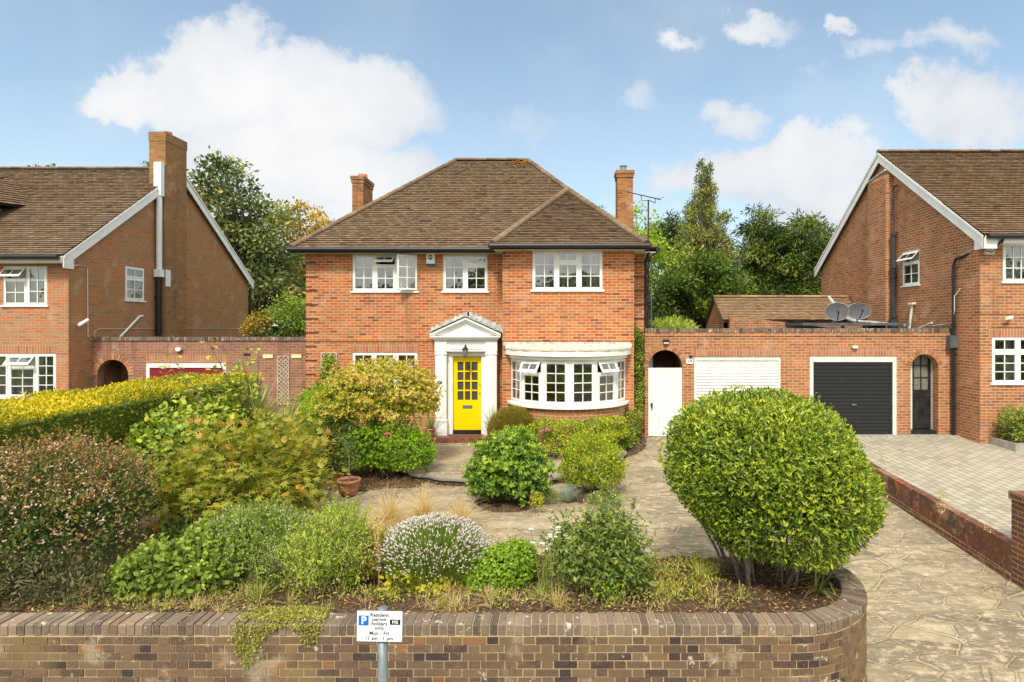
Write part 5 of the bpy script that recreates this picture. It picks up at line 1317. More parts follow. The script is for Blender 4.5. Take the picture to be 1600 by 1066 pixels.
# ================================================================== VEGETATION
def nrmz(a): return a / (np.linalg.norm(a, axis=-1, keepdims=True) + 1e-9)
def leaf_mesh(pos, axis, nrm, Ln, Wd, shape='leaf', fold=.25, droop=.12):
    """one small folded blade per row"""
    n = len(pos); axis = nrmz(axis); s = nrmz(np.cross(nrm, axis)); nn = np.cross(axis, s)
    Ln = np.broadcast_to(np.asarray(Ln, float), (n,))[:, None]; Wd = np.broadcast_to(np.asarray(Wd, float), (n,))[:, None] / 2
    if shape == 'leaf':
        P = [pos, pos + axis * Ln * .3 + s * Wd * .85 + nn * Wd * fold, pos + axis * Ln * .65 + s * Wd * .8 + nn * (Wd * fold - Ln * droop * .3),
             pos + axis * Ln - nn * Ln * droop, pos + axis * Ln * .65 - s * Wd * .8 + nn * (Wd * fold - Ln * droop * .3), pos + axis * Ln * .3 - s * Wd * .85 + nn * Wd * fold]
        F_ = [(0, 1, 2, 3), (0, 3, 4, 5)]
    elif shape == 'round':
        P = [pos, pos + axis * Ln * .2 + s * Wd * .8, pos + axis * Ln * .6 + s * Wd, pos + axis * Ln - nn * Ln * droop, pos + axis * Ln * .6 - s * Wd, pos + axis * Ln * .2 - s * Wd * .8]
        F_ = [(0, 1, 2, 3), (0, 3, 4, 5)]
    elif shape == 'card':
        P = [pos, pos + axis * Ln * .5 + s * Wd, pos + axis * Ln, pos + axis * Ln * .5 - s * Wd]; F_ = [(0, 1, 2, 3)]
    elif shape == 'spike':
        P = [pos, pos + axis * Ln * .4 + s * Wd, pos + axis * Ln * .4 + nn * Wd, pos + axis * Ln * .4 - s * Wd, pos + axis * Ln * .4 - nn * Wd, pos + axis * Ln]
        F_ = [(0, 1, 2), (0, 2, 3), (0, 3, 4), (0, 4, 1), (5, 2, 1), (5, 3, 2), (5, 4, 3), (5, 1, 4)]
    k = len(P); V = np.stack(P, 1).reshape(-1, 3)
    return V, [np.array(f) for f in F_], k
class Foliage:
    def __init__(s): s.V = []; s.F = {}; s.n = 0; s.C = {}
    def add(s, pos, axis, nrm, Ln, Wd, rnd, shape='leaf', fold=.25, droop=.12):
        if len(pos) == 0: return
        V, Fs, k = leaf_mesh(pos, axis, nrm, Ln, Wd, shape, fold, droop); n = len(pos)
        base = s.n + np.arange(n)[:, None] * k
        for f in Fs:
            s.F.setdefault(len(f), []).append(base + f[None, :]); s.C.setdefault(len(f), []).append(np.clip(np.broadcast_to(rnd, (n,)), 0, 1))
        s.V.append(V); s.n += len(V)
    def strip(s, P, W_, rnd):
        """blades: P n x k x 3 centre lines, W_ half-width vectors n x k x 3"""
        n, k, _ = P.shape
        V = np.concatenate([P - W_, P + W_], 1).reshape(-1, 3); base = s.n + np.arange(n)[:, None] * (2 * k)
        for i in range(k - 1):
            f = np.array([i, i + 1, k + i + 1, k + i]); s.F.setdefault(4, []).append(base + f[None, :]); s.C.setdefault(4, []).append(np.clip(np.broadcast_to(rnd, (n,)), 0, 1))
        s.V.append(V); s.n += len(V)
    def build(s, name, mat, parent=None, loc=(0, 0, 0), label=None, kind=None):
        base = worldloc(parent) if parent is not None else Vector(loc)
        V = np.concatenate(s.V) - np.array(base); me = bpy.data.meshes.new(name)
        faces = []; cols = []; tot = []
        for k in s.F:
            f = np.concatenate(s.F[k]); faces.append(f.ravel()); tot.append(np.full(len(f), k)); cols.append(np.concatenate(s.C[k]))
        li = np.concatenate(faces).astype(np.int32); tot = np.concatenate(tot).astype(np.int32)
        me.vertices.add(len(V)); me.vertices.foreach_set('co', V.astype(np.float32).ravel())
        me.loops.add(len(li)); me.loops.foreach_set('vertex_index', li)
        me.polygons.add(len(tot)); me.polygons.foreach_set('loop_start', np.concatenate([[0], np.cumsum(tot)[:-1]]).astype(np.int32))
        me.update(calc_edges=True)
        me.materials.append(mat); finish_mesh(me, np.concatenate(cols), False)
        o = bpy.data.objects.new(name, me); link(o, parent, loc)
        if label: o['label'] = label
        if kind: o['kind'] = kind
        return o
def lump(d, rs, amp, fr=3.0):
    ph = rs.uniform(0, 6.28, (5, 3)); k = rs.normal(0, fr, (5, 3)); r = 0
    for i in range(5): r = r + np.sin((d * k[i]).sum(1) * 1.0 + ph[i, 0])
    return amp * r / 2.5
def blob(rs, ells, n, shell=.25, zmin=-.8, amp=.07, lf=3.0, deep=1.6):
    """points in the outer shell of a union of ellipsoids; returns position, outward normal, depth 0..1 and a clump tone"""
    E = [(np.array(c, float), np.array(r, float)) for c, r in ells]
    A = np.array([(r[0] * r[1] + r[1] * r[2] + r[0] * r[2]) for c, r in E]); ns = (A / A.sum() * n * 1.2).astype(int) + 1
    P = []; N = []; Dp = []; T = []
    for (c, r), m in zip(E, ns):
        d = nrmz(rs.normal(0, 1, (m * 2, 3))); d = d[d[:, 2] > zmin][:m]; m_ = len(d)
        dp = rs.rand(m_) ** deep; l_ = lump(d, rs, amp, lf); rad = (1 + l_) * (1 - shell * dp)
        P.append(c + d * r * rad[:, None]); N.append(nrmz(d / r)); Dp.append(dp); T.append(l_ / max(amp, 1e-3))
    P = np.concatenate(P); N = np.concatenate(N); Dp = np.concatenate(Dp); T = np.concatenate(T)
    if len(E) > 1:
        keep = np.ones(len(P), bool); idx = np.repeat(np.arange(len(E)), [len(x) for x in [0] * 0] or [0]) if False else None
        for c, r in E:
            q = ((P - c) / (r * (1 - shell) * .97)); keep &= (q ** 2).sum(1) > 1 - 1e-6
        P, N, Dp, T = P[keep], N[keep], Dp[keep], T[keep]
    i = rs.permutation(len(P))[:n]
    return P[i], N[i], Dp[i], T[i]
UPV = np.array([0, 0, 1.0])
def bush(parent, name, seed, ells, n, Ln, Wd, mat, shell=.25, shape='leaf', out=.7, upw=.5, rnd=.6, whorl=1, spread=.6, amp=.07, lf=3.0, tone=.5, tamp=.15, newtip=0.0, zmin=-.8, droop=.12, fold=.25, floor=None, jit=.25, deep=1.6, sd=.16):
    rs = np.random.RandomState(seed)
    P, N, Dp, T = blob(rs, ells, n, shell, zmin, amp, lf, deep)
    if floor is not None: k = P[:, 2] > floor; P, N, Dp, T = P[k], N[k], Dp[k], T[k]
    ax = nrmz(N * out + UPV * upw + rs.normal(0, rnd, P.shape))
    if whorl > 1:
        cl = rs.normal(0, .12, len(P))
        e1 = nrmz(np.cross(ax, rs.normal(0, 1, P.shape))); e2 = np.cross(ax, e1)
        PP = []; AA = []; TT = []; NN = []; CC = []
        for k in range(whorl):
            th = 2 * math.pi * k / whorl + rs.uniform(0, .5, len(P)); sp_ = spread * rs.uniform(.7, 1.2, len(P))
            a = nrmz(ax + (e1 * np.cos(th)[:, None] + e2 * np.sin(th)[:, None]) * sp_[:, None]); PP.append(P); AA.append(a); TT.append(T); NN.append(ax + N * .3); CC.append(cl)
        P = np.concatenate(PP); A = np.concatenate(AA); T = np.concatenate(TT); Nr = np.concatenate(NN); cl = np.concatenate(CC)
    else: A = ax; Nr = N + UPV * .5 + rs.normal(0, .5, P.shape); cl = 0
    hz = (P[:, 2] - P[:, 2].min()) / (np.ptp(P[:, 2]) + 1e-6)
    c = tone + T * tamp + rs.normal(0, sd, len(P)) + cl + newtip * (hz - .5)
    s = rs.uniform(1 - jit, 1 + jit, len(P))
    f = Foliage(); f.add(P, A, Nr, Ln * s, Wd * s, c, shape, fold, droop)
    return f.build(name, LM[mat], parent)
def wisps(parent, seed, el, n, ln, Ln, Wd, mat, name='shoots', shape='leaf', per=14, up_=.8, tone=.55, zlim=-.1, w0=.0035):
    rs = np.random.RandomState(seed); f = Foliage(); S = []; 
    E = [(np.array(c, float), np.array(r, float)) for c, r in el]
    for k in range(n):
        c, r = E[rs.randint(len(E))]; d = nrmz(rs.normal(0, 1, (1, 3)))[0]
        if d[2] < zlim: d[2] = -d[2]
        s0 = c + d * r * .8; a = nrmz((d + UPV * up_ + rs.normal(0, .3, 3))[None])[0]; l_ = ln * rs.uniform(.5, 1.3); e = s0 + a * (l_ + .2 * r.mean()); side = nrmz(np.cross(a, rs.normal(0, 1, 3))[None])[0]
        bend = rs.normal(0, .12, 3) * l_; mid = (s0 + e) / 2 + bend; S.append(((s0, mid, e), side))
        t = rs.rand(per)[:, None] ** .8; P = s0 * (1 - t) ** 2 + 2 * mid * t * (1 - t) + e * t ** 2 + rs.normal(0, .004, (per, 3))
        f.add(P, nrmz(rs.normal(0, 1, P.shape) + a * .7), UPV + rs.normal(0, .5, P.shape), Ln * rs.uniform(.5, 1.15, per), Wd * rs.uniform(.6, 1.1, per), tone + rs.normal(0, .2, per) + rs.normal(0, .1), shape, droop=.2)
    Pp = np.array([[a, b, c] for (a, b, c), s in S]); W_ = np.array([[s * w0, s * w0 * .8, s * w0 * .3] for p, s in S]); f.strip(Pp, W_, .2)
    o = f.build(name, LM[mat], parent); o['kind'] = 'stuff'; return o
def stems(parent, base, ells, n, r, mat='bark', seed=1, name='stems', spread=.15, top=.5):
    rg = random.Random(seed); m = MB()
    for k in range(n):
        c, rr = rg.choice(ells); b = Vector(base) + Vector((rg.uniform(-spread, spread), rg.uniform(-spread, spread), -.03))
        e = Vector((c[0] + rg.uniform(-.6, .6) * rr[0], c[1] + rg.uniform(-.6, .6) * rr[1], c[2] + rg.uniform(-.2, top) * rr[2])); mid = b.lerp(e, .5) + Vector((rg.uniform(-.08, .08), rg.uniform(-.08, .08), .05))
        m.tube([b, b.lerp(mid, .6), mid, e], [r, r * .85, r * .7, r * .35], 6)
    return m.build(name, M[mat], parent, smooth=True)
def blades(f, rs, c, n, Ln, Wd, lean=.5, droop=.6, r0=.03, tone=.5, seg=5, jit=.3):
    c = np.array(c, float); th = rs.uniform(0, 2 * math.pi, n); d = np.stack([np.cos(th), np.sin(th), 0 * th], 1)
    le = np.abs(rs.normal(0, lean, n))[:, None]; l_ = (Ln * rs.uniform(1 - jit, 1 + jit, n))[:, None]
    b = c + d * r0 * rs.rand(n, 1); t_ = np.linspace(0, 1, seg)
    P = np.stack([b + l_ * (UPV * (t - droop * le * t * t * 1.1) + d * le * (t + droop * t * t)) / np.sqrt(1 + le * le) for t in t_], 1)
    side = np.stack([-d[:, 1], d[:, 0], 0 * th], 1)
    W_ = np.stack([side * (Wd / 2) * (1 - t ** 1.6) + side * .0005 for t in t_], 1)
    f.strip(P, W_, tone + rs.normal(0, .18, n))
def plant(name, label, cat, base, group=None): return thing(name, label, cat, base, group)
def g0(x, y): return float(np.where(bed(np.array(x), np.array(y)), soil_top(np.array(x, float), np.array(y, float)), paving_h(x, y)))

# ---- the big clipped ball
B_ = (2.42, 6.62, .32)
o = plant('ball_bush', 'big clipped evergreen ball on bare stems at the curved end of the street wall', 'bush', B_)
el = [((2.33, 6.60, 1.60), (1.07, 1.12, .83)), ((2.51, 6.50, 1.28), (1.00, 1.0, .74))]
bush(o, 'foliage', 101, el, 46000, .055, .021, 'laurel', shell=.24, out=.6, upw=.4, rnd=.7, amp=.045, lf=4.5, tone=.52, tamp=.10, newtip=.15, deep=1.3, droop=.15, sd=.20)
bush(o, 'inner_leaves', 104, [((2.38, 6.58, 1.50), (.86, .86, .66))], 9000, .08, .035, 'laurel', shell=.5, tone=.35, amp=.02)
bush(o, 'shoots', 102, [((2.33, 6.60, 1.62), (1.08, 1.14, .85)), ((2.51, 6.50, 1.28), (1.02, 1.02, .76))], 900, .050, .017, 'laurel', shell=.05, out=.6, upw=.9, rnd=.4, whorl=4, amp=.03, tone=.88, tamp=.05, zmin=-.3)
wisps(o, 103, el, 60, .10, .055, .018, 'laurel', per=12, tone=.7, zlim=.2)
m = MB(); rg = random.Random(5)
for k in range(34):
    a = rg.uniform(0, 6.28); r = rg.uniform(.1, .72); bx, by = 2.44 + r * math.cos(a) * .85, 6.55 + r * math.sin(a) * .6; a2 = a + rg.uniform(-.4, .4)
    rad = rg.uniform(.012, .026); lean = rg.uniform(.15, .4); top = Vector((bx + lean * math.cos(a2), by + lean * math.sin(a2), 1.35)); b0 = Vector((bx, by, .27))
    p1 = b0.lerp(top, .3) + Vector((rg.uniform(-.05, .05), rg.uniform(-.03, .03), 0)); p2 = b0.lerp(top, .6) + Vector((rg.uniform(-.05, .05), rg.uniform(-.03, .03), 0))
    m.tube([b0, p1, p2, top], [rad * 1.15, rad, rad * .9, rad * .6], 8)
m.build('stems', M['greybark'], o, smooth=True)

# ---- choisya, euonymus and the shrubs round the door
def simple(name, label, cat, base, el, n, Ln, Wd, mat, seed, st=6, sr=.012, **kw):
    o = plant(name, label, cat, base); bush(o, 'foliage', seed, el, n, Ln, Wd, mat, floor=base[2] + .01, **kw)
    if st: stems(o, base, el, st, sr, seed=seed)
    return o
b = (-.82, 10.35, .03)
simple('green_shrub', 'rounded bright green shrub of glossy leaf clusters in the middle of the paving', 'shrub', b, [((-.84, 10.4, .62), (.62, .58, .55)), ((-.55, 10.2, .45), (.45, .45, .4)), ((-1.1, 10.3, .42), (.42, .45, .38)), ((-.7, 10.6, .85), (.4, .4, .36))], 2700, .082, .026, 'choisya', 110, shell=.38, whorl=6, spread=1.0, amp=.2, lf=6, tone=.48, tamp=.22, newtip=.3, upw=.7)
b = (.70, 10.85, .03)
simple('golden_shrub', 'green and gold variegated shrub on the paving below the bow window', 'shrub', b, [((.70, 10.9, .58), (.55, .5, .5)), ((.95, 10.8, .4), (.36, .4, .34)), ((.45, 10.85, .42), (.36, .4, .34))], 7500, .052, .023, 'euonymus', 111, shell=.4, whorl=1, amp=.22, lf=6, tone=.36, tamp=.16, upw=.9, sd=.24)
b = (-1.05, 14.0, .1)
o = plant('hebe_bush', 'brownish green fine leaved dome shrub under the left end of the bow window', 'shrub', b)
rs_ = np.random.RandomState(3); P, N, Dp, T = blob(rs_, [((-1.0, 14.0, .55), (.58, .5, .58))], 9000, .3, -.3, .04)
f = Foliage(); f.add(P, nrmz(N + UPV * .8 + rs_.normal(0, .2, P.shape)), N + rs_.normal(0, .4, P.shape), .10, .012, .5 + T * .1 + rs_.normal(0, .2, len(P)), 'card'); f.build('foliage', LM['hebe'], o); stems(o, b, [((-1.0, 14, .5), (.4, .4, .4))], 8, .01)
o = plant('climbing_shrub', 'low golden green shrub with purple flowers along the foot of the bow window', 'shrub', (.5, 13.3, .1))
el = [((-.25, 13.45, .62), (.42, .3, .38)), ((.35, 13.35, .62), (.45, .3, .36)), ((.95, 13.5, .66), (.5, .3, .34)), ((1.42, 13.9, .66), (.35, .3, .3)), ((.2, 13.2, .38), (.4, .25, .25))]
bush(o, 'foliage', 113, el, 7500, .05, .026, 'euonymus', shell=.35, amp=.15, tone=.42, tamp=.22, upw=.4, floor=.14); bush(o, 'flowers', 114, [((-.05, 13.1, .42), (.5, .2, .35))], 90, .05, .04, 'purple', shell=.1, shape='round', floor=.2); stems(o, (.4, 13.5, .1), el, 12, .01, spread=.6)
o = plant('ivy_climber', 'ivy column climbing the wall between the bow window and the white side gate', 'climber', (2.1, 15.0, .1))
el = [((2.16, 15.42, 2.75), (.23, .14, .32)), ((2.2, 15.45, 2.2), (.18, .12, .5)), ((2.18, 15.4, 1.5), (.20, .14, .55)), ((2.02, 15.2, .85), (.30, .24, .5)), ((1.88, 14.9, .5), (.36, .34, .44)), ((1.65, 14.4, .32), (.34, .36, .32)), ((2.05, 15.2, 2.9), (.12, .1, .15))]
bush(o, 'foliage', 115, el, 8500, .05, .038, 'ivy', shell=.5, amp=.25, lf=6, tone=.5, tamp=.2, upw=-.1, out=.6, floor=.1); wisps(o, 116, el, 70, .12, .05, .036, 'ivy', per=9, up_=.1)
m = MB(); m.tube([(1.9, 15.2, .1), (2.15, 15.55, .9), (2.2, 15.58, 2.0), (2.15, 15.58, 2.9)], .025, 6); m.build('stems', M['bark'], o)
# climber on the trellis by the house
o = plant('climber', 'leafy yellow green climber on the wider trellis of the orange brick house', 'climber', (-6.0, 15.4, .1))
el = [((-6.0, 15.40, 1.95), (.2, .12, .42)), ((-6.1, 15.3, 1.35), (.28, .2, .45)), ((-6.0, 15.2, .75), (.4, .3, .5))]
bush(o, 'foliage', 116, el, 2600, .075, .055, 'hazel', shell=.6, amp=.2, tone=.5, shape='round', upw=.1); m = MB(); m.tube([(-6, 15.4, .0), (-6.05, 15.45, 1.2), (-6, 15.5, 2.2)], .02, 6); m.build('stems', M['bark'], o)

wisps(bpy.data.objects['green_shrub'], 105, [((-.84, 10.4, .62), (.62, .58, .55)), ((-.55, 10.2, .45), (.45, .45, .4)), ((-1.1, 10.3, .42), (.42, .45, .38)), ((-.7, 10.6, .85), (.4, .4, .36))], 90, .12, .075, .024, 'choisya', per=16, tone=.75)
wisps(bpy.data.objects['golden_shrub'], 106, [((.70, 10.9, .58), (.55, .5, .5)), ((.95, 10.8, .4), (.36, .4, .34))], 110, .14, .04, .018, 'euonymus', per=18, up_=1.2, tone=.6)
# ---- pieris umbrella
b = (-3.85, 12.5, .06)
o = plant('umbrella_shrub', 'umbrella shaped shrub with cream new growth, left of the yellow door', 'shrub', b)
el = [((-3.72, 12.5, 1.66), (1.15, .95, .72)), ((-4.25, 12.4, 1.45), (.72, .7, .6)), ((-3.1, 12.4, 1.5), (.6, .6, .45)), ((-3.75, 12.2, 1.4), (.8, .6, .45))]
bush(o, 'foliage', 120, el, 5200, .075, .026, 'pieris', shell=.4, whorl=5, spread=.9, amp=.16, lf=6, tone=.56, tamp=.28, newtip=.25, upw=.7, zmin=-.55, out=.5)
bush(o, 'new_growth', 121, [((-3.72, 12.5, 1.64), (1.16, .98, .74))], 420, .07, .02, 'pieris', shell=.03, whorl=5, spread=.5, amp=.14, lf=4, tone=.9, upw=1.4, zmin=.3)
m = MB(); rg = random.Random(9)
for k in range(9):
    a = rg.uniform(0, 6.28); e = Vector((-3.72 + rg.uniform(.4, .85) * math.cos(a), 12.45 + .6 * math.sin(a), rg.uniform(1.45, 1.9))); b0 = Vector((-3.8 + rg.uniform(-.08, .08), 12.4, .0)); k1 = Vector((-3.78 + rg.uniform(-.1, .1), 12.4, .95))
    m.tube([b0, k1, k1.lerp(e, .5) + Vector((0, 0, .08)), e], [.07 if k < 2 else .03, .05 if k < 2 else .03, .025, .012], 8)
m.build('trunk', M['bark'], o, smooth=True)
b = (-3.45, 11.85, .05)
simple('low_green_shrub', 'low bright green shrub spreading below the umbrella shaped shrub', 'shrub', b, [((-3.35, 12.0, .62), (.72, .55, .55)), ((-2.95, 11.9, .5), (.5, .45, .42)), ((-3.8, 11.9, .6), (.45, .4, .5))], 3000, .065, .020, 'brightlow', 122, whorl=4, shell=.4, amp=.24, lf=6, upw=.9, newtip=.3, tone=.42, tamp=.2)
b = (-4.7, 11.7, .05)
simple('dark_shrub', 'dark shrub with reddish tints behind the terracotta pot', 'shrub', b, [((-4.55, 11.9, .6), (.5, .45, .55)), ((-4.2, 11.8, .7), (.36, .36, .5))], 4200, .06, .03, 'darkmix', 123, shell=.35, amp=.15, tone=.5)
b = (-5.6, 13.1, .05)
simple('yellow_shrub', 'glowing yellow green shrub in front of the wall between the trellises', 'shrub', b, [((-5.4, 13.1, .9), (.55, .6, .75)), ((-4.95, 12.7, .85), (.55, .5, .75)), ((-5.2, 13.3, 1.2), (.45, .4, .45)), ((-4.9, 12.3, 1.0), (.45, .4, .5))], 10000, .06, .028, 'brightlow', 124, shell=.3, amp=.14, lf=4, tone=.55, tamp=.2, upw=.8)
bush(bpy.data.objects['yellow_shrub'], 'golden_tips', 125, [((-5.0, 12.65, .98), (.6, .5, .75))], 900, .06, .028, 'yellowleaf', shell=.1, amp=.14, tone=.7, upw=.8, whorl=2)

wisps(bpy.data.objects['low_green_shrub'], 107, [((-3.35, 12.0, .62), (.72, .55, .55)), ((-2.95, 11.9, .5), (.5, .45, .42))], 100, .14, .06, .018, 'brightlow', per=16, tone=.6)
wisps(bpy.data.objects['yellow_shrub'], 108, [((-5.4, 13.1, .9), (.55, .6, .75)), ((-4.95, 12.7, .85), (.55, .5, .75))], 90, .2, .06, .024, 'brightlow', per=18, up_=1.2, tone=.75)
# ---- spiky plants
def spiky(label, c, n, Ln, Wd, mat, lean, droop, seed, name='spiky_plant', cat='plant'):
    o = plant(name, label, cat, c); rs_ = np.random.RandomState(seed); f = Foliage(); blades(f, rs_, c, n, Ln, Wd, lean, droop, .04); f.build('leaves', LM[mat], o); return o
spiky('tall green spiky yucca at the right end of the hedge', (-5.85, 11.3, 1.05), 130, 1.0, .055, 'yucca', .75, .35, 1)
spiky('pale yellow striped spiky plant beside the narrow trellis', (-5.3, 11.4, .88), 100, .9, .04, 'yelyucca', .8, .7, 2)
for (x, y, z) in ((-5.85, 11.3, 1.05), (-5.3, 11.4, .88)):
    o_ = min([q for q in COL.objects if q.name.startswith('spiky_plant') and q.parent is None], key=lambda q: (q.location - Vector((x, y, z))).length); m = MB(); m.tube([(x, y, -.02), (x, y, z + .05)], .05, 8); m.build('stem', M['bark'], o_)
def pot(c, r, h, label, mat='terracotta'):
    o = thing('plant_pot', label, 'plant pot', c); m = MB(); m.lathe([(.001, .0), (r * .66, .0), (r * .86, h * .45), (r * .95, h * .80), (r * 1.0, h * .82), (r * 1.03, h * .98), (r * .98, h), (r * .9, h * .97), (r * .86, h * .8)], c, 28); m.build('bowl', M[mat], o, smooth=True)
    m = MB(); m.lathe([(r * .9, h * .86), (.001, h * .88)], c, 20); m.build('soil', M['soil'], o); return o
pot((fx(545, 10.75), 10.75, .0), .21, .29, 'round terracotta pot on the paving beside the dark shrub')
o = plant('potted_tree', 'small thin stemmed green tree growing in the round terracotta pot', 'plant', (fx(545, 10.75), 10.75, .26)); c = (fx(545, 10.75), 10.75)
m = MB(); m.tube([(c[0], c[1], .24), (c[0] + .01, c[1], .6), (c[0] - .03, c[1], 1.0)], [.012, .010, .006], 6); m.build('stem', M['greybark'], o)
bush(o, 'foliage', 130, [((c[0], c[1], .52), (.16, .14, .13)), ((c[0] - .02, c[1], .88), (.22, .2, .26))], 420, .06, .02, 'roseleaf', shell=.9, amp=.2, tone=.35)
pz = fx(672, 15.05)
pot((pz, 15.05, .235), .13, .22, 'small terracotta pot on the step left of the yellow door', 'terracotta')
spiky('small grey green spiky plant in the pot left of the yellow door', (pz, 15.05, .44), 34, .62, .028, 'yucca', .45, .7, 3)
pz = -1.62
pot((pz, 15.0, .235), .13, .22, 'small terracotta pot on the step right of the yellow door', 'terracotta')
spiky('small grey green spiky plant in the pot right of the yellow door', (pz, 15.0, .44), 34, .62, .028, 'yucca', .45, .7, 4)

# ---- hedge on the left boundary
o = plant('hedge', 'long clipped hedge with golden yellow top along the left boundary', 'hedge', (-8, 10, -.05))
rs_ = np.random.RandomState(8)
def boxpts(n, x0, x1, y0, y1, z0, z1, faces):
    out = []
    for (f_, w) in faces:
        k = int(n * w); a = rs_.rand(k); b = rs_.rand(k); dp = rs_.rand(k) ** 1.5 * .14
        if f_ == 'top': p = np.stack([x0 + a * (x1 - x0), y0 + b * (y1 - y0), z1 - dp], 1); nn = (0, 0, 1)
        elif f_ == 'right': p = np.stack([x1 - dp, y0 + a * (y1 - y0), z0 + b * (z1 - z0)], 1); nn = (1, 0, 0)
        elif f_ == 'front': p = np.stack([x0 + a * (x1 - x0), y0 + dp, z0 + b * (z1 - z0)], 1); nn = (0, -1, 0)
        elif f_ == 'left': p = np.stack([x0 + dp, y0 + a * (y1 - y0), z0 + b * (z1 - z0)], 1); nn = (-1, 0, 0)
        elif f_ == 'back': p = np.stack([x0 + a * (x1 - x0), y1 - dp, z0 + b * (z1 - z0)], 1); nn = (0, 1, 0)
        out.append((p, np.tile(np.array(nn, float), (k, 1))))
    return np.concatenate([a for a, b in out]), np.concatenate([b for a, b in out])
f = Foliage()
P, N = boxpts(30000, -8.9, -7.15, 6.2, 14.2, -.05, 1.95, [('top', .42), ('right', .42), ('front', .08), ('back', .08)])
wv_ = .025 * np.sin(P[:, 1] * 2.1) + .02 * np.sin(P[:, 0] * 5 + P[:, 1] * 3.3); P = P + N * wv_[:, None] + rs_.normal(0, .015, P.shape)
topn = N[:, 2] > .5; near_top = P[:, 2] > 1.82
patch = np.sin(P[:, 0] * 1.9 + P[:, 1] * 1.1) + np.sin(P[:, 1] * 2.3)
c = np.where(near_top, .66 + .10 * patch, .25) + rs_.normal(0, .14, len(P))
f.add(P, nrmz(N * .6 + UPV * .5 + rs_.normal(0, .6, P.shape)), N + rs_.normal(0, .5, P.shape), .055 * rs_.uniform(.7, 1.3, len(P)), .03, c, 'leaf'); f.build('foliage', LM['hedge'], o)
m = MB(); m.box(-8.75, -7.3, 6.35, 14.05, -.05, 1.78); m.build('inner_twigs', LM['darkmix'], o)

# ---- broad leaved bush with tall sprays
b = (-5.9, 9.9, .03)
o = plant('broad_leaved_bush', 'tall loose bush of broad green leaves with long sprays above the hedge', 'bush', b)
el = [((-6.1, 10.0, .95), (1.15, .9, .85)), ((-5.65, 9.9, .9), (.62, .7, .8)), ((-6.75, 9.8, .8), (.55, .7, .7)), ((-5.95, 10.3, 1.35), (.55, .6, .48))]
bush(o, 'foliage', 140, el, 8200, .088, .066, 'hazel', shell=.55, shape='round', amp=.2, lf=5, tone=.45, tamp=.22, upw=.05, out=.8, droop=.2)
m = MB(); f = Foliage(); rs_ = np.random.RandomState(14)
for k in range(34):
    big = k < 16
    x0 = -5.6 + rs_.uniform(-.3, .3) if big else rs_.uniform(-7.0, -4.9); e = np.array([x0 + rs_.uniform(-1.0, .6), 9.9 + rs_.uniform(-.3, .3), rs_.uniform(2.1, 3.0) if big else rs_.uniform(1.5, 1.9)]); s0 = np.array([x0, 10, 1.3])
    pts = [s0 * (1 - t) + e * t + np.array([.12 * math.sin(t * 3), 0, 0]) for t in np.linspace(0, 1, 6)]
    m.tube(pts, [.012, .01, .009, .007, .005, .003], 5)
    n = 36; t = .35 + .65 * rs_.rand(n) if big else rs_.rand(n) ** .7; P = s0 * (1 - t)[:, None] + e * t[:, None] + rs_.normal(0, .07, (n, 3)); f.add(P, rs_.normal(0, 1, P.shape) * [1, 1, .35], UPV + rs_.normal(0, .35, P.shape), .085, .06, .62 + rs_.normal(0, .25, n), 'round', droop=.2)
m.build('stems', M['bark'], o); f.build('sprays', LM['hazel'], o)

# ---- japanese maple
b = (-4.75, 8.7, .08)
o = plant('maple_shrub', 'low spreading maple with feathery yellow green and bronze leaves', 'shrub', b)
rs_ = np.random.RandomState(15)
el = [((-4.65, 8.8, .92), (1.12, .9, .68)), ((-4.0, 8.7, .68), (.66, .65, .6)), ((-5.35, 8.7, .68), (.6, .65, .55)), ((-4.5, 9.2, 1.12), (.8, .6, .5)), ((-4.6, 8.2, .6), (.9, .5, .55))]
P, N, Dp, T = blob(rs_, el, 4600, .55, -.75, .32, 6.0)
f = Foliage(); ax = nrmz(N * .9 + rs_.normal(0, .35, P.shape) - UPV * .25); e2 = nrmz(np.cross(N + UPV * .9 + rs_.normal(0, .25, P.shape), ax)); c = .46 + T * .16 + rs_.normal(0, .18, len(P)) + .45 * np.clip((P[:, 0] + 4.2) * .5, 0, .5) * (P[:, 2] > 1.1)
for a_, l_ in ((0, 1), (-.55, .85), (.55, .85), (-1.15, .6), (1.15, .6)):
    d = nrmz(ax * math.cos(a_) + e2 * math.sin(a_)); f.add(P, d, np.cross(ax, e2) + 0 * d, .115 * l_, .021, c, 'card')
f.build('foliage', LM['acer'], o); stems(o, b, el, 10, .02, seed=4)
# ---- abelia mass at the left
b = (-5.7, 6.9, .3)
o = plant('flowering_bush', 'large reddish brown bush dotted with small pale pink flowers above the street wall', 'bush', b)
el = [((-6.0, 7.0, 1.0), (.95, .85, .72)), ((-5.55, 6.6, .82), (.72, .6, .56)), ((-6.6, 6.7, .92), (.8, .7, .72)), ((-5.35, 7.0, 1.05), (.42, .5, .42)), ((-6.1, 7.2, 1.3), (.6, .5, .36))]
bush(o, 'foliage', 150, el, 21000, .040, .023, 'abelia', shell=.45, amp=.28, lf=7, tone=.36, tamp=.26, newtip=.45, upw=.6, floor=.45)
bush(o, 'flowers', 151, [(c_, (r_[0] * 1.03, r_[1] * 1.03, r_[2] * 1.03)) for c_, r_ in el], 2000, .024, .017, 'abeliafl', shell=.08, amp=.14, lf=5, tone=.5, zmin=-.2, whorl=2, spread=1.2)
wisps(o, 155, el, 240, .24, .032, .018, 'abelia', per=22, up_=.7, tone=.75)
m = MB(); f = Foliage(); rs_ = np.random.RandomState(16)
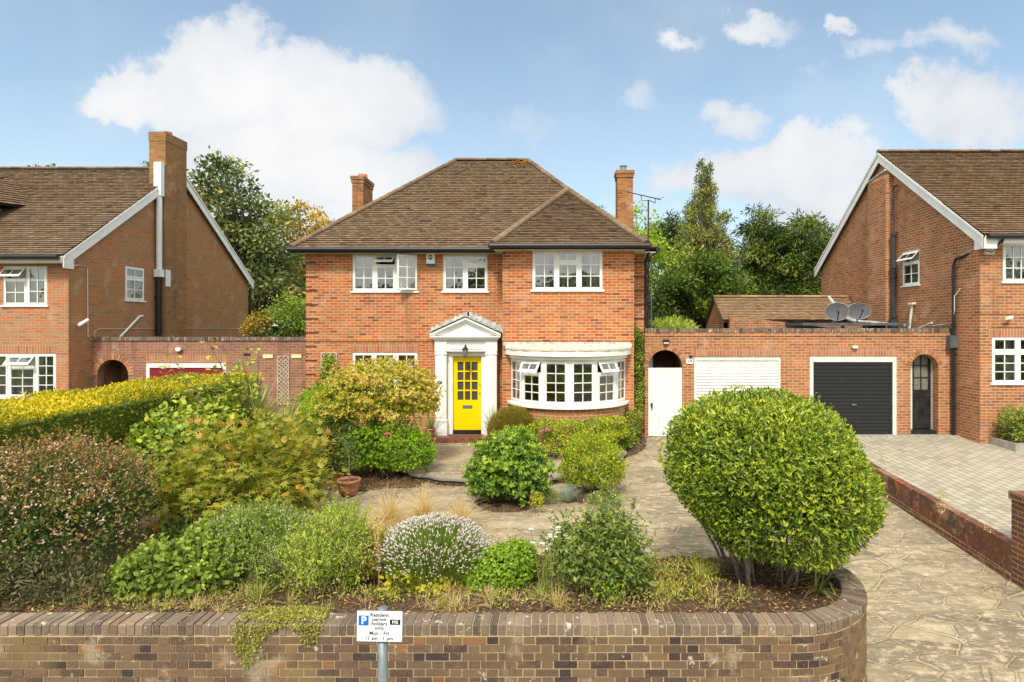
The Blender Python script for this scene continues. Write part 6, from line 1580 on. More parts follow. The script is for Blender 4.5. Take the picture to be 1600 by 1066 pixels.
for k in range(60):
    s0 = np.array([rs_.uniform(-6.9, -5.2), rs_.uniform(6.4, 7.4), 1.1]); e = s0 + np.array([rs_.uniform(-.2, .25), rs_.uniform(-.2, .1), rs_.uniform(.45, .72)])
    m.tube([s0, (s0 + e) / 2 + [.02, 0, .03], e], [.004, .004, .002], 4); n = 34; t = rs_.rand(n); P = s0 * (1 - t)[:, None] + e * t[:, None] + rs_.normal(0, .025, (n, 3)); f.add(P, rs_.normal(0, 1, P.shape) + UPV * .5, rs_.normal(0, 1, P.shape), .028, .014, .75 + rs_.normal(0, .2, n), 'leaf')
m.build('stems', M['bark'], o); f.build('shoots', LM['abelia'], o)
b = (-4.9, 6.0, .31)
simple('grey_shrub', 'dull grey green low shrub below the pink flowered bush, against the wall top', 'shrub', b, [((-5.4, 6.05, .48), (.62, .35, .26)), ((-4.9, 6.05, .42), (.4, .3, .17)), ((-6.0, 6.0, .5), (.5, .3, .25))], 5200, .055, .018, 'greygreen', 152, shell=.4, amp=.15, lf=5)
# small yellow stuff between
b = (-4.35, 6.55, .3)
simple('golden_perennial', 'small golden yellow leafed plant right of the pink flowered bush', 'plant', b, [((-4.25, 6.6, .42), (.3, .25, .14)), ((-3.98, 6.15, .4), (.24, .18, .09))], 420, .05, .026, 'yellowleaf', 153, st=4, sr=.005, shell=.6, amp=.3)
b = (-4.9, 8.0, .1)
simple('low_filler', 'low green leafy ground plants between the maple and the pink flowered bush', 'plant', b, [((-4.75, 7.6, .28), (.55, .35, .26)), ((-4.2, 7.5, .22), (.4, .3, .16)), ((-5.0, 8.1, .4), (.4, .4, .3))], 2800, .05, .03, 'roseleaf', 154, st=5, shell=.4, amp=.2, tone=.35)

# ---- front bed
def Bd(px, py, z=.33): Y = (HC - z) * F / (py - PY); return (fx(px, Y), Y, z)
b = Bd(250, 935)
simple('oregano_bush', 'mound of round soft green leaves behind the wall, right of the pink flowered bush', 'plant', b, [((b[0] - .05, b[1] + .25, .52), (.52, .38, .30)), ((b[0] + .38, b[1] + .22, .50), (.38, .32, .28)), ((b[0] - .38, b[1] + .3, .42), (.26, .28, .18)), ((b[0] + .25, b[1] + .5, .66), (.35, .3, .22))], 3600, .062, .046, 'bigleaf', 160, shape='round', shell=.4, amp=.12, lf=4, upw=.3, out=.8, newtip=.3, tone=.45, floor=.33) if False else None
o = plant('oregano_bush', 'mound of round soft green leaves behind the wall, right of the pink flowered bush', 'plant', b)
el = [((b[0] - .05, b[1] + .25, .52), (.52, .38, .30)), ((b[0] + .38, b[1] + .22, .50), (.38, .32, .28)), ((b[0] - .38, b[1] + .3, .42), (.26, .28, .18)), ((b[0] + .25, b[1] + .5, .66), (.35, .3, .22))]
bush(o, 'foliage', 160, el, 3600, .062, .046, 'bigleaf', shape='round', shell=.4, amp=.12, lf=4, upw=.3, out=.8, newtip=.3, tone=.45, floor=.33); stems(o, b, el, 10, .006); wisps(o, 175, el, 90, .12, .055, .040, 'bigleaf', shape='round', per=12, up_=.4, tone=.6)
b = Bd(395, 920)
o = plant('sage_bush', 'sprawling grey green herb with small pale flower spikes in the front bed', 'plant', b)
el = [((b[0] - .1, b[1] + .35, .66), (.52, .42, .40)), ((b[0] + .2, b[1] + .2, .52), (.4, .34, .3)), ((b[0] - .40, b[1] + .5, .66), (.42, .33, .32)), ((b[0] - .1, b[1] + .62, .66), (.36, .28, .24))]
bush(o, 'foliage', 161, el, 6500, .044, .014, 'sage', shell=.5, amp=.3, lf=5, upw=1.0, out=.6, whorl=1, tone=.4); stems(o, b, el, 14, .006); wisps(o, 176, el, 260, .15, .04, .012, 'sage', per=22, up_=.7, tone=.55)
bush(o, 'flowers', 162, [(c_, (r_[0] * 1.05, r_[1] * 1.05, r_[2] * 1.08)) for c_, r_ in el], 520, .03, .015, 'lavfl', shell=.1, amp=.16, lf=5, shape='spike', upw=1.5, zmin=.0)
b = Bd(505, 935)
o = plant('pink_flowered_bush', 'light green upright bush with tiny pink flowers above the parking sign', 'plant', b)
el = [((b[0], b[1] + .2, .66), (.36, .32, .38)), ((b[0] - .15, b[1] + .25, .55), (.34, .3, .3)), ((b[0] + .05, b[1] + .35, .80), (.3, .26, .30))]
bush(o, 'foliage', 163, el, 5600, .042, .016, 'lightgreen', shell=.6, amp=.3, lf=5, upw=1.2, out=.5, rnd=.5, tone=.45); stems(o, b, el, 16, .006); wisps(o, 177, el, 230, .20, .036, .012, 'lightgreen', per=22, up_=.9, tone=.6)
bush(o, 'flowers', 164, [(c_, (r_[0] * 1.05, r_[1] * 1.05, r_[2])) for c_, r_ in el], 480, .026, .018, 'pinkfl', shell=.2, amp=.18, lf=5, zmin=-.4)
f = Foliage(); m = MB(); rs_ = np.random.RandomState(17)
for k in range(40):
    s0 = np.array([b[0] + rs_.uniform(-.35, .4), b[1] + rs_.uniform(0, .45), .6]); e = s0 + np.array([rs_.uniform(-.15, .1), rs_.uniform(-.1, .1), rs_.uniform(.25, .52)]); m.tube([s0, e], [.004, .002], 4); n = 30; t = rs_.rand(n); P = s0 * (1 - t)[:, None] + e * t[:, None] + rs_.normal(0, .018, (n, 3)); f.add(P, rs_.normal(0, .6, P.shape) + UPV, rs_.normal(0, 1, P.shape), .036, .012, .65 + rs_.normal(0, .2, n), 'leaf')
f.build('shoots', LM['lightgreen'], o); m.build('stalks', M['bark'], o)
b = Bd(425, 800, .2)
simple('large_leaf_plant', 'cluster of large pointed green leaves between the maple and the light green bush', 'plant', (b[0], b[1], .2), [((b[0] + .05, b[1], .5), (.42, .35, .26))], 330, .17, .065, 'bigleaf', 165, st=5, shell=.6, amp=.2, upw=.2, out=.9, tone=.6)
b = Bd(560, 915)
simple('variegated_plant', 'small cream and green variegated shrub left of the lavender', 'plant', b, [((b[0], b[1] + .12, .55), (.26, .22, .22)), ((b[0] + .08, b[1] + .2, .7), (.2, .18, .16))], 520, .07, .024, 'variegated', 166, whorl=3, shell=.5, amp=.2, upw=.6, tone=.5, sr=.006)
b = Bd(640, 935)
simple('yellow_leaf_plant', 'row of broad yellowing leaves at the wall top behind the parking sign', 'plant', b, [((b[0] - .12, b[1] + .12, .42), (.24, .14, .11)), ((b[0] + .2, b[1] + .12, .41), (.24, .14, .10))], 210, .058, .042, 'yellowleaf', 167, st=8, sr=.004, shape='round', shell=.6, amp=.2, upw=.4, tone=.5)
# lavender
b = Bd(664, 925)
o = plant('lavender', 'round lavender bush covered in pale grey mauve flower spikes', 'plant', b)
lc = (b[0] + .0, b[1] + .42)
rs_ = np.random.RandomState(18); P, N, Dp, T = blob(rs_, [((lc[0], lc[1], .42), (.54, .50, .36))], 9000, .5, -.1, .08)
f = Foliage(); f.add(P, nrmz(N * .6 + UPV * .9 + rs_.normal(0, .2, P.shape)), N + rs_.normal(0, .5, P.shape), .10, .008, .5 + rs_.normal(0, .2, len(P)), 'card')
n = 2100; a = rs_.uniform(0, 6.28, n); rr = np.sqrt(rs_.rand(n)); r_in = rr
keep = ~((np.abs(rr * np.cos(a) - .05) < .42) & (rr * np.sin(a) < -.05) & (rr * np.sin(a) > -.62) & (rs_.rand(n) < .72)); a = a[keep]; rr = rr[keep]; n = len(a)
d = np.stack([np.cos(a) * rr, np.sin(a) * rr, np.sqrt(np.clip(1.05 - rr ** 2, 0, 1))], 1)
p0 = np.array([lc[0], lc[1], .40]) + d * [.47, .45, .30]; ax = nrmz(d * [1, 1, .9] + UPV * .35 + rs_.normal(0, .09, d.shape)); ln = rs_.uniform(.15, .25, n)
tip = p0 + ax * ln[:, None]; sd_ = nrmz(np.cross(ax, rs_.normal(0, 1, ax.shape))) * .0022
f.strip(np.stack([p0, tip], 1), np.stack([sd_, sd_], 1), .7); f.build('foliage', LM['lavgreen'], o)
f = Foliage(); f.add(tip, ax, rs_.normal(0, 1, ax.shape), rs_.uniform(.035, .06, n), .019, .55 + rs_.normal(0, .25, n), 'spike'); f.build('flowers', LM['lavfl'], o)
b = Bd(785, 922)
o = plant('mint_mound', 'neat low mound of fresh green leaves right of the lavender', 'plant', b)
el = [((b[0], b[1] + .2, .46), (.36, .3, .24)), ((b[0] + .12, b[1] + .3, .52), (.26, .24, .2)), ((b[0] - .25, b[1] + .1, .4), (.18, .2, .13))]
bush(o, 'foliage', 170, el, 2700, .038, .026, 'mint', shape='round', shell=.3, whorl=2, amp=.08, tone=.5, newtip=.3, upw=.5); wisps(o, 178, el, 60, .07, .034, .024, 'mint', shape='round', per=10, tone=.6); bush(o, 'flowers', 171, [((b[0] - .1, b[1] + .05, .42), (.2, .15, .1))], 6, .05, .04, 'orangefl', shape='round')
b = Bd(860, 935)
o = plant('white_daisies', 'thin stalks of small white flowers left of the leafy bush in the front bed', 'plant', b); rs_ = np.random.RandomState(19); m = MB(); f = Foliage(); g = Foliage()
for k in range(16):
    x = b[0] + rs_.uniform(-.12, .16); y = b[1] + rs_.uniform(0, .2); h = rs_.uniform(.45, .72); e = np.array([x + rs_.uniform(-.12, .08), y, .33 + h]); m.tube([(x, y, .3), e], .004, 4)
    n = 9; f.add(np.tile(e, (n, 1)), np.stack([np.cos(np.arange(n) * .7), np.sin(np.arange(n) * .7), .2 + 0 * np.arange(n)], 1), np.tile(UPV, (n, 1)), .034, .018, .6, 'leaf')
    n = 14; t = rs_.rand(n) * .8; P = np.array([x, y, .3]) * (1 - t)[:, None] + e * t[:, None]; g.add(P, rs_.normal(0, 1, P.shape), UPV + 0 * P, .05, .014, .3 + rs_.normal(0, .2, n), 'leaf')
m.build('stems', LM['sage'], o); f.build('flowers', LM['whitefl'], o); g.build('leaves', LM['sage'], o)
b = Bd(935, 940)
o = plant('leafy_bush', 'leafy green rose like bush left of the ball bush in the front bed', 'bush', b)
el = [((b[0] + .0, b[1] + .22, .70), (.38, .34, .36)), ((b[0] + .26, b[1] + .2, .60), (.30, .3, .28)), ((b[0] - .22, b[1] + .25, .72), (.28, .3, .28)), ((b[0] + .12, b[1] + .3, .92), (.24, .26, .2))]
wisps(o, 174, el, 130, .2, .065, .026, 'roseleaf', per=13, up_=.5); bush(o, 'foliage', 172, el, 2300, .068, .028, 'roseleaf', shell=.5, amp=.18, lf=5, upw=.1, out=.8, tone=.5, newtip=.3, whorl=1, droop=.25); stems(o, b, el, 12, .008)
m = MB(); f = Foliage(); rs_ = np.random.RandomState(20)
for (dx, dz) in ((.42, 1.32), (.3, 1.2), (-.1, 1.25), (-.35, 1.08), (.1, 1.3)):
    s0 = np.array([b[0] + dx * .6, b[1] + .25, .9]); e = np.array([b[0] + dx, b[1] + .25, dz]); m.tube([s0, (s0 + e) / 2 + [.02, 0, 0], e], [.006, .005, .003], 5); n = 16; t = rs_.rand(n); P = s0 * (1 - t)[:, None] + e * t[:, None]; f.add(P, rs_.normal(0, 1, P.shape), UPV + rs_.normal(0, .3, P.shape), .06, .03, .5 + rs_.normal(0, .2, n), 'leaf')
m.build('twigs', M['bark'], o); f.build('shoots', LM['roseleaf'], o)
b = Bd(950, 943)
simple('bright_sprig', 'small bright lime sprig at the wall top below the leafy bush', 'plant', b, [((b[0], b[1] + .06, .42), (.15, .1, .13))], 150, .04, .028, 'brightlow', 173, st=4, sr=.003, shape='round', shell=.6, tone=.8)
# grassy and sedum patches right of it
o = plant('sedum_patch', 'low mixed patch of reddish and yellow green succulents left of the ball bush stems', 'ground cover', Bd(1060, 920)); rs_ = np.random.RandomState(21); f = Foliage()
for k in range(75):
    x, y, _ = Bd(rs_.uniform(1000, 1115), rs_.uniform(880, 945)); h = rs_.uniform(.04, .12); n = 20; P = np.array([x, y, .34]) + rs_.normal(0, 1, (n, 3)) * [.05, .05, .03] + UPV * h * .5; f.add(P, rs_.normal(0, .6, P.shape) + UPV * .8, rs_.normal(0, 1, P.shape), .042, .014, np.clip(rs_.choice([.3, .5, .8]) + rs_.normal(0, .15, n), 0, 1), 'leaf')
f.build('foliage', LM['creep'], o); f = Foliage(); P = np.stack([rs_.uniform(Bd(1010, 900)[0], Bd(1120, 900)[0], 260), rs_.uniform(5.9, 6.8, 260), rs_.uniform(.36, .48, 260)], 1); f.add(P, rs_.normal(0, .5, P.shape) + UPV, rs_.normal(0, 1, P.shape), .05, .014, .4 + rs_.normal(0, .2, 260), 'leaf'); f.build('red_tips', LM['pieris'], o)
k = 0
for (px, py, n, ln, mat, lean, lb) in ((1035, 935, 60, .20, 'grass', .6, 'green grassy tuft at the wall top left of the ball bush'), (1095, 905, 50, .18, 'grass', .7, 'green tuft near the left stems of the ball bush'), (1160, 940, 14, .17, 'grass', .3, 'tiny lone green shoot on the bare soil under the ball bush'),
        (765, 940, 90, .16, 'straw', .8, 'dry yellow tuft at the wall top below the green mound'), (745, 930, 70, .15, 'grass', .8, 'grey green tuft at the wall top right of the lavender'), (870, 945, 70, .15, 'straw', .8, 'straw coloured tuft at the wall top below the white flowers'), (845, 935, 90, .15, 'grass', .7, 'silvery green tuft at the wall top near the white flowers'), (905, 925, 60, .2, 'straw', .9, 'dry curled straw tuft under the leafy bush'), (700, 935, 60, .14, 'straw', .9, 'dry straw scraps at the wall top under the lavender'),
        (400, 940, 80, .22, 'grass', .7, 'loose grassy tuft above the trailing creeper'), (120, 930, 60, .2, 'straw', .9, 'dry twiggy tuft below the pink flowered bush'), (300, 950, 60, .16, 'straw', 1.0, 'dry straw scraps at the wall top under the round leafed mound'), (680, 915, 30, .1, 'grass', .5, 'small green tuft between lavender and yellow leaves')):
    b = Bd(px, py); rs_ = np.random.RandomState(200 + k); k += 1; f = Foliage(); blades(f, rs_, (b[0], b[1] + .04, .32), n, ln, .008, lean, .5, .09); tag(f.build('grass_tuft', LM[mat], None, b), lb, 'grass tuft', 'small tufts in the front bed')
# tangle of low growth and dry stems that fills the front of the bed
f = Foliage(); g = Foliage(); rs_ = np.random.RandomState(77)
for k in range(330):
    x = rs_.uniform(-5.0, 2.0); y = rs_.uniform(5.68, 6.25) if rs_.rand() < .7 else rs_.uniform(6.2, 7.5)
    if x > 1.15 and y > 6.0: continue
    m_ = rs_.rand()
    if m_ < .45: blades(f, rs_, (x, y, .33), rs_.randint(8, 26), rs_.uniform(.06, .17), .006, 1.1, .6, .08, .5)
    else:
        n = rs_.randint(12, 40); P = np.array([x, y, .34]) + rs_.normal(0, 1, (n, 3)) * [.06, .05, .0] + UPV * rs_.rand(n, 1) * .09; g.add(P, rs_.normal(0, .7, P.shape) + UPV * .6, rs_.normal(0, .5, P.shape) + UPV, rs_.uniform(.02, .045, n), rs_.uniform(.01, .02, n), rs_.rand() * .7 + rs_.normal(0, .15, n), 'leaf')
tag(f.build('dry_stems', LM['straw']), kind='stuff'); tag(g.build('ground_cover', LM['creep']), kind='stuff')
# strap leaved plants at the curved end
for (px, py, n, ln, lb) in ((1300, 905, 46, .42, 'arching cream striped strap leaves on the right of the ball bush'), (1285, 925, 16, .22, 'small strap leaved offset in the curve of the wall')):
    b = Bd(px, py); rs_ = np.random.RandomState(300 + n); f = Foliage(); blades(f, rs_, (b[0] - .05, b[1] + .05, .32), int(n * 1.3), ln * 1.15, .02, 1.1, .7, .05); tag(f.build('strap_plant', LM['strap'], None, b), lb, 'plant')
# trailing creeper over the wall
o = plant('trailing_creeper', 'yellow green creeper trailing from the bed over the wall top', 'plant', Bd(450, 950)); rs_ = np.random.RandomState(22)
xa, xb = Bd(392, 960)[0], Bd(520, 960)[0]; n = 4200; X = rs_.uniform(xa, xb, n); tt = rs_.rand(n); lim = .30 + .5 * np.exp(-((X - xa - .12) / .14) ** 2) + .25 * np.exp(-((X - xb + .12) / .08) ** 2)
S = tt * lim * .95; Yp = np.where(S < .26, 5.66 - S, 5.385 - rs_.rand(n) * .03); Zp = np.where(S < .26, .385 + rs_.rand(n) * .035, .385 - (S - .26) * .8); P = np.stack([X + rs_.normal(0, .02, n), Yp, Zp], 1)
f = Foliage(); f.add(P, rs_.normal(0, 1, P.shape) + np.array([0, -.6, .3]), rs_.normal(0, 1, P.shape) + UPV, .024, .012, .5 + rs_.normal(0, .25, n), 'leaf'); f.build('foliage', LM['creep'], o)
# feather grasses
for (px, py, n, ln, z, lb, sd_) in ((608, 800, 150, .5, .12, 'wispy blond feather grass at the back left of the lavender', 1), (660, 788, 130, .42, .1, 'wispy blond feather grass behind the lavender', 2), (718, 802, 140, .42, .1, 'wispy blond feather grass behind the lavender to the right', 3), (915, 830, 120, .45, .1, 'wispy blond feather grass behind the leafy bush', 4), (585, 822, 110, .42, .15, 'short blond feather grass left of the lavender', 5)):
    b = Bd(px, py + 18, z); rs_ = np.random.RandomState(sd_); f = Foliage(); blades(f, rs_, b, int(n * 1.8), ln * 1.15, .008, 1.0, .8, .07); tag(f.build('feather_grass', LM['straw'], None, b), lb, 'grass', 'blond feather grasses on the paving')
b = Bd(590, 915); o = plant('dry_seed_stalk', 'tall dry straw coloured seed stalk left of the lavender', 'plant', b); m = MB(); rs_ = np.random.RandomState(23); f = Foliage()
for dx, h in ((0, .85), (-.04, .7)):
    e = np.array([b[0] + dx, b[1], .33 + h]); s0 = np.array([b[0] + .02, b[1], .3]); m.tube([s0, e], .005, 5); n = 170; t = .25 + .7 * rs_.rand(n); P = s0 * (1 - t)[:, None] + e * t[:, None] + rs_.normal(0, .012, (n, 3)); f.add(P, rs_.normal(0, 1, P.shape) + UPV * .6, rs_.normal(0, 1, P.shape), .026, .016, .6 + rs_.normal(0, .2, n), 'leaf')
m.build('stem', LM['straw'], o); f.build('seed_pods', LM['straw'], o)
# bits on the paving
b = (.27, 10.0, .02); b = Bd(887, 782, .03); o = plant('blue_grass', 'small tuft of blue grey grass between the two shrubs on the paving', 'grass tuft', b); rs_ = np.random.RandomState(24); f = Foliage(); blades(f, rs_, b, 420, .26, .005, .7, .2, .06); f.build('blades', LM['fescue'], o)
b = Bd(838, 800, .03); simple('yellow_sprig', 'upright yellow green sprig in front of the bright green shrub on the paving', 'plant', b, [((b[0] - .05, b[1], .2), (.06, .06, .2)), ((b[0] + .08, b[1], .17), (.05, .05, .17))], 260, .035, .018, 'yellowleaf', 180, st=4, sr=.004, shell=.8, upw=.8)
b = Bd(858, 782, .03); simple('low_cushion', 'low grey green cushion plant left of the blue grass', 'plant', b, [((b[0], b[1], .08), (.22, .18, .12))], 800, .04, .01, 'sage', 181, st=0, shell=.5, upw=.8)
b = Bd(948, 792, .03); o = simple('daisy_cushion', 'low green cushion with tiny white daisies below the variegated shrub', 'plant', b, [((b[0], b[1] + .1, .1), (.34, .22, .14))], 1400, .035, .010, 'roseleaf', 182, st=0, shell=.6, upw=.8, amp=.2)
bush(o, 'flowers', 183, [((b[0] - .05, b[1] + .05, .14), (.36, .24, .14))], 60, .02, .02, 'whitefl', shape='round', shell=.2, upw=1)
b = Bd(800, 775, .03); spiky('grey leek like blades at the foot of the bright green shrub', (b[0], b[1] - .1, .03), 16, .3, .03, 'fescue', .4, .4, 9)
b = Bd(868, 745, .06); 
for (px, py, sc_, lb) in ((1462, 782, .22, 'thin green weed rising through the block paving beside the low wall'), (1463, 800, .14, 'small pale weed in the joint behind the low wall'), (1372, 722, .22, 'thin green weed at the far end of the low wall'), (1535, 830, .16, 'dry brown weed beside the pier'), (1352, 715, .1, 'tiny weed at the corner of the ball bush and block paving')):
    Y = (HC - .08) * F / (py - PY); x = fx(px, Y) + .1; rs_ = np.random.RandomState(px); f = Foliage(); n = 50; t = rs_.rand(n); P = np.stack([x + rs_.normal(0, .03, n), Y + rs_.normal(0, .03, n), .06 + t * sc_], 1); f.add(P, rs_.normal(0, 1, P.shape) + UPV, rs_.normal(0, 1, P.shape), .035, .012, .5 + rs_.normal(0, .2, n), 'leaf'); tag(f.build('weed', LM['lightgreen' if 'green' in lb else 'straw'], None, (x, Y, .06)), lb, 'weed', 'weeds in the block paving')
o = plant('conifer_shrub', 'spreading feathery green conifer shrub in the kerbed bed beside the block paving', 'shrub', (11.6, 14.1, .27))
bush(o, 'foliage', 190, [((11.55, 14.1, .62), (.62, .38, .42)), ((11.95, 14.1, .5), (.7, .35, .32)), ((11.3, 14.15, .78), (.35, .3, .3))], 4200, .11, .028, 'conifershrub', shell=.6, amp=.25, lf=5, shape='card', out=.9, upw=.2, newtip=.2); stems(o, (11.4, 14.2, .2), [((11.5, 14.1, .6), (.5, .3, .3))], 6, .02)
o = plant('overhanging_shrub', 'light green feathery plant showing above the garage wall beside the house', 'shrub', (3.4, 16.1, 2.84))
bush(o, 'foliage', 191, [((3.3, 16.3, 3.1), (.62, .4, .22)), ((3.7, 16.3, 3.0), (.4, .3, .18))], 1700, .13, .018, 'lightgreen', shell=.8, amp=.2, shape='card', upw=.5)
# litter and moss
rs_ = np.random.RandomState(30)
n = 5200; X = rs_.uniform(-6.5, 3.2, n); Y = rs_.uniform(5.64, 7.6, n); d = np.hypot(X - 2.25, Y - 6.49); k = bed(X, Y) & (rs_.rand(n) < np.where(X > .8, .95, .5)); X, Y = X[k], Y[k]
P = np.stack([X, Y, soil_top(X, Y) + .022 + .02 * rs_.rand(len(X))], 1); f = Foliage(); f.add(P, rs_.normal(0, 1, P.shape) * [1, 1, .15], UPV + rs_.normal(0, .3, P.shape), rs_.uniform(.02, .05, len(P)), rs_.uniform(.006, .02, len(P)), rs_.rand(len(P)), 'leaf')
n = 900; X = rs_.uniform(-4.4, -1.5, n); Y = rs_.uniform(11.0, 12.0, n); P = np.stack([X, Y, paving_h(X, Y) + .045], 1); f.add(P, rs_.normal(0, 1, P.shape) * [1, 1, .15], UPV + rs_.normal(0, .3, P.shape), .04, .018, rs_.rand(n), 'leaf')
tag(f.build('leaf_litter', LM['litter']), kind='stuff')

# ================================================================== TREES BEHIND
def tree(name, label, cat, base, clumps, n_per, Ln, Wd, mat, seed, trunk_r=.2, trunk_h=None, shape='card', group=None, flat=.7, axisout=.5, upw=.1, limbs=True, tone=.5, ct=.18, trunkmat='bark'):
    o = plant(name, label, cat, base, group); rs_ = np.random.RandomState(seed); f = Foliage(); m = MB(); b0 = np.array(base, float)
    top = max(c[2] for c, r in clumps); cxm_ = np.mean([c[0] for c, r in clumps]); cym_ = np.mean([c[1] for c, r in clumps])
    axis_pts = [b0, b0 * .6 + np.array([cxm_, cym_, top]) * .4, np.array([cxm_, cym_, b0[2] + (top - b0[2]) * .85])]
    m.tube(axis_pts, [trunk_r, trunk_r * .6, trunk_r * .12], 8)
    for c, r in clumps:
        c = np.array(c, float); r = np.array(r, float) if np.ndim(r) else np.array([r, r, r * flat])
        n = int(n_per * (r[0] * r[2]) ** .85) + 12
        d = nrmz(rs_.normal(0, 1, (n, 3))); rad = rs_.rand(n) ** .45; l_ = 1 + .25 * np.sin(d[:, 0] * 5 + c[0]) * np.sin(d[:, 2] * 4 + c[2]); P = c + d * r * (rad * l_)[:, None]
        ax = nrmz(d * axisout + UPV * upw + rs_.normal(0, .6, P.shape)); s = rs_.uniform(.6, 1.35, n)
        f.add(P, ax, d + UPV * .4 + rs_.normal(0, .5, P.shape), Ln * s, Wd * s, tone + rs_.normal(0, ct * .6) + rs_.normal(0, .17, n), shape)
        if limbs:
            t_ = max(.12, min(.8, (c[2] - b0[2]) / (top - b0[2]) * .72)); p = axis_pts[0] * (1 - t_) + axis_pts[2] * t_
            m.tube([p, (p + c) / 2 + np.array([0, 0, .15 * rs_.rand() * r[2]]), c], [trunk_r * .32 * (1.1 - t_), trunk_r * .2, trunk_r * .05], 5)
    f.build('crown', LM[mat], o); m.build('trunk', M[trunkmat], o)
    return o
def T3(px, py, Y): return (fx(px, Y), Y, fz(py, Y))
def clumps_in(rs_, poly_list, n, Y, dep, rmin, rmax):
    """clump centres spread through a crown given as circles (px, py, radius px)"""
    out = []; s = Y / F; w = np.array([p[2] ** 2 for p in poly_list], float); w /= w.sum()
    for k in range(n):
        i = rs_.choice(len(poly_list), p=w); px, py, rp = poly_list[i]; a = rs_.uniform(0, 6.28); q = rp * math.sqrt(rs_.rand())
        y = Y + rs_.uniform(-dep, dep) * math.sqrt(max(0, 1 - (q / rp) ** 2)); r = rs_.uniform(rmin, rmax)
        out.append(((fx(px + q * math.cos(a), Y), y, fz(py + q * math.sin(a), Y)), r))
    return out
r1 = np.random.RandomState(61)
cl = clumps_in(r1, [(345, 272, 22), (318, 285, 16), (375, 300, 28), (330, 330, 26), (390, 350, 45), (360, 400, 55), (420, 410, 48), (440, 440, 40), (400, 460, 50), (330, 460, 50), (405, 500, 25), (420, 370, 25)], 150, 31, 2.2, .5, 1.1)
tree('broadleaf_tree', 'tall dark olive green tree behind the brown gable', 'tree', (-15.5, 31, .1), cl, 230, .26, .13, 'tree_dark', 62, .28, upw=-.1, ct=.4)
cl = clumps_in(r1, [(470, 350, 28), (440, 355, 20), (500, 360, 22), (455, 390, 25), (490, 400, 30), (470, 440, 35)], 58, 35, 1.5, .4, .85)
tree('autumn_tree', 'sparse tree with golden yellow leaves left of the hipped roof', 'tree', (-15, 35, .1), cl, 190, .22, .13, 'tree_yellow', 63, .2)
cl = clumps_in(r1, [(455, 495, 24), (440, 505, 22), (468, 480, 18), (470, 510, 20)], 26, 23, .9, .3, .55)
tree('garden_bush', 'fresh green bush behind the garage wall left of the orange brick house', 'bush', (-10.4, 23, .1), cl, 520, .11, .06, 'tree_bush', 64, .06, upw=.2)
cl = clumps_in(r1, [(398, 515, 12), (402, 500, 8)], 10, 21.5, .5, .25, .4)
tree('garden_bush', 'small yellowish bush at the rear corner of the brown gable', 'bush', (-11.1, 21.5, .1), cl, 420, .09, .05, 'tree_yellow', 65, .04)
cl = clumps_in(r1, [(985, 360, 40), (1000, 400, 45), (1020, 430, 35), (1010, 470, 35), (1030, 500, 30), (1045, 400, 18)], 85, 27, 1.3, .4, .8)
tree('lime_tree', 'light yellow green tree behind the right chimney', 'tree', (4.0, 27, .1), cl, 260, .16, .10, 'tree_lime', 66, .16, shape='card')
cl = clumps_in(r1, [(1045, 365, 28), (1030, 390, 30), (1060, 400, 30)], 34, 38, 1.5, .6, 1.0)
tree('conifer_tree', 'dark rounded conifer between the aerial and the tall cypress', 'tree', (7.5, 38, .1), cl, 300, .22, .10, 'conifer', 67, .25)
# tall sparse cypress
r2 = np.random.RandomState(68); cl = []
for k in range(230):
    t_ = r2.rand() ** .7; py = 250 + t_ * 195; hw = 2 + 56 * t_ ** .9; side = r2.uniform(-1, 1); cl.append(((fx(1102 + side * hw + 4 * math.sin(k), 33), 33 + r2.uniform(-1, 1) * hw * .03, fz(py, 33)), (.12 + .5 * t_, .12 + .5 * t_, .22 + .30 * t_)))
tree('cypress_tree', 'tall sparse pointed cypress rising above the other trees', 'tree', (fx(1103, 33), 33, .1), cl, 260, .20, .06, 'cypress', 69, .2, axisout=.3, upw=.5, ct=.3)
cl = clumps_in(r2, [(1100, 445, 52), (1060, 465, 42), (1140, 460, 38), (1045, 490, 30), (1155, 490, 30), (1100, 490, 45)], 95, 25, 2.0, .45, .8)
tree('round_evergreen', 'dense dark green rounded evergreen below the cypress', 'tree', (fx(1100, 25), 25, .1), cl, 900, .17, .08, 'domeyew', 70, .2, ct=.35, upw=.3)
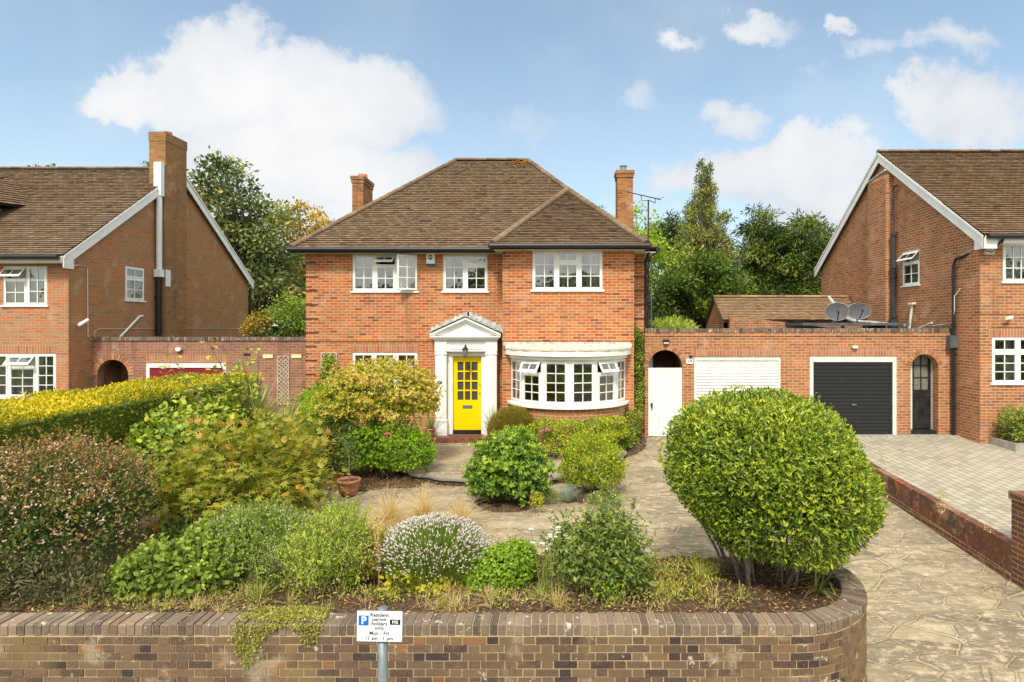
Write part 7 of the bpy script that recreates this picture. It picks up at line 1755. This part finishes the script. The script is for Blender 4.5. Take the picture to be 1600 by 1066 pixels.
for (cpx, tpy, hwm, lb, sd_, Yc) in ((1192, 322, 44, 'dark pointed conifer right of the cypress', 71, 34), (1266, 324, 58, 'broad dark conifer beside the white bargeboard of the gable', 72, 33), (1225, 352, 44, 'dark conifer between the two larger ones', 73, 36)):
    r3 = np.random.RandomState(sd_); cl = []
    for k in range(150):
        t_ = r3.rand() ** .6; py = tpy + t_ * 165; hw = 3 + hwm * min(1, t_ ** .6 * 1.1); s_ = r3.uniform(-1, 1); cl.append(((fx(cpx + s_ * hw, Yc), Yc + r3.uniform(-1, 1) * 1.2, fz(py, Yc)), (.7, .6, .34)))
    tree('conifer_tree', lb, 'tree', (fx(cpx, Yc), Yc, .1), cl, 420, .28, .07, 'conifer', sd_ + 10, .25, axisout=.9, upw=-.35, ct=.45)
cl = clumps_in(r2, [(933, 335, 10), (925, 322, 7)], 8, 40, .5, .3, .5)
tree('conifer_tree', 'small conifer tip showing over the roof left of the right chimney', 'tree', (fx(930, 40), 40, .1), cl, 200, .2, .07, 'conifer', 85, .12)
cl = clumps_in(r2, [(235, 262, 4), (85, 264, 3), (60, 266, 3)], 6, 36, .5, .2, .35)
tree('broadleaf_tree', 'treetops just showing over the ridge of the roof at the far left', 'tree', (fx(150, 36), 36, .1), cl, 150, .2, .1, 'tree_dark', 86, .1, limbs=False)
# distant woodland filling the gaps low down, and trees across the street (seen in the windows)
def wood(name, xs, Y, h, mat, seed, n):
    rs_ = np.random.RandomState(seed); f = Foliage()
    X = rs_.uniform(xs[0], xs[1], n); hh = h * (.75 + .25 * np.sin(X * .5 + 1) * np.sin(X * .21)); Z = hh * rs_.rand(n) ** .7; P = np.stack([X, Y + rs_.uniform(-2, 2, n), Z + .1], 1)
    f.add(P, rs_.normal(0, 1, P.shape), rs_.normal(0, 1, P.shape), .8, .5, .45 + .2 * np.sin(X * .9) + rs_.normal(0, .15, n), 'card'); o = f.build(name, LM[mat]); o['kind'] = 'stuff'; return o
wood('distant_woodland', (-60, 70), 58, 6.0, 'tree_dark', 90, 15000)
wood('woodland_across_street', (-45, 45), -22, 9.0, 'tree_dark', 91, 14000)

# lettering as meshes; loose flowers and lichen are stuff nobody counts
bpy.context.view_layer.update()
dg = bpy.context.evaluated_depsgraph_get()
for o in [x for x in COL.objects if x.type == 'FONT']:
    me = bpy.data.meshes.new_from_object(o.evaluated_get(dg)); n = bpy.data.objects.new('lettering_mesh', me); COL.objects.link(n)
    n.parent = o.parent; n.location = o.location.copy(); n.rotation_euler = o.rotation_euler.copy(); nm = o.name
    bpy.data.objects.remove(o); n.name = nm
for o in COL.objects:
    if o.name.split('.')[0] in ('flowers', 'lichen', 'red_tips', 'shoots', 'moss') and o.parent: o['kind'] = 'stuff'
